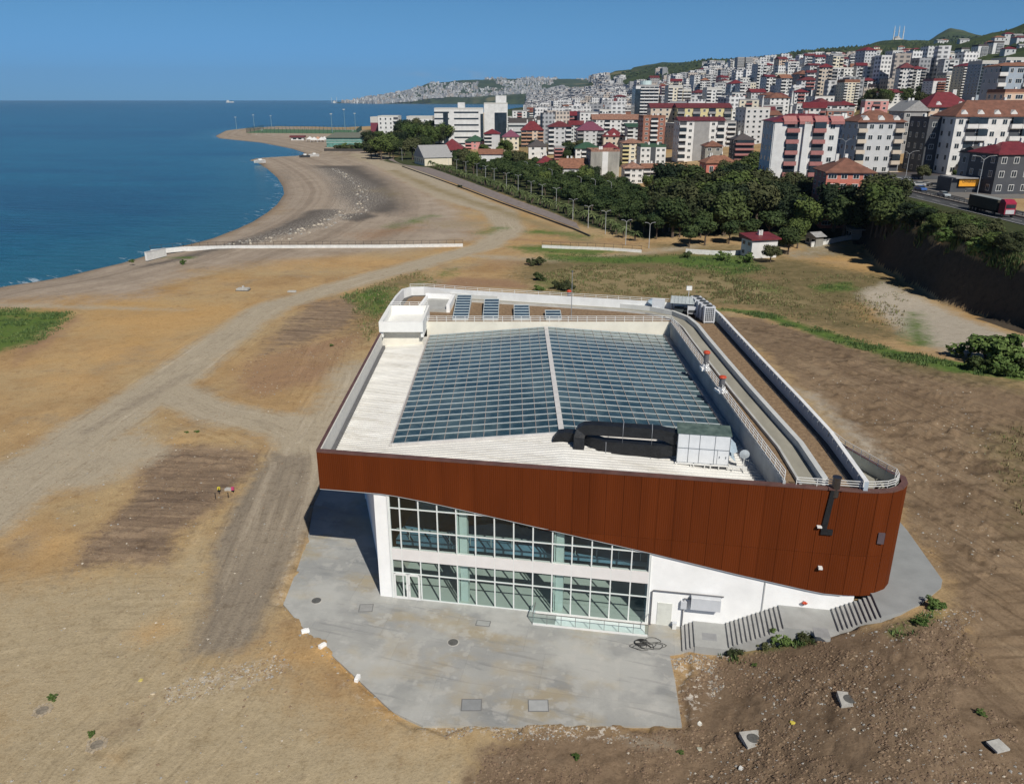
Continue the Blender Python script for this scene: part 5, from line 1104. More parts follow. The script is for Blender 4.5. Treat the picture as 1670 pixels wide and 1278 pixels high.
def win_obj(parent, x, z, ww, wh, face='f', w_=0, name='window', n=2):
    key = (round(ww, 1), round(wh, 1), n)
    if key not in WIN:
        b = MB(); b.box(-ww / 2 - .09, ww / 2 + .09, -.04, -.0, -.09, wh + .09, 0)
        for k in range(n): b.quad((-ww / 2 + ww * k / n + .05, -.055, .04), (-ww / 2 + ww * (k + 1) / n - .05, -.055, .04), (-ww / 2 + ww * (k + 1) / n - .05, -.055, wh - .04), (-ww / 2 + ww * k / n + .05, -.055, wh - .04), 1)
        o = b.build(name, [frw, glassm]); WIN[key] = o.data; o.parent = parent
    else: o = link(WIN[key], name, parent)
    if face == 'f': o.location = (x, -.002, z)
    elif face == 'l': o.location = (-w_ / 2 - .002, x, z); o.rotation_euler = (0, 0, R(-90))
    return o
HERO = []
def building(label, cat, u0, u1, vt, vb, wall='white', roof=('flat', 'grey', .8), floors=5, spec='wwww', depth=13.0, rot=0.0, group=None, bal='white', detail=2, name='apartment_block', Y=None, trim=None, side=True, extra=None, sink=4.0, dormers=0, base=None):
    uc = (u0 + u1) / 2
    if Y is None: P = gp(uc, vb)
    else: P = atY(uc, vb, Y)
    m = mpp(P); W_ = (u1 - u0) * m; Ht = (vb - vt) * m * 1.0
    rh = roof[2]; Hb = max(Ht - rh * (.8 if roof[0] != 'flat' else 1), 2.5)
    # keep the front as wide as the photo shows once the side is seen too
    if abs(rot) < 1: W_ = W_ * 1.0
    o = thing(name, label, cat, P, R(rot), group); HERO.append((label, u0, u1, vt, vb, P.copy()))
    fh = Hb / floors; nb = len(spec); bw = W_ / nb
    b = MB(); b.box(-W_ / 2, W_ / 2, 0, depth, -sink, Hb)
    mats = [wallm[wall], frw, glassm, wallm.get(bal, frw), wallm['dark'], wallm.get(trim or wall)]
    singles = []
    for k in range(floors):
        z = k * fh
        for i, c_ in enumerate(spec):
            x = -W_ / 2 + bw * (i + .5)
            if c_ in 'wd':
                ww = min(1.5, bw * .5) if c_ == 'w' else bw * .72
                if detail > 1: singles.append((x, z + fh * .32, ww, fh * .42, 'f', 2 if c_ == 'w' else 3))
                else: window_mb(b, x, z + fh * .3, ww, fh * .45, mi=(1, 2), n=1)
            elif c_ == 'g': b.box(x - bw * .42, x + bw * .42, -.08, 0, z + .1, z + fh - .1, 2)
            elif c_ == 'h':
                b.box(x - bw * .5, x + bw * .5, -.06, 0, z + fh * .42, z + fh * .68, 2)
            elif c_ == 't': b.box(x - bw * .5, x + bw * .5, -.12, 0, z, z + fh, 5)
            elif c_ == 'b':
                b.quad((x - bw * .46, -.03, z + .15), (x + bw * .46, -.03, z + .15), (x + bw * .46, -.03, z + fh - .3), (x - bw * .46, -.03, z + fh - .3), 4 if (k + i) % 3 else 2)
                bb = MB() if detail > 1 else b; q0 = 0 if detail > 1 else 3
                bb.box(x - bw * .48, x + bw * .48, -1.15, -.04, z - .05, z + .14, q0); bb.box(x - bw * .48, x + bw * .48, -1.18, -1.06, z + .14, z + fh * .36, q0)
                for e in (-1, 1): bb.box(x + e * bw * .48 - .05, x + e * bw * .48 + .05, -1.05, -.04, z + .14, z + fh * .36, q0)
                if detail > 1:
                    if (k * 7 + i * 3 + int(uc)) % 4 == 0: bb.box(x - bw * .44, x + bw * .44, -1.1, -1.06, z + fh * .38, z + fh - .25, 1)
                    bb.build('balcony', [wallm.get(bal, frw), glassm], o)
        if side and detail:
            ns = max(2, int(depth / 4))
            for j in range(ns):
                a = depth * (j + .5) / ns
                if detail > 1: singles.append((a, z + fh * .32, 1.3, fh * .42, 'l', 2))
                else: window_mb(b, a, z + fh * .3, 1.3, fh * .45, face='l', w_=W_, mi=(1, 2), n=1)
    if trim and 't' not in spec: b.box(-W_ / 2 - .1, W_ / 2 + .1, -.1, depth + .1, Hb - .5, Hb, 5)
    b.build('wall', mats, o)
    for (x, z, ww, wh, f_, n_) in singles[:95]: win_obj(o, x, z, ww, wh, f_, W_, n=n_)
    rb = roof_mesh(roof[0], W_, depth, Hb, rh); ro = rb.build('roof', roofm[roof[1]], o)
    if dormers:
        for k in range(dormers):
            x = -W_ / 2 + W_ * (k + .5) / dormers; db = MB(); dw = min(2.2, W_ / dormers * .45); y0 = .4
            db.add([(x - dw / 2, y0, Hb + .1), (x + dw / 2, y0, Hb + .1), (x + dw / 2, y0, Hb + .9), (x, y0, Hb + 2.0), (x - dw / 2, y0, Hb + .9), (x - dw / 2, y0 + 3.5, Hb + .9), (x + dw / 2, y0 + 3.5, Hb + .9), (x, y0 + 4.5, Hb + 2.0)], [(0, 1, 2, 3, 4), (2, 6, 7, 3), (3, 7, 5, 4), (1, 6, 2), (0, 4, 5)])
            db.build('dormer', frw, ro)
    if detail > 1:
        for k in range(2):
            cb_ = MB(); x = W_ * random.uniform(-.3, .3); cb_.box(x - .4, x + .4, depth * .55, depth * .55 + .7, Hb + rh * .2, Hb + rh + .9); cb_.build('chimney', frw, ro)
    if extra: extra(o, W_, Hb, depth, fh)
    return o
Bd = building
def bodyext(x0, x1, y0, y1, z0, z1, m, name='annex'):
    def f(o, W_, Hb, d, fh): b = MB(); b.box(x0 * W_, x1 * W_, y0, y1, z0 * Hb, z1 * Hb); b.build(name, wallm[m], o)
    return f
# near and middle distance buildings that can be told apart
def redbal(o, W_, Hb, d, fh):
    b = MB(); b.box(-W_ / 2 + .3, -W_ / 2 + 4, -.25, 0, -2, Hb - .2); b.box(-.8, 1.0, -.9, 0, -2, Hb - .2); b.build('pilaster', wallm['white'], o)
    for k in range(4):
        b = MB(); x = -W_ / 2 + 3 + k * W_ / 4.2; b.add([(x, -.9, Hb), (x + W_ / 5, -.9, Hb), (x + W_ / 5, 1.5, Hb + 1.6), (x, 1.5, Hb + 1.6), (x, -.9, Hb - .9), (x + W_ / 5, -.9, Hb - .9)], [(0, 1, 2, 3), (4, 5, 1, 0)]); b.build('eave_panel', wallm['rose'], o)
Bd('tall white apartment block with rose balconies above the dark wood', 'apartment building', 1250, 1352, 196, 322, 'white', ('hip', 'red', 2.2), 7, 'wbwbw', 15, -4, bal='rose', extra=redbal)
def pinkx(o, W_, Hb, d, fh):
    for k in range(3): pass
    b = MB(); b.box(-W_ / 2 - .2, W_ / 2 + .2, -.3, d, Hb - .35, Hb); b.build('eave', frw, o)
Bd('rose red house with brown hipped roof and white windows in the trees', 'house', 1338, 1411, 268, 372, 'salmon', ('hip', 'brown', 3.4), 6, 'dwwd', 13, -6, extra=pinkx, name='town_house')
Bd('grey stone apartment block with brown roof and rounded dormers', 'apartment building', 1388, 1462, 190, 285, 'pale grey', ('hip', 'brown', 3.6), 5, 'bwwwb', 14, 0, bal='beige', dormers=3)
Bd('blue shaded apartment block left of the grey stone block', 'apartment building', 1362, 1388, 196, 280, 'blue grey', ('shed', 'white', 1.6), 6, 'bw', 12, 0)
Bd('long white apartment block with red mansard roof and pointed dormers', 'apartment building', 1542, 1700, 176, 287, 'white', ('hip', 'brown', 5.0), 5, 'wbbwwbbww', 15, 0, dormers=6, trim='white')
Bd('dark fronted wing on the left of the long white block', 'apartment building', 1500, 1541, 196, 284, 'dark', ('flat', 'dark', .8), 5, 'ww', 14, 0)
Bd('cream block with crimson mansard and two white dormers', 'apartment building', 1508, 1580, 158, 205, 'peach', ('hip', 'red', 5.5), 3, 'wbbw', 14, 0, dormers=2, trim='orange', Y=330)
Bd('peach apartment block at the right edge with brown windows', 'apartment building', 1626, 1690, 150, 215, 'peach', ('flat', 'brown', 1.2), 4, 'wdwd', 13, 0, trim='orange', Y=345)
Bd('teal and white apartment block under a broad orange flat roof', 'apartment building', 1618, 1700, 108, 175, 'blue grey', ('hip', 'tile', 1.6), 4, 'bwdbwb', 14, 0, bal='white', Y=420)
Bd('grey gabled wall block between the stone block and crimson mansard', 'apartment building', 1466, 1505, 172, 240, 'grey', ('gable_front', 'grey', 4.0), 4, 'wsw', 14, 0, Y=330)
Bd('dark house with crimson roof at the right edge by the road', 'house', 1612, 1700, 240, 318, 'dark', ('hip', 'red', 3.0), 3, 'wwww', 12, 8, name='town_house', Y=232)
Bd('low dim house with flat roof left of the crimson roofed roadside house', 'house', 1590, 1624, 245, 300, 'grey', ('gable', 'dark', 2.0), 2, 'wbw', 10, 5, name='town_house', Y=245)
Bd('white house with crimson roof standing alone at the field edge', 'house', 1222, 1268, 386, 421, 'white', ('shed', 'red', 1.0), 2, 'sss', 5, 14, name='farm_house', side=True)
Bd('small salmon house with orange hipped roof above the wood', 'house', 1150, 1200, 258, 288, 'salmon', ('hip', 'tile', 2.6), 1, 'www', 9, 5, name='town_house', Y=330)
Bd('brown narrow house with hipped roof beside the white and grey block', 'house', 1149, 1176, 233, 262, 'concrete', ('hip', 'brown', 2.2), 2, 'ww', 8, 0, name='town_house', Y=370)
Bd('dark old house with rose balconies left of the rose balcony block', 'house', 1196, 1227, 222, 262, 'dark', ('hip', 'dark', 2.5), 4, 'b', 9, 0, bal='rose', name='town_house', Y=360)
Bd('white and slate grey striped apartment block with red roof edge', 'apartment building', 1104, 1177, 196, 262, 'white', ('gable', 'dark red', 1.8), 6, 'bwttwb', 14, 0, bal='white', trim='grey')
Bd('tall brick red and white tower block with balconies', 'apartment building', 1046, 1082, 192, 252, 'brick red', ('flat', 'tile', 1), 8, 'wbw', 14, 3, bal='white')
Bd('white block with dark green roof and grey stripe', 'apartment building', 1043, 1084, 238, 278, 'white', ('flat', 'green', 1.2), 4, 'wwtww', 12, 0, trim='dark')
Bd('cream block with rusty brown roof and dark balconies', 'apartment building', 1014, 1048, 230, 266, 'cream', ('hip', 'rust', 1.8), 5, 'bwb', 11, 0, bal='yellow')
Bd('stained bare concrete twin block with white window strip', 'apartment building', 962, 1009, 246, 294, 'concrete', ('flat', 'rust', 1.0), 5, 'sstss', 13, 4, trim='white')
Bd('white old house with rusty striped roof beside the concrete twin', 'house', 1017, 1048, 268, 300, 'white', ('hip', 'rust', 2.2), 3, 'bww', 9, 0, name='town_house', bal='white')
Bd('brown weathered house with balconies right of the rusty striped roof', 'house', 1048, 1072, 270, 295, 'beige', ('gable', 'tile', 1.6), 3, 'bb', 9, 0, name='town_house')
Bd('white house with brown tiled gable roof behind the pine avenue', 'house', 911, 957, 264, 297, 'white', ('gable', 'tile', 4.0), 2, 'sww', 12, -10, name='town_house')
Bd('low cream house with crimson roof behind the pine avenue', 'house', 877, 906, 258, 283, 'cream', ('hip', 'red', 3.0), 2, 'ss', 11, 5, name='town_house')
Bd('white windowless building with brown flat roof near the shed', 'house', 780, 818, 247, 276, 'white', ('gable', 'tile', 2.5), 2, 'ss', 15, -3, name='town_house')
Bd('white arched shed with curved pale roof by the palm row', 'shed', 692, 738, 243, 270, 'cream', ('gable', 'grey', 6.5), 1, 's', 22, 22, name='storage_shed', detail=1)
Bd('long low white building with crimson hipped roof behind the shed', 'house', 715, 757, 233, 251, 'white', ('hip', 'red', 7.0), 1, 'www', 20, 0, name='town_house', detail=1)
def office(o, W_, Hb, d, fh):
    b = MB(); b.box(-.02 * W_, .12 * W_, 2, d - 2, Hb, Hb + 5); b.build('roof_plant', wallm['white'], o)
    b = MB(); b.box(-.32 * W_, -.22 * W_, -.4, 0, -3, Hb - 2); b.box(.44 * W_, .495 * W_, -.4, 0, -3, Hb - 3); b.build('glass_strip', glassm, o)
Bd('wide white hospital block with slit windows and dark glass strip', 'office building', 710, 789, 180, 240, 'white', ('flat', 'white', 1.2), 6, 'hhhshhhhhs', 22, 2, name='office_block', detail=1, extra=office)
def tower(o, W_, Hb, d, fh):
    b = MB(); b.box(-.05 * W_, .46 * W_, -.5, 0, .05 * Hb, .80 * Hb); b.build('glass_front', glassm, o); b = MB(); b.box(0, .45 * W_, 3, d - 2, Hb, Hb + 7); b.build('roof_plant', wallm['white'], o)
Bd('white office tower with dark glass front beside the hospital block', 'office building', 790, 828, 172, 238, 'white', ('flat', 'white', 1.2), 7, 's', 22, 2, name='office_block', detail=1, extra=tower, side=False, Y=730)
Bd('long low grey hall with dark band right of the office tower', 'warehouse', 829, 872, 195, 222, 'pale grey', ('flat', 'dark', 4.0), 2, 'hhhh', 25, 0, name='low_hall', detail=1, Y=760)
Bd('long low white hall with dark roof right of the grey hall', 'warehouse', 876, 920, 192, 222, 'white', ('flat', 'dark', 3.0), 2, 'ssss', 25, 0, name='low_hall', detail=1, Y=740)
Bd('maroon and white tower house at the shore behind the trees', 'apartment building', 605, 617, 192, 215, 'maroon', ('flat', 'white', 6.0), 4, 's', 18, 0, detail=1, Y=900)
Bd('stepped white shore building behind the dark trees', 'apartment building', 618, 651, 191, 226, 'white', ('flat', 'white', 1.2), 5, 'wwwb', 25, 0, detail=1, Y=880)
Bd('broad white shore building with flat terraces near the sea', 'apartment building', 664, 706, 191, 215, 'white', ('flat', 'white', 3.0), 4, 'wwwww', 25, 0, detail=1, Y=930)
Bd('rose apartment block with green hipped roof and white balconies', 'apartment building', 759, 790, 224, 247, 'pink', ('hip', 'green', 4.0), 3, 'bww', 16, 0, bal='pink', Y=600)
Bd('pale grey block with flat roof above the rose apartment block', 'apartment building', 748, 788, 210, 240, 'pale grey', ('flat', 'grey', 1.0), 5, 'wwbw', 14, 0, detail=1, Y=640)
Bd('slim white block with crimson roof right of the rose block', 'apartment building', 790, 815, 214, 247, 'pale grey', ('hip', 'red', 3.0), 5, 'bs', 14, 0, detail=2, Y=590)
Bd('cream block with maroon hipped roof and narrow windows', 'apartment building', 820, 846, 216, 252, 'cream', ('hip', 'purple', 4.5), 4, 'www', 16, 0, Y=570)
Bd('peach stepped block with red roofs left of the balcony block', 'apartment building', 850, 886, 203, 242, 'peach', ('hip', 'red', 6.0), 5, 'bbwb', 15, 0, bal='orange', Y=600)
Bd('white block with black flat top and tall windows', 'apartment building', 862, 891, 232, 264, 'white', ('hip', 'dark', 3.5), 3, 'ww', 13, 0, Y=500)
Bd('grey and white balcony block with dark red hipped roof', 'apartment building', 894, 931, 203, 258, 'pale grey', ('hip', 'dark red', 3.0), 7, 'bwwb', 14, 0, bal='white', Y=520)
Bd('small rose and cream block at the foot of the balcony block', 'apartment building', 904, 932, 240, 266, 'pink', ('flat', 'grey', 1), 4, 'bw', 9, 0, bal='rose', detail=1, Y=480)
Bd('lilac grey block with purple mansard roof', 'apartment building', 941, 984, 204, 244, 'pale grey', ('hip', 'purple', 5.0), 5, 'bwwb', 15, 0, bal='grey', Y=540)
Bd('white block with green hipped roof left of the red roofed block', 'apartment building', 938, 977, 236, 270, 'white', ('hip', 'green', 3.0), 4, 'wbww', 13, 0, Y=450)
Bd('block with broad bright crimson roof right of the green roof', 'apartment building', 979, 1012, 236, 258, 'cream', ('hip', 'red', 4.0), 2, 'www', 13, 0, detail=1, Y=470)
Bd('crimson roofed blocks with white dormers in the middle town', 'apartment building', 984, 1018, 213, 238, 'beige', ('hip', 'red', 5.0), 2, 'www', 14, 0, detail=1, dormers=3, Y=530)
Bd('grey green block with green roof left of the brick red tower', 'apartment building', 1022, 1042, 205, 238, 'pale grey', ('shed', 'green', 2.0), 5, 'bw', 13, 0, detail=1, Y=520)
Bd('long white school building with rose roof', 'school', 966, 1042, 190, 216, 'white', ('gable', 'rust', 3.5), 3, 'bwbwwbwb', 16, 0, detail=2, name='school_building', Y=590)
def gtow(o, W_, Hb, d, fh):
    b = MB(); b.box(-W_ / 2 - .4, -W_ / 2 + W_ * .3, -.6, d, -2, Hb - 2); b.build('dark_glass_wing', glassm, o); b = MB(); b.tube([(0, d / 2, Hb), (0, d / 2, Hb + 4)], W_ * .25, 14); b.build('roof_drum', mat('pale_teal', (.50, .62, .62)), o)
Bd('tall white tower block with dark glass left side and round top', 'apartment building', 1034, 1071, 143, 205, 'white', ('flat', 'grey', 1.0), 12, 'sbbbb', 18, 0, bal='white', detail=1, extra=gtow, Y=640)
Bd('pair of cream balcony towers, left one right of the glass tower', 'apartment building', 1087, 1110, 143, 195, 'cream', ('flat', 'white', 2), 10, 'bwb', 16, 0, detail=1, Y=700)
Bd('cream balcony tower, right one of the pair beyond the long yellow block', 'apartment building', 1111, 1124, 148, 195, 'cream', ('flat', 'white', 2), 9, 'bb', 16, 0, detail=1, Y=705)
Bd('white balcony tower with orange stripe above the long yellow block', 'apartment building', 1149, 1173, 146, 195, 'white', ('flat', 'white', 2), 9, 'bwb', 16, 0, detail=1, Y=690)
Bd('long yellow and grey block with dark red roof', 'apartment building', 1103, 1191, 172, 205, 'yellow', ('gable', 'dark red', 3.0), 3, 'bwbwbwb', 16, 0, bal='grey', Y=560)
Bd('long pale grey block with dark red roof left of the yellow block', 'apartment building', 1060, 1103, 172, 205, 'beige', ('gable', 'dark red', 3.0), 4, 'wwww', 16, 0, detail=1, Y=570)
Bd('left one of two dark tall twin towers on the ridge', 'apartment building', 1199, 1210, 97, 140, 'grey', ('flat', 'grey', 2), 14, 'bb', 15, 0, detail=1, Y=1150)
Bd('right one of two dark tall twin towers on the ridge', 'apartment building', 1212, 1223, 97, 140, 'grey', ('flat', 'grey', 2), 14, 'bb', 15, 0, detail=1, Y=1150)
for lab, a, b_, c_, d_ in (('round white tower on the upper slope, lowest of three', 1564, 1577, 80, 104), ('round white tower on the upper slope, middle of three', 1591, 1607, 75, 102), ('round white tower on the upper slope, tallest at right', 1615, 1632, 70, 100)):
    Bd(lab, 'apartment building', a, b_, c_, d_, 'white', ('flat', 'dark', 2), 12, 'tbb', 14, 0, detail=1, Y=950, trim='white', bal='pale grey')
Bd('slim white tower with reddish centre on the green slope', 'apartment building', 1505, 1522, 97, 140, 'white', ('flat', 'grey', 2), 13, 'wtw', 15, 0, detail=1, trim='pink', Y=700)
Bd('cream tower with many balconies below the round towers', 'apartment building', 1562, 1587, 108, 165, 'cream', ('hip', 'red', 2), 13, 'bwwb', 14, 0, bal='white', detail=1, Y=560)
Bd('cream block with small gables left of the cream tower', 'apartment building', 1538, 1556, 121, 155, 'cream', ('flat', 'grey', 2), 7, 'bwb', 13, 0, detail=1, Y=600)
Bd('white and brick red block below the slim white tower', 'apartment building', 1516, 1536, 131, 170, 'white', ('flat', 'red', 1.5), 9, 'tbb', 13, 0, detail=1, trim='white', bal='brick red', Y=500)
Bd('white block with dark balconies and red roof on the right slope', 'apartment building', 1482, 1504, 112, 155, 'white', ('hip', 'red', 2), 9, 'bwb', 14, 0, detail=1, bal='grey', Y=620)
Bd('dark glass block with pale roof rim right of the cream tower', 'apartment building', 1592, 1618, 103, 155, 'blue grey', ('flat', 'white', 2), 10, 'gggg', 16, 0, detail=1, Y=520)
Bd('low white block with blue glass bands on the upper right slope', 'office building', 1638, 1672, 95, 112, 'white', ('flat', 'white', 2), 3, 'gggs', 20, 0, detail=1, Y=620, name='office_block')
Bd('white block with red roof line among the trees on the slope', 'apartment building', 1441, 1478, 148, 170, 'white', ('hip', 'red', 2), 4, 'wwwww', 13, 0, detail=1, Y=560)
Bd('tall white and blue shaded block with red roof on the slope', 'apartment building', 1430, 1453, 112, 152, 'white', ('hip', 'red', 2), 10, 'gtt', 14, 0, detail=1, trim='white', Y=720)
Bd('cream and white tall block with tiled top in the upper town', 'apartment building', 1372, 1397, 133, 175, 'cream', ('flat', 'tile', 2), 9, 'bwwb', 14, 0, detail=1, Y=600)
Bd('white tall block with dark left side in the upper town', 'apartment building', 1405, 1425, 130, 160, 'white', ('hip', 'red', 2), 8, 'gww', 14, 0, detail=1, Y=650)
# generated neighbours: ordinary blocks of the dense town, each one an object
pal = ['white'] * 16 + ['cream'] * 5 + ['pale grey'] * 8 + ['beige'] * 4 + ['peach', 'pink', 'grey', 'grey', 'grey', 'brick red', 'blue grey']
rpal = ['red'] * 4 + ['dark red'] * 4 + ['tile'] * 1 + ['flatgrey'] * 6 + ['flatwhite'] * 4 + ['brown'] * 2
dt_u = [840, 900, 1000, 1080, 1150, 1200, 1300, 1400, 1480, 1550, 1670, 1760]; dt_v = [172, 172, 164, 154, 144, 130, 130, 138, 144, 146, 150, 150]
SHORT = {}
def short(lbl):
    return ' '.join(lbl.split()[:5])
placed = [(h[5].x, h[5].y, 13) for h in HERO]; RND = random.Random(5); heroes0 = list(HERO)
def proj(P):
    x, y, z = P[0], P[1], P[2] - H; d = y * CP - z * SP; yy = y * SP + z * CP; return CX + F * x / d, CY - F * yy / d
gen = []; tries = 0
while len(gen) < 240 and tries < 22000:
    tries += 1
    u = RND.uniform(835, 1715); v = RND.uniform(138, 262)
    if v < np.interp(u, dt_u, dt_v) or v > np.interp(u, [840, 1000, 1150, 1300, 1500, 1700], [245, 262, 250, 225, 190, 190]): continue
    P = gp(u, v)
    if P.y > 1450 or P.y < 330: continue
    if any((P.x - a) ** 2 + (P.y - b_) ** 2 < (6.5 + r_ * .8) ** 2 for a, b_, r_ in placed): continue
    m = mpp(P); fl = RND.choice([4, 5, 5, 6, 7]) if v > 190 or u < 1000 else RND.choice([5, 7, 8, 9, 10, 12]); Wm = RND.uniform(8.5, 15.5); hm = fl * 2.9
    if v < 172 and u > 1130: Wm = RND.uniform(8, 12.5); fl = RND.choice([8, 9, 10, 11, 13]); hm = fl * 2.9
    uu0, uu1, vt = u - Wm / 2 / m, u + Wm / 2 / m, v - hm / m
    bad = False
    for (lb_, a, b_, c_, d_, HP) in heroes0:
        if HP.y > P.y - 5 and uu1 > a - 1 and uu0 < b_ + 1 and vt < d_ - 8 and v > c_:
            if vt < d_ - (d_ - c_) * .25: bad = True; break
    if bad: continue
    gen.append((u, v, uu0, uu1, vt, fl, P)); placed.append((P.x, P.y, Wm / 2 + 2))
used = {}
names_near = [(h[0], (h[1] + h[2]) / 2, (h[3] + h[4]) / 2) for h in heroes0]
lm = {}
def landmark(u, v):
    bst = min(names_near, key=lambda h: (h[1] - u) ** 2 + 2.2 * (h[2] - v) ** 2); l = bst[0].split()
    # short readable name of the neighbour
    cut = [i for i, w_ in enumerate(l) if w_ in ('with', 'right', 'left', 'above', 'below', 'beside', 'on', 'behind', 'at', 'under', 'between', 'among', 'by', 'in', 'near', 'beyond', 'standing', 'and')]
    i0 = next((c for c in cut if c >= 3), min(5, len(l))); nm = ' '.join(l[:i0])
    du, dv = u - bst[1], v - bst[2]
    d_ = ('right of' if du > 0 else 'left of') if abs(du) > abs(dv) * 1.1 else ('up behind' if dv < 0 else 'just below')
    return d_, nm.rstrip(',')
for (u, v, a, b_, vt, fl, P) in sorted(gen, key=lambda q: q[1], reverse=True):
    wc = RND.choice(pal); rc = RND.choice(rpal); flat = rc.startswith('flat'); rn = rc[4:] if flat else rc
    rf = ('flat', rn, 1.0) if flat else (RND.choice(['hip', 'hip', 'gable']), rn, RND.uniform(2.0, 3.4))
    sp = RND.choice(['bwwb', 'wbbw', 'wwww', 'bwb', 'bbwb', 'wbw']); bc = RND.choice([wc, 'white', 'white', 'grey', 'rose'])
    if v < 175 and RND.random() < .6: wc = RND.choice(['white', 'white', 'pale grey']); bc = 'white'
    d_, nm = landmark(u, (v + vt) / 2)
    size = 'low' if fl <= 4 else ('tall' if fl >= 8 else 'mid-height')
    lab = f"{size} {wc} block, {'flat ' + rn if flat else rn.replace('tile', 'tiled') + ' ' + rf[0]} roof, {d_} the {nm}"
    ws = lab.split()
    if len(ws) > 16: lab = ' '.join(ws[:16])
    k = used.get(lab, 0); used[lab] = k + 1
    if k: lab = f"{['farther', 'third', 'fourth', 'fifth', 'sixth'][min(k - 1, 4)]} " + lab
    lab = ' '.join(lab.split()[:16])
    Bd(lab, 'apartment building', a, b_, vt, v, wc, rf, fl, sp, RND.uniform(11, 15), RND.uniform(-16, 14), 'apartment blocks of the dense town', bc, 1, Y=P.y)
# small houses scattered on the green slopes
hh = 0; tries = 0
pl2 = []
while hh < 62 and tries < 6000:
    tries += 1; u = RND.uniform(1120, 1690); v = RND.uniform(60, 150)
    P = gp(u, v)
    if P.y < 900 or P.y > 2600 or v > np.interp(u, dt_u, dt_v) - 4 or v < np.interp(u, [1120, 1250, 1400, 1550, 1690], [110, 98, 88, 70, 60]): continue
    if any((u - a) ** 2 + (v - b_) ** 2 < 30 for a, b_ in pl2): continue
    pl2.append((u, v)); m = mpp(P); Wm = RND.uniform(11, 18); hm = RND.choice([8, 10, 12])
    wc = RND.choice(['white', 'white', 'cream', 'pink', 'pale grey']); rc = RND.choice(['red', 'tile', 'dark red', 'grey', 'white'])
    fx_ = 'far left' if u < 1250 else 'left' if u < 1380 else 'middle' if u < 1480 else 'right' if u < 1590 else 'far right'
    fy_ = 'high' if v < 90 else 'half way' if v < 115 else 'low'
    lab = f"small {wc} house, {rc} roof, {fy_} on the {fx_} green slope"
    k = used.get(lab, 0); used[lab] = k + 1
    if k: lab = ['another', 'third', 'fourth', 'fifth'][min(k - 1, 3)] + ' ' + lab
    Bd(lab, 'house', u - Wm / 2 / m, u + Wm / 2 / m, v - hm / m, v, wc, ('hip', rc, 2.2) if rc not in ('grey', 'white') else ('gable', rc, 2.0), 2, 'ww', 10, RND.uniform(-30, 30), 'small houses on the green slope', 'white', 1, 'hillside_house', Y=P.y, side=False); hh += 1
# minarets and mosques
def mosque(label, u, v, Y, s_, n=2, span=8, domes=True):
    P = atY(u, v, Y); P.z = th1(P.x, P.y) - 1; o = thing('mosque', label, 'mosque', P, 0); o.scale = (s_, s_, s_)
    if domes:
        b = MB(); b.box(-9, 9, 0, 16, -3, 9); b.build('wall', wallm['white'], o); b = MB(); pr_ = []
        b.tube([(0, 8, 9 + 7 * math.sin(t)) for t in np.linspace(0, 1.5, 6)], [8 * math.cos(t) + .05 for t in np.linspace(0, 1.5, 6)], 16); b.build('dome', roofm['grey'], o, smooth=True)
    for k in range(n):
        x = -span + 2 * span * k / max(n - 1, 1); b = MB(); b.tube([(x, 3, -3), (x, 3, 25), (x, 3, 25.1), (x, 3, 26.5), (x, 3, 26.6), (x, 3, 34), (x, 3, 41)], [1.5, 1.2, 2.0, 2.0, 1.0, .95, .05], 10); b.build('minaret', frw, o)
    return o
mosque('slender white minaret in the middle of the town, left one', 1243, 190, 520, .62, 1, 0, False); mosque('white minaret with green walled mosque, right one in the town', 1290, 190, 540, .62, 1, 0, False)
mosque('white mosque with minarets on the skyline ridge', 1464, 72, 2200, 1.0, 3, 12); mosque('pale mosque with two minarets alone on the distant cape', 545, 166, 9700, 1.6, 2, 18)
# the far city across the bay and up the slopes: too many to count
fb_ = MB(); RN = random.Random(9)
def speck(x, y, z, w_, d_, h, mi, a):
    c_, s_ = math.cos(a), math.sin(a); X_ = [(-w_ / 2, -d_ / 2), (w_ / 2, -d_ / 2), (w_ / 2, d_ / 2), (-w_ / 2, d_ / 2)]
    p = [(x + q[0] * c_ - q[1] * s_, y + q[0] * s_ + q[1] * c_) for q in X_]
    vs = [(q[0], q[1], z - 4) for q in p] + [(q[0], q[1], z + h) for q in p]
    fb_.add(vs, [(0, 1, 5, 4), (1, 2, 6, 5), (2, 3, 7, 6), (3, 0, 4, 7)], mi); fb_.add(vs[4:], [(0, 1, 2, 3)], 3 if RN.random() < .45 else mi)
cand = []
N_ = 90000
uu = rng.uniform(560, 1230, N_); yy = np.exp(rng.uniform(math.log(1300), math.log(10400), N_)); aa = (uu - CX) / 1357.0
XX = aa * yy; ZZ = th(XX, yy, coast=False); vv = 163 - (ZZ - 36) * 1365 / yy
dens = fbm(uu / 40, vv / 9, 3, 31) + .06
far_ok = (ZZ > 2) & (((yy > 8300) & (uu < 960)) | ((yy > 1300) & (uu > 860)))
# dense low town, thinning towards ridges
lim = np.interp(uu, [560, 700, 850, 950, 1050, 1120, 1230], [150, 132, 131, 136, 132, 124, 118])
ok = far_ok & ((vv > lim + 14) | (dens > .05)) & (vv > lim - 5) & (dens > -.28)
ok &= ~((uu > 990) & (vv < lim + 22) & (dens < .34)) & ~((uu < 700) & (uu > 665) & (vv < 145))
ii = np.nonzero(ok)[0][:12000]
for i in ii:
    y = yy[i]; big_ = y > 5000
    speck(XX[i], y, ZZ[i], RN.uniform(10, 22) * (1.1 if big_ else .75), RN.uniform(12, 22) * (1.0 if big_ else .9), RN.choice([8, 12, 14, 18, 30]) * (1.0 if big_ else .7), RN.choice([0, 0, 0, 1, 1, 1, 2]), RN.uniform(-.5, .5))
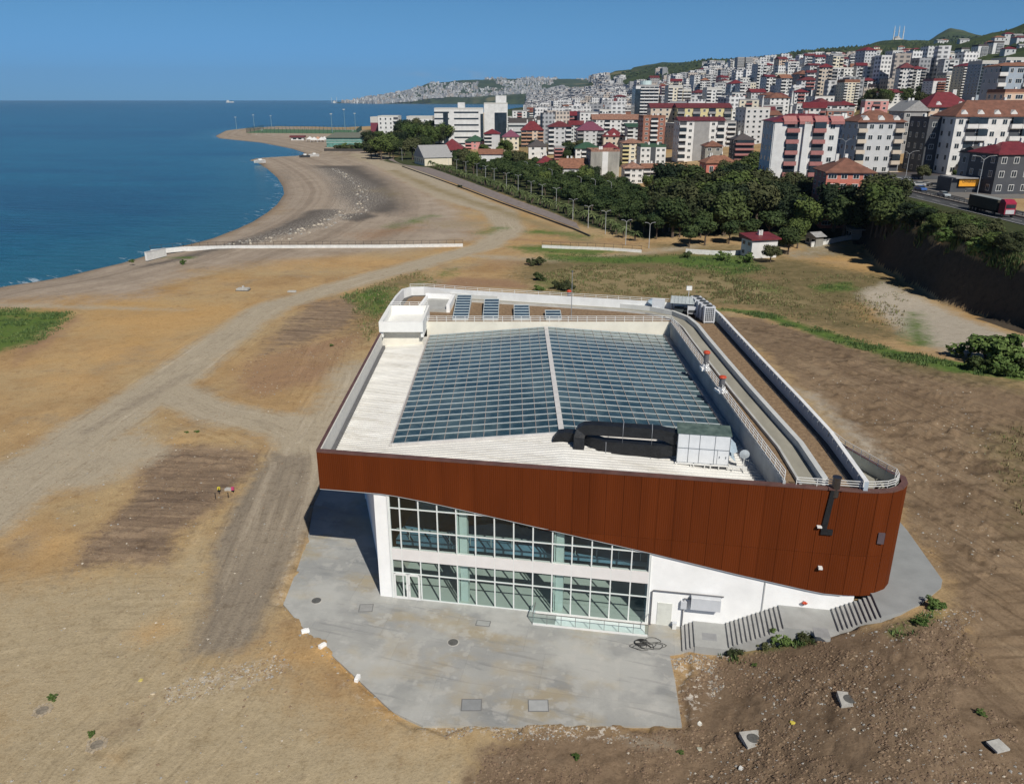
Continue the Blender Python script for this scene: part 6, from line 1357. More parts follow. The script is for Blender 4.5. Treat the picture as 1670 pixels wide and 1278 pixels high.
# smaller and hidden blocks that fill the gaps of the dense town
uu = rng.uniform(880, 1700, 16000); yy = np.exp(rng.uniform(math.log(620), math.log(1500), 16000)); XX = (uu - CX) / 1357 * yy; ZZ = th(XX, yy, coast=False); vv = 163 - (ZZ - 36) * 1365 / yy
k_ = np.nonzero(vv > np.interp(uu, dt_u, dt_v) - 1)[0]; PL = np.array([(a, b_) for a, b_, r_ in placed]); nadd = 0; acc_ = []
for i in k_:
    if nadd >= 1300: break
    if (np.hypot(PL[:, 0] - XX[i], PL[:, 1] - yy[i]) < 15).any() or any(abs(XX[i] - a) < 10 and abs(yy[i] - b_) < 10 for a, b_ in acc_): continue
    if any(HP.y > yy[i] - 10 and a - 2 < uu[i] < b_ + 2 and vv[i] < d_ + 2 and vv[i] > c_ for (lb_, a, b_, c_, d_, HP) in heroes0): continue
    acc_.append((XX[i], yy[i])); speck(XX[i], yy[i], ZZ[i], RN.uniform(8, 13), RN.uniform(8, 12), RN.choice([10, 13, 16, 22]) if vv[i] > 165 else RN.choice([14, 20, 26, 32]), RN.choice([0, 0, 0, 1, 2]), RN.uniform(-.3, .3)); nadd += 1
def farwall(name, col):
    m = mat(name, col, var=.3, scale=.02); t = m.node_tree; b = t.nodes['Principled BSDF']; src = b.inputs['Base Color'].links[0].from_socket; tcn = [n for n in t.nodes if n.type == 'TEX_COORD'][0].outputs['Object']
    sp = t.nodes.new('ShaderNodeSeparateXYZ'); t.links.new(tcn, sp.inputs[0]); a = mth(t, 'FRACT', mth(t, 'MULTIPLY', sp.outputs[2], .33)); h = mth(t, 'FRACT', mth(t, 'MULTIPLY', mth(t, 'ADD', sp.outputs[0], sp.outputs[1]), .30))
    f = mth(t, 'MULTIPLY', mth(t, 'GREATER_THAN', a, .48), mth(t, 'GREATER_THAN', h, .42)); mx = t.nodes.new('ShaderNodeMixRGB'); t.links.new(mth(t, 'MULTIPLY', f, .85), mx.inputs[0]); t.links.new(src, mx.inputs[1]); mx.inputs[2].default_value = (.05, .06, .075, 1); t.links.new(mx.outputs[0], b.inputs['Base Color']); return m
tag(fb_.build('far_city', [farwall('far_wall_white', (.62, .62, .62)), farwall('far_wall_grey', (.34, .35, .37)), farwall('far_wall_beige', (.48, .42, .37)), mat('far_roof', (.16, .09, .085), var=.3, scale=.02)]), kind='stuff')
# ================================================================ TREES
def leafmat(name, dk, lt_):
    m = bpy.data.materials.new(name); m.use_nodes = True; t = m.node_tree; b = t.nodes['Principled BSDF']; b.inputs['Roughness'].default_value = .75; b.inputs['Specular IOR Level'].default_value = .2
    a = t.nodes.new('ShaderNodeAttribute'); a.attribute_name = 'tone'; tcn = t.nodes.new('ShaderNodeTexCoord').outputs['Object']; n = noise(.5, 3, .6, None, 0, t, tcn)
    oi = t.nodes.new('ShaderNodeObjectInfo')
    f = mth(t, 'ADD', mth(t, 'MULTIPLY', a.outputs['Fac'], .6), mth(t, 'ADD', mth(t, 'MULTIPLY', n, .35), mth(t, 'MULTIPLY', oi.outputs['Random'], .45)))
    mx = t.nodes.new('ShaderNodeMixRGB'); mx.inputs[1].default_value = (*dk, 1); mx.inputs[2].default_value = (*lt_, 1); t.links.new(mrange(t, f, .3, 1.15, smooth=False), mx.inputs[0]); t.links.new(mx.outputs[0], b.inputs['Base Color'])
    return m
LG = leafmat('leaf_green', (.013, .028, .009), (.085, .110, .034)); LD = leafmat('leaf_dark', (.008, .018, .008), (.042, .058, .024)); LP = leafmat('leaf_palm', (.045, .070, .022), (.16, .19, .08)); LS = leafmat('leaf_shrub', (.04, .08, .018), (.15, .21, .06)); LPI = leafmat('leaf_pine', (.014, .030, .010), (.075, .105, .034))
LL = leafmat('leaf_light', (.030, .055, .014), (.13, .165, .045)); LO = leafmat('leaf_olive', (.022, .032, .012), (.085, .090, .038))
bark = mat('bark', (.10, .075, .055), .95, var=.3, scale=4)
def crown_mesh(name, rx, rz, zc, lobes, leaves, size, m, seed, flat=0.0, core=.72, lo=.3):
    r = random.Random(seed); vs, fs, tone = [], [], []
    L_ = []
    for k in range(lobes):
        t = r.uniform(0, 2 * math.pi); ph = r.uniform(-.75, 1.3); q = r.uniform(.35, .72 if rx > 2 else .95)
        L_.append((rx * q * math.cos(t) * math.cos(ph * .7), rx * q * math.sin(t) * math.cos(ph * .7), zc + rz * q * math.sin(ph), rx * r.uniform(lo, lo + .2), r.uniform(0, 1)))
    L_.append((0, 0, zc, rx * .6, .5))
    def leaf(p, n, s, tn):
        n = n.normalized(); a = n.orthogonal().normalized(); b_ = n.cross(a); th0 = r.uniform(0, 6.28); a, b_ = a * math.cos(th0) + b_ * math.sin(th0), b_ * math.cos(th0) - a * math.sin(th0)
        o = len(vs); s2 = s * r.uniform(.5, .9)
        for p_, q_ in ((-s, -s2 * .5), (s * .2, -s2), (s, s2 * .4), (-s * .2, s2)): vs.append(tuple(p + a * p_ + b_ * q_ + n * r.uniform(-.2, .2) * s))
        fs.append((o, o + 1, o + 2, o + 3)); tone.extend([tn] * 4)
    for k in range(leaves):
        lx, ly_, lz, lr, lt0 = L_[r.randrange(len(L_))]
        d = Vector((r.gauss(0, 1), r.gauss(0, 1), r.gauss(0, 1))); d.normalize(); rad = lr * r.uniform(.72, 1.12)
        p = Vector((lx, ly_, lz)) + Vector((d.x * rad, d.y * rad, d.z * rad * rz / rx * .95))
        if p.z < zc - rz * .85: continue
        n = d + Vector((r.uniform(-.7, .7), r.uniform(-.7, .7), r.uniform(-.3, .8)))
        leaf(p, n, size * r.uniform(.6, 1.3), min(1, max(0, .5 * lt0 + .5 * r.random())))
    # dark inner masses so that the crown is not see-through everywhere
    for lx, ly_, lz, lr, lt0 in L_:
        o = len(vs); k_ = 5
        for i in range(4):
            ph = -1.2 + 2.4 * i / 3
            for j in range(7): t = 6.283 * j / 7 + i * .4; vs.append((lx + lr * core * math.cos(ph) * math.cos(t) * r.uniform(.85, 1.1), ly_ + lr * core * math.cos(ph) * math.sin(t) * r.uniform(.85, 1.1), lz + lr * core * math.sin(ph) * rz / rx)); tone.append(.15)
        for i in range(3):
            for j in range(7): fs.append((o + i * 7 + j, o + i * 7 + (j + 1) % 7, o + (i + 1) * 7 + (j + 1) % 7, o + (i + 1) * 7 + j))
    me_ = bpy.data.meshes.new(name); me_.from_pydata(vs, [], fs); me_.materials.append(m); a_ = me_.attributes.new('tone', 'FLOAT', 'POINT'); a_.data.foreach_set('value', tone); me_.update(); return me_
def trunk_mesh(h, r0, limbs=4, seed=1, lean=.1):
    r = random.Random(seed); b = MB(); b.tube([(0, 0, -.6), (lean * .3, 0, h * .5), (lean, 0, h)], [r0 * 1.2, r0 * .85, r0 * .55], 7)
    for k in range(limbs):
        t = k * 6.28 / limbs + r.random(); z = h * r.uniform(.6, .85); b.tube([(lean * .7, 0, z), (math.cos(t) * h * .25, math.sin(t) * h * .25, z + h * .3), (math.cos(t) * h * .38, math.sin(t) * h * .38, z + h * .55)], [r0 * .5, r0 * .3, r0 * .12], 5)
    me_ = bpy.data.meshes.new('trunk'); me_.from_pydata(b.v, [], b.f); me_.materials.append(bark); return me_
# unit trees about 10 m tall
KIND = {}
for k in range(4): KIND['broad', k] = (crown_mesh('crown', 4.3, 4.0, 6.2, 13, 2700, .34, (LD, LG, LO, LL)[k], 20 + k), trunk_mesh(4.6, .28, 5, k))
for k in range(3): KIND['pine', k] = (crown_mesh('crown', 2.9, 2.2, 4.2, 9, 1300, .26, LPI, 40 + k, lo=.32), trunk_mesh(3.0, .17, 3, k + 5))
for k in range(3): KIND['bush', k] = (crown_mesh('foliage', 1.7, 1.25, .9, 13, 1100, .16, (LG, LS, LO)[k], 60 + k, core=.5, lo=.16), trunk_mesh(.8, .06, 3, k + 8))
def palm_meshes(seed):
    r = random.Random(seed); vs, fs, tone = [], [], []
    for k in range(22):
        t = k * 2.4 + r.uniform(-.2, .2); up = r.uniform(-.2, 1.1); ln = r.uniform(1.5, 2.1); prev = None
        for i in range(6):
            q = i / 5; rr = ln * q * math.cos(up * .7); z = 2.3 + ln * q * math.sin(up) - 1.15 * q * q * ln * .6; w_ = .28 * (1 - q) + .05
            c = (rr * math.cos(t), rr * math.sin(t), z); nx, ny = -math.sin(t) * w_, math.cos(t) * w_
            vs.append((c[0] + nx, c[1] + ny, z - .08)); vs.append((c[0], c[1], z)); vs.append((c[0] - nx, c[1] - ny, z - .08)); tone.extend([r.random()] * 3)
            if i: o = len(vs) - 6; fs.append((o, o + 1, o + 4, o + 3)); fs.append((o + 1, o + 2, o + 5, o + 4))
    me_ = bpy.data.meshes.new('fronds'); me_.from_pydata(vs, [], fs); me_.materials.append(LP); a_ = me_.attributes.new('tone', 'FLOAT', 'POINT'); a_.data.foreach_set('value', tone)
    b = MB(); b.tube([(0, 0, -.4), (0, 0, 1.2), (0, 0, 2.35)], [.26, .2, .24], 7); tm = bpy.data.meshes.new('trunk'); tm.from_pydata(b.v, [], b.f); tm.materials.append(bark); return me_, tm
for k in range(2): KIND['palm', k] = palm_meshes(k)
TR = random.Random(77)
def tree(kind, P, h, label, cat='tree', group=None, name=None, k=None, sx=1.0):
    n = {'broad': 4, 'pine': 3, 'bush': 3, 'palm': 2}[kind]; k = TR.randrange(n) if k is None else k; cm_, tm = KIND[kind, k]
    base = {'broad': 10.0, 'pine': 6.4, 'bush': 2.3, 'palm': 3.6}[kind]; s = h / base
    o = thing(name or {'broad': 'broadleaf_tree', 'pine': 'pine_tree', 'bush': 'shrub', 'palm': 'palm_tree'}[kind], label, cat, P, TR.uniform(0, 6.28), group); o.scale = (s * sx * TR.uniform(.85, 1.2), s * sx * TR.uniform(.85, 1.15), s)
    link(cm_, 'foliage' if kind == 'bush' else ('fronds' if kind == 'palm' else 'crown'), o); link(tm, 'stem' if kind == 'bush' else 'trunk', o); return o
def gxy(x, y): return Vector((x, y, th1(x, y)))
def along(pts, n):
    pts = [Vector(p) for p in pts]; ls = [(b_ - a).length for a, b_ in zip(pts[:-1], pts[1:])]; T_ = sum(ls); out = []
    for i in range(n):
        d = T_ * i / (n - 1); j = 0
        while j < len(ls) - 1 and d > ls[j]: d -= ls[j]; j += 1
        out.append(pts[j].lerp(pts[j + 1], d / ls[j]))
    return out
# promenade, palm row, pine avenue: all follow the coast road
def W2(u, v): p = gp(u, v); return (p.x, p.y)
pr0 = [W2(*q) for q in [(1005, 404), (955, 382), (900, 359), (840, 335), (780, 312), (720, 290), (672, 272), (640, 261)]]
b = MB()
LW = [W2(*q) for q in [(984, 391), (940, 372), (885, 352), (825, 331), (765, 308), (705, 286), (660, 270), (633, 261)]]; RW = [W2(*q) for q in [(1010, 393), (960, 371), (905, 349), (842, 326), (785, 304), (722, 281), (672, 264), (645, 256)]]
for i in range(7):
    q = [LW[i], RW[i], RW[i + 1], LW[i + 1]]; zz_ = [th1(*p) + .0 for p in q]; b.prism(q, -.5, .12)
pav = b.build('promenade_paving', mat('promenade_brick', (.21, .175, .16), .85, var=.25, scale=.6)); tag(pav, kind='structure')
ps = along([RW[0], RW[1], RW[2], RW[3], RW[4], RW[5], RW[6]], 66)
for i, p in enumerate(ps):
    tree('palm', gxy(p.x + 2.8 + TR.uniform(-.4, 1.8), p.y + TR.uniform(-1, 1)), TR.uniform(3.2, 4.6), f'short palm beside the promenade, {ordw(i)} from the near end of the row', 'palm tree', 'short palms beside the promenade')
a0 = along([W2(1108, 402), W2(1060, 390), W2(1000, 369), W2(940, 345), W2(880, 318), W2(820, 294), W2(760, 276), W2(712, 262)], 33)
for row, off in enumerate((1.5, 7.5, 13.5, 19.5, 25.5)):
    rn_ = ['front', 'second', 'middle', 'fourth', 'back'][row]
    for i, p in enumerate(a0):
        if row > 2 and i > 27: continue
        nx = gxy(p.x + off + TR.uniform(-.8, .8), p.y + off * .3 + TR.uniform(-2.5, 2.5))
        tree('pine', nx, TR.uniform(5.6, 7.6), f'round headed pine in the {rn_} row of the avenue, {ordw(i)} from the near end', 'pine tree', f'pines in the {rn_} row of the avenue', sx=1.12)
# the dark wood below the rose balcony block and round the rose house
def clump(n, u0, u1, v0, v1, h0, h1, lab, grp, poly=None, kind='broad', seed=1, sx=1.0, lim=None):
    r = random.Random(seed); pts = []; t = 0
    while len(pts) < n and t < 600:
        t += 1; u = r.uniform(u0, u1); v = r.uniform(v0, v1)
        if lim and not lim(u, v): continue
        P = gp(u, v)
        if any((P.x - a.x) ** 2 + (P.y - a.y) ** 2 < (h0 * .42) ** 2 for a in pts): continue
        if any(abs(P.x - hx) < 10 and -3 < P.y - hy < 16 for hx, hy in [(h[5].x, h[5].y) for h in heroes0 if h[5].y < 420]): continue
        pts.append(P)
    pts.sort(key=lambda P: P.x / P.y)
    for i, P in enumerate(pts): tree(kind, P, r.uniform(h0, h1), f'{lab}, {ordw(i)} from left', 'tree' if kind != 'bush' else 'shrub', grp, sx=sx)
clump(26, 1075, 1235, 330, 398, 9, 13.5, 'dark broadleaf tree along the front of the dark wood', 'trees in the front of the dark wood', seed=1, sx=1.15, lim=lambda u, v: v < 392 - abs(u - 1150) * .02 and (u < 1205 or v < 372))
clump(26, 1060, 1300, 285, 345, 8, 12, 'dark broadleaf tree deep in the wood below the rose balconies', 'trees deep in the dark wood', seed=2, sx=1.15, lim=lambda u, v: v > 350 - (u - 1060) * .35)
clump(12, 1225, 1325, 345, 385, 8, 11, 'broadleaf tree above the white house with crimson roof', 'trees above the white field edge house', seed=3, sx=1.1, lim=lambda u, v: not (1215 < u < 1278 and v > 366))
clump(11, 1355, 1445, 345, 392, 9, 13, 'large broadleaf tree below the rose red house', 'trees below the rose red house', seed=4, sx=1.15)
tree('broad', gp(1285, 415), 7.0, 'dense round tree right of the white field edge house', sx=1.1); tree('broad', gp(1300, 405), 7.5, 'taller dark tree behind the round tree at the field edge house', sx=1.1); tree('broad', gp(1256, 428), 4.2, 'low dark tree in front of the white field edge house', sx=1.5)
clump(24, 1470, 1690, 345, 420, 2.6, 4.2, 'shrubby tree on the bank between the road and the cut', 'shrubby trees along the road bank', seed=6, sx=1.5, lim=lambda u, v: v > 352 + (u - 1470) * .28 and v < 374 + (u - 1470) * .30)
clump(9, 1405, 1468, 330, 365, 6, 8, 'dark tree on the bank at the left end of the road', 'dark trees at the left end of the road', seed=7, sx=1.3)
clump(26, 598, 705, 232, 262, 9, 15, 'dense green tree in the shore park behind the promenade end', 'trees of the shore park', seed=8, sx=1.2, lim=lambda u, v: v < 262 - (u - 600) * .02)
clump(16, 655, 760, 226, 246, 15, 20, 'tall dark tree in front of the white hospital block', 'tall dark trees in front of the hospital', seed=9, sx=1.0, lim=lambda u, v: v > 226)
clump(12, 740, 870, 252, 285, 7, 11, 'green tree among the houses behind the avenue, left part', 'trees among houses behind the avenue, left', seed=10)
clump(14, 870, 1060, 284, 318, 6, 9, 'green tree behind the pines near the concrete twin block', 'trees behind the pines near the concrete block', seed=11)
clump(6, 920, 960, 250, 270, 8, 11, 'tree behind the white house with brown gable roof', 'trees behind the brown gabled house', seed=12)
clump(9, 1400, 1540, 168, 190, 9, 13, 'green tree in the gap below the slope apartment blocks', 'trees in the gap below the slope blocks', seed=13); clump(9, 1250, 1420, 170, 200, 8, 12, 'green tree between apartment blocks of the middle town', 'trees between the middle town blocks', seed=14); clump(7, 1600, 1690, 165, 200, 8, 12, 'tree between the peach block and the slope', 'trees near the peach block', seed=15)
clump(8, 1180, 1250, 290, 320, 7, 10, 'tree just behind the wood near the small salmon house', 'trees near the small salmon house', seed=16)
clump(6, 1500, 1610, 290, 306, 4, 7, 'roadside tree in front of the long white block', 'roadside trees before the long white block', seed=17)
clump(26, 1480, 1690, 330, 410, 1.3, 2.2, 'low shrub close beside the coast road', 'low shrubs close beside the coast road', kind='bush', seed=21, sx=1.6, lim=lambda u, v: v > 330 + (u - 1480) * .27 and v < 352 + (u - 1480) * .28)
for u, v, h, l in [(85, 1140, .5, 'small green weeds right of the upper worn manhole'), (150, 1198, .45, 'small green weeds above the lower worn manhole'), (305, 706, .5, 'tiny green weed above the dark soil patch, left of two'), (322, 705, .55, 'tiny green weed above the dark soil patch, right of two'), (541, 564, .6, 'small green weed on reddish soil left of the hall'), (1230, 1085, .35, 'small weeds in the brown soil below the stairs'), (940, 1235, .5, 'green weeds in reddish soil below the paving'), (1110, 1228, .4, 'small weeds right of the grey dusty heap'), (1600, 1165, .5, 'green weeds in the soil at lower right')]: tree('bush', gp(u, v), h * .62, l, 'weed', None, 'weed_plant', k=1, sx=1.25)
# solitary shrubs
for u, v, h, lab, kd in [(919, 473, 2.6, 'bright green round bush standing behind the rear parapet', 'bush'), (872, 432, 2.4, 'dark round shrub left of the dry grass', 'bush'), (881, 457, 1.8, 'low shrub just below the dark round shrub', 'bush'), (886, 427, 1.0, 'very small shrub right of the dark round shrub', 'bush'), (880, 475, 1.4, 'low green shrub close behind the rear parapet', 'bush'),
    (1606, 585, 4.2, 'leafy shrub with spreading top at the right, left one', 'bush'), (1632, 592, 3.8, 'leafy shrub at the right edge of the field, right one', 'bush'), (1640, 612, 2.4, 'low dark shrub in front of the leafy shrubs', 'bush'), (1590, 600, 2.0, 'low dark green shrub left of the leafy shrubs', 'bush'), (1668, 600, 3.0, 'shrub cut by the right edge of the view', 'bush'),
    (1555, 398, 3.2, 'light green sapling on top of the cut bank', 'bush'), (1600, 415, 3.0, 'light green shrub on the bank rim further right', 'bush'), (750, 306, 1.6, 'small dark shrub alone on the sandy ground by the track', 'bush'), (446, 296, .1, '', ''),
    (215, 428, .9, 'small green tuft below the white sea wall end', 'bush'), (298, 431, 1.1, 'green weeds beside the small gravel heap', 'bush'), (1250, 1052, .8, 'green weeds at the foot of the stairs, left clump', 'bush'), (1275, 1050, 1.1, 'green weeds at the foot of the stairs, middle clump', 'bush'), (1310, 1040, .9, 'green weeds at the foot of the stairs, right clump', 'bush'), (1196, 1066, .7, 'green weeds beside the first stair landing', 'bush'),
    (1527, 992, .8, 'green weeds below the terrace edge, right clump', 'bush'), (1500, 1018, .6, 'green weeds below the terrace edge, left clump', 'bush'), (1118, 420, 1.6, 'green shrub in front of the low white wall, left', 'bush'), (1180, 425, 2.2, 'dark green shrub in front of the low white wall, right', 'bush'), (1215, 428, 2.4, 'dark shrub beside the white field edge house', 'bush')]:
    if lab: tree(kd, gp(u, v), h, lab, 'shrub', None, sx=1.25 if h > 3 else 1.15)
# grass tufts: uncountable
def tufts(name, polys, n, h0, h1, cols, seed, w_=.05, lean=.4):
    r = np.random.default_rng(seed); b = MB()
    for P, cnt in polys:
        P = gpoly(P); xs_ = [p[0] for p in P]; ys_ = [p[1] for p in P]; X = r.uniform(min(xs_), max(xs_), cnt * 3); Y = r.uniform(min(ys_), max(ys_), cnt * 3)
        s = sdpoly(X, Y, P) + r.uniform(-1.0, .4, cnt * 3); nn = fbm(X / 2.5, Y / 2.5, 3, seed); k = np.nonzero((s > 0) & (nn > -.05))[0][:cnt]
        Z = th(X[k], Y[k], coast=False)
        for x, y, z in zip(X[k], Y[k], Z):
            for j in range(3):
                t = r.uniform(0, 6.28); h = r.uniform(h0, h1); ww = w_ * r.uniform(.7, 1.6); dx, dy = math.cos(t), math.sin(t); ox, oy = r.uniform(-.22, .22, 2); mi = int(r.integers(0, len(cols)))
                b.add([(x + ox - dy * ww, y + oy + dx * ww, z - .08), (x + ox + dy * ww, y + oy - dx * ww, z - .08), (x + ox + dx * lean * h, y + oy + dy * lean * h, z + h)], [(0, 1, 2)], mi)
    tag(b.build(name, cols), kind='stuff')
gA = mat('blade_green', (.055, .105, .025), .8, var=.3, scale=.5); gB = mat('blade_light', (.12, .17, .05), .8, var=.3, scale=.5); gC = mat('blade_straw', (.29, .235, .125), .9, var=.2, scale=.5); gD = mat('blade_olive', (.14, .12, .05), .9, var=.3, scale=.5)
tufts('green_grass', [([(-60, 503), (60, 502), (122, 507), (110, 530), (60, 562), (0, 582), (-60, 590)], 3000), ([(1160, 500), (1260, 510), (1400, 553), (1560, 590), (1720, 600), (1720, 622), (1560, 608), (1480, 592), (1330, 550), (1225, 516)], 6500), ([(555, 482), (610, 466), (655, 470), (650, 500), (612, 520), (575, 500)], 900), ([(1170, 1068), (1185, 1060), (1290, 1040), (1330, 1046), (1280, 1066), (1200, 1078)], 260), ([(1455, 1030), (1535, 985), (1545, 1000), (1470, 1045)], 220),
    ([(880, 408), (1000, 416), (1200, 412), (1260, 440), (1180, 450), (1090, 430), (960, 430), (890, 425)], 2600), ([(1310, 465), (1390, 460), (1400, 475), (1330, 478)], 500)], 0, .12, .42, [gA, gB, gA, gA], 3)
tufts('dry_grass', [([(880, 445), (960, 430), (1180, 448), (1320, 480), (1330, 505), (1240, 500), (1060, 482), (900, 478)], 7500), ([(1050, 425), (1480, 440), (1480, 545), (1300, 520), (1200, 490)], 2600), ([(560, 480), (680, 440), (720, 462), (640, 520), (600, 560)], 1500), ([(1600, 700), (1700, 690), (1700, 900), (1640, 860)], 700)], 0, .15, .50, [gC, gD, gD, gB], 4, .06)
# brush along the rim of the cut
tufts('bank_brush', [([(1440, 392), (1520, 372), (1680, 425), (1720, 470), (1600, 425), (1500, 400)], 3400)], 0, .5, 1.3, [gD, gB, gA], 6, .13)
# stones and clods
def stones(name, polys, cols, seed, s0, s1):
    r = np.random.default_rng(seed); b = MB(); f8 = [(0, 1, 2), (0, 2, 3), (0, 3, 4), (0, 4, 1), (5, 2, 1), (5, 3, 2), (5, 4, 3), (5, 1, 4)]
    for P, cnt in polys:
        P = gpoly(P); xs_ = [p[0] for p in P]; ys_ = [p[1] for p in P]; X = r.uniform(min(xs_), max(xs_), cnt * 3); Y = r.uniform(min(ys_), max(ys_), cnt * 3)
        k = np.nonzero((sdpoly(X, Y, P) > 0) & (fbm(X / 3, Y / 3, 3, seed) > -.15))[0][:cnt]; Z = zat(X[k], Y[k])
        for x, y, z in zip(X[k], Y[k], Z):
            s = s0 * (s1 / s0) ** (r.random() ** 2.2); q = r.uniform(.6, 1.2, 6) * s
            b.add([(x, y, z + q[0] * .7), (x + q[1], y, z + .1 * s), (x, y + q[2], z), (x - q[3], y, z + .1 * s), (x, y - q[4], z), (x, y, z - s * .5)], f8, int(r.integers(0, len(cols))))
    tag(b.build(name, cols), kind='stuff')
_ly = np.array(ly); _lt = np.array(lt)
def zat(x, y):
    a = np.clip(x / y, _lt[0], _lt[-1]); i = np.clip(np.searchsorted(_lt, a) - 1, 0, len(_lt) - 2); j = np.clip(np.searchsorted(_ly, y) - 1, 0, len(_ly) - 2)
    s = (a - _lt[i]) / (_lt[i + 1] - _lt[i]); t = (y - _ly[j]) / (_ly[j + 1] - _ly[j]); return (GZ[j, i] * (1 - s) + GZ[j, i + 1] * s) * (1 - t) + (GZ[j + 1, i] * (1 - s) + GZ[j + 1, i + 1] * s) * t
stA = mat('stone_pale', (.42, .37, .30), .9, var=.3, scale=3); stB = mat('stone_brown', (.22, .155, .10), .95, var=.3, scale=3); stC = mat('stone_grey', (.28, .27, .25), .9, var=.3, scale=3); stD = mat('clod', (.15, .10, .065), .95, var=.3, scale=3)
stones('scattered_stones', [([(-60, 700), (500, 640), (520, 1000), (640, 1180), (1110, 1195), (1100, 1330), (-60, 1330)], 2600), ([(690, 1184), (1112, 1184), (1100, 1215), (690, 1205)], 700), ([(455, 985), (500, 872), (470, 900), (440, 985), (560, 1110), (660, 1190), (690, 1183), (640, 1160)], 600), ([(260, 1130), (330, 1095), (460, 1065), (480, 1090), (400, 1120), (270, 1150)], 700),
    ([(1095, 1070), (1190, 1062), (1180, 1120), (1115, 1190)], 1500), ([(1180, 1070), (1440, 1020), (1680, 1180), (1680, 1330), (1100, 1330), (1120, 1190)], 1400), ([(1530, 940), (1600, 1000), (1560, 1040), (1490, 990)], 300), ([(1300, 600), (1600, 640), (1700, 1000), (1560, 960), (1480, 860)], 900), ([(370, 600), (430, 575), (600, 535), (560, 600), (430, 650)], 500), ([(430, 420), (860, 440), (880, 470), (500, 480)], 700)], [stA, stB, stC, stB, stB, stC], 5, .03, .14)
stones('soil_clods', [([(1112, 1188), (1108, 1120), (1170, 1072), (1440, 1020), (1560, 1010), (1680, 1180), (1700, 1330), (760, 1330), (790, 1225)], 15000), ([(250, 735), (430, 735), (375, 800), (300, 868), (195, 922), (118, 928), (150, 875), (205, 815)], 1800), ([(385, 600), (430, 575), (600, 535), (560, 600), (430, 650)], 900)], [stD, stB, stD], 8, .03, .15)
stones('beach_stones', [([(350, 402), (440, 384), (520, 362), (585, 330), (575, 300), (540, 275), (560, 280), (600, 310), (600, 345), (500, 385), (400, 404)], 1800), ([(350, 216), (420, 224), (480, 238), (440, 212)], 500)], [stA, stC], 12, .15, .8)
# woods on the far hills, one mass
fm = MB(); r = np.random.default_rng(5); N_ = 60000
uu = r.uniform(860, 1720, N_); yy = np.exp(r.uniform(math.log(700), math.log(3600), N_)); XX = (uu - CX) / 1357 * yy; nn = fbm(XX / 120, yy / 120, 4, 4); vv = 163 - (th(XX, yy, coast=False) - 36) * 1365 / yy
k = np.nonzero((nn > -.02) & (vv < np.interp(uu, dt_u, dt_v) + 20))[0][:8500]; ZZ = th(XX[k], yy[k], coast=False)
HP_ = [(h[5].x, h[5].y) for h in HERO if h[5].y > 850]
for x, y, z in zip(XX[k], yy[k], ZZ):
    if any(abs(x - a) < 17 and -45 < y - b_ < 12 for a, b_ in HP_): continue
    s = r.uniform(2.2, 5.0) * (1 + y / 5000); q = r.uniform(.7, 1.2, 6) * s; fm.add([(x, y, z + q[0] * 1.3), (x + q[1], y, z + .4 * s), (x, y + q[2], z + .3 * s), (x - q[3], y, z + .4 * s), (x, y - q[4], z + .3 * s), (x, y, z - s)], [(0, 1, 2), (0, 2, 3), (0, 3, 4), (0, 4, 1), (5, 2, 1), (5, 3, 2), (5, 4, 3), (5, 1, 4)], 0 if r.random() < .7 else 1)
tag(fm.build('far_woods', [mat('far_foliage', (.020, .036, .014), .9, var=.4, scale=.05), mat('far_foliage_light', (.045, .065, .022), .9, var=.4, scale=.05)]), kind='stuff')
# ================================================================ STREET FURNITURE, WALLS, VEHICLES, SHORE
lampm = mat('lamp_grey', (.42, .43, .44), .5)
def lamp(label, P, h, arms=2, rz=0.0, grp=None, reach=1.0):
    o = thing('street_lamp', label, 'street lamp', P, rz, grp); b = MB(); b.tube([(0, 0, -.3), (0, 0, h * .6), (0, 0, h * .93)], [.10, .075, .05], 7); b.build('pole', lampm, o)
    for s in ((-1, 1) if arms == 2 else (1,)):
        b = MB(); b.tube([(0, 0, h * .92), (s * .5 * reach, 0, h * .985), (s * 1.1 * reach, 0, h)], [.05, .045, .04], 5); ao = b.build('arm', lampm, o); b = MB(); b.box(min(s * .95 * reach, s * 1.4 * reach), max(s * .95 * reach, s * 1.4 * reach), -.09, .09, h - .03, h + .05); b.build('lamp_head', lampm, o)
    return o
l0 = lamp('twin armed street lamp nearest the low wall, first of the avenue row', gp(1058, 405), 6.6, 2, .1, 'twin armed lamps along the pine avenue')
ords = ['second', 'third', 'fourth', 'fifth', 'sixth', 'seventh', 'eighth', 'ninth', 'tenth', 'eleventh', 'twelfth', 'thirteenth', 'fourteenth', 'fifteenth', 'sixteenth', 'seventeenth']
for i, (u, v) in enumerate([(1020, 398), (987, 380), (959, 370), (934, 357), (907, 335), (884, 328), (866, 322), (845, 310), (826, 306), (806, 297), (792, 292), (778, 287), (760, 283), (745, 279), (732, 275)]):
    dup(l0, gp(u, v + 2), .1 + .1 * (i % 3), None, f'twin armed street lamp, {ords[i]} from the low wall along the avenue')
l1 = lamp('single armed street lamp behind the pines, nearest of its row', gp(1091, 378), 7.5, 1, 2.9, 'single armed lamps behind the pines', 1.2)
for i, (u, v) in enumerate([(996, 330), (970, 325), (947, 320), (900, 305), (880, 296), (860, 290), (700, 258), (678, 262), (656, 262)]): dup(l1, gp(u, v), 2.9, None, f'single armed street lamp behind the pines, {ords[i]} of its row')
l2 = lamp('tall twin armed road lamp in front of the long white block', Vector((118.5, 205, 10.4)), 12.5, 2, 0, 'tall twin armed lamps of the coast road', 2.2)
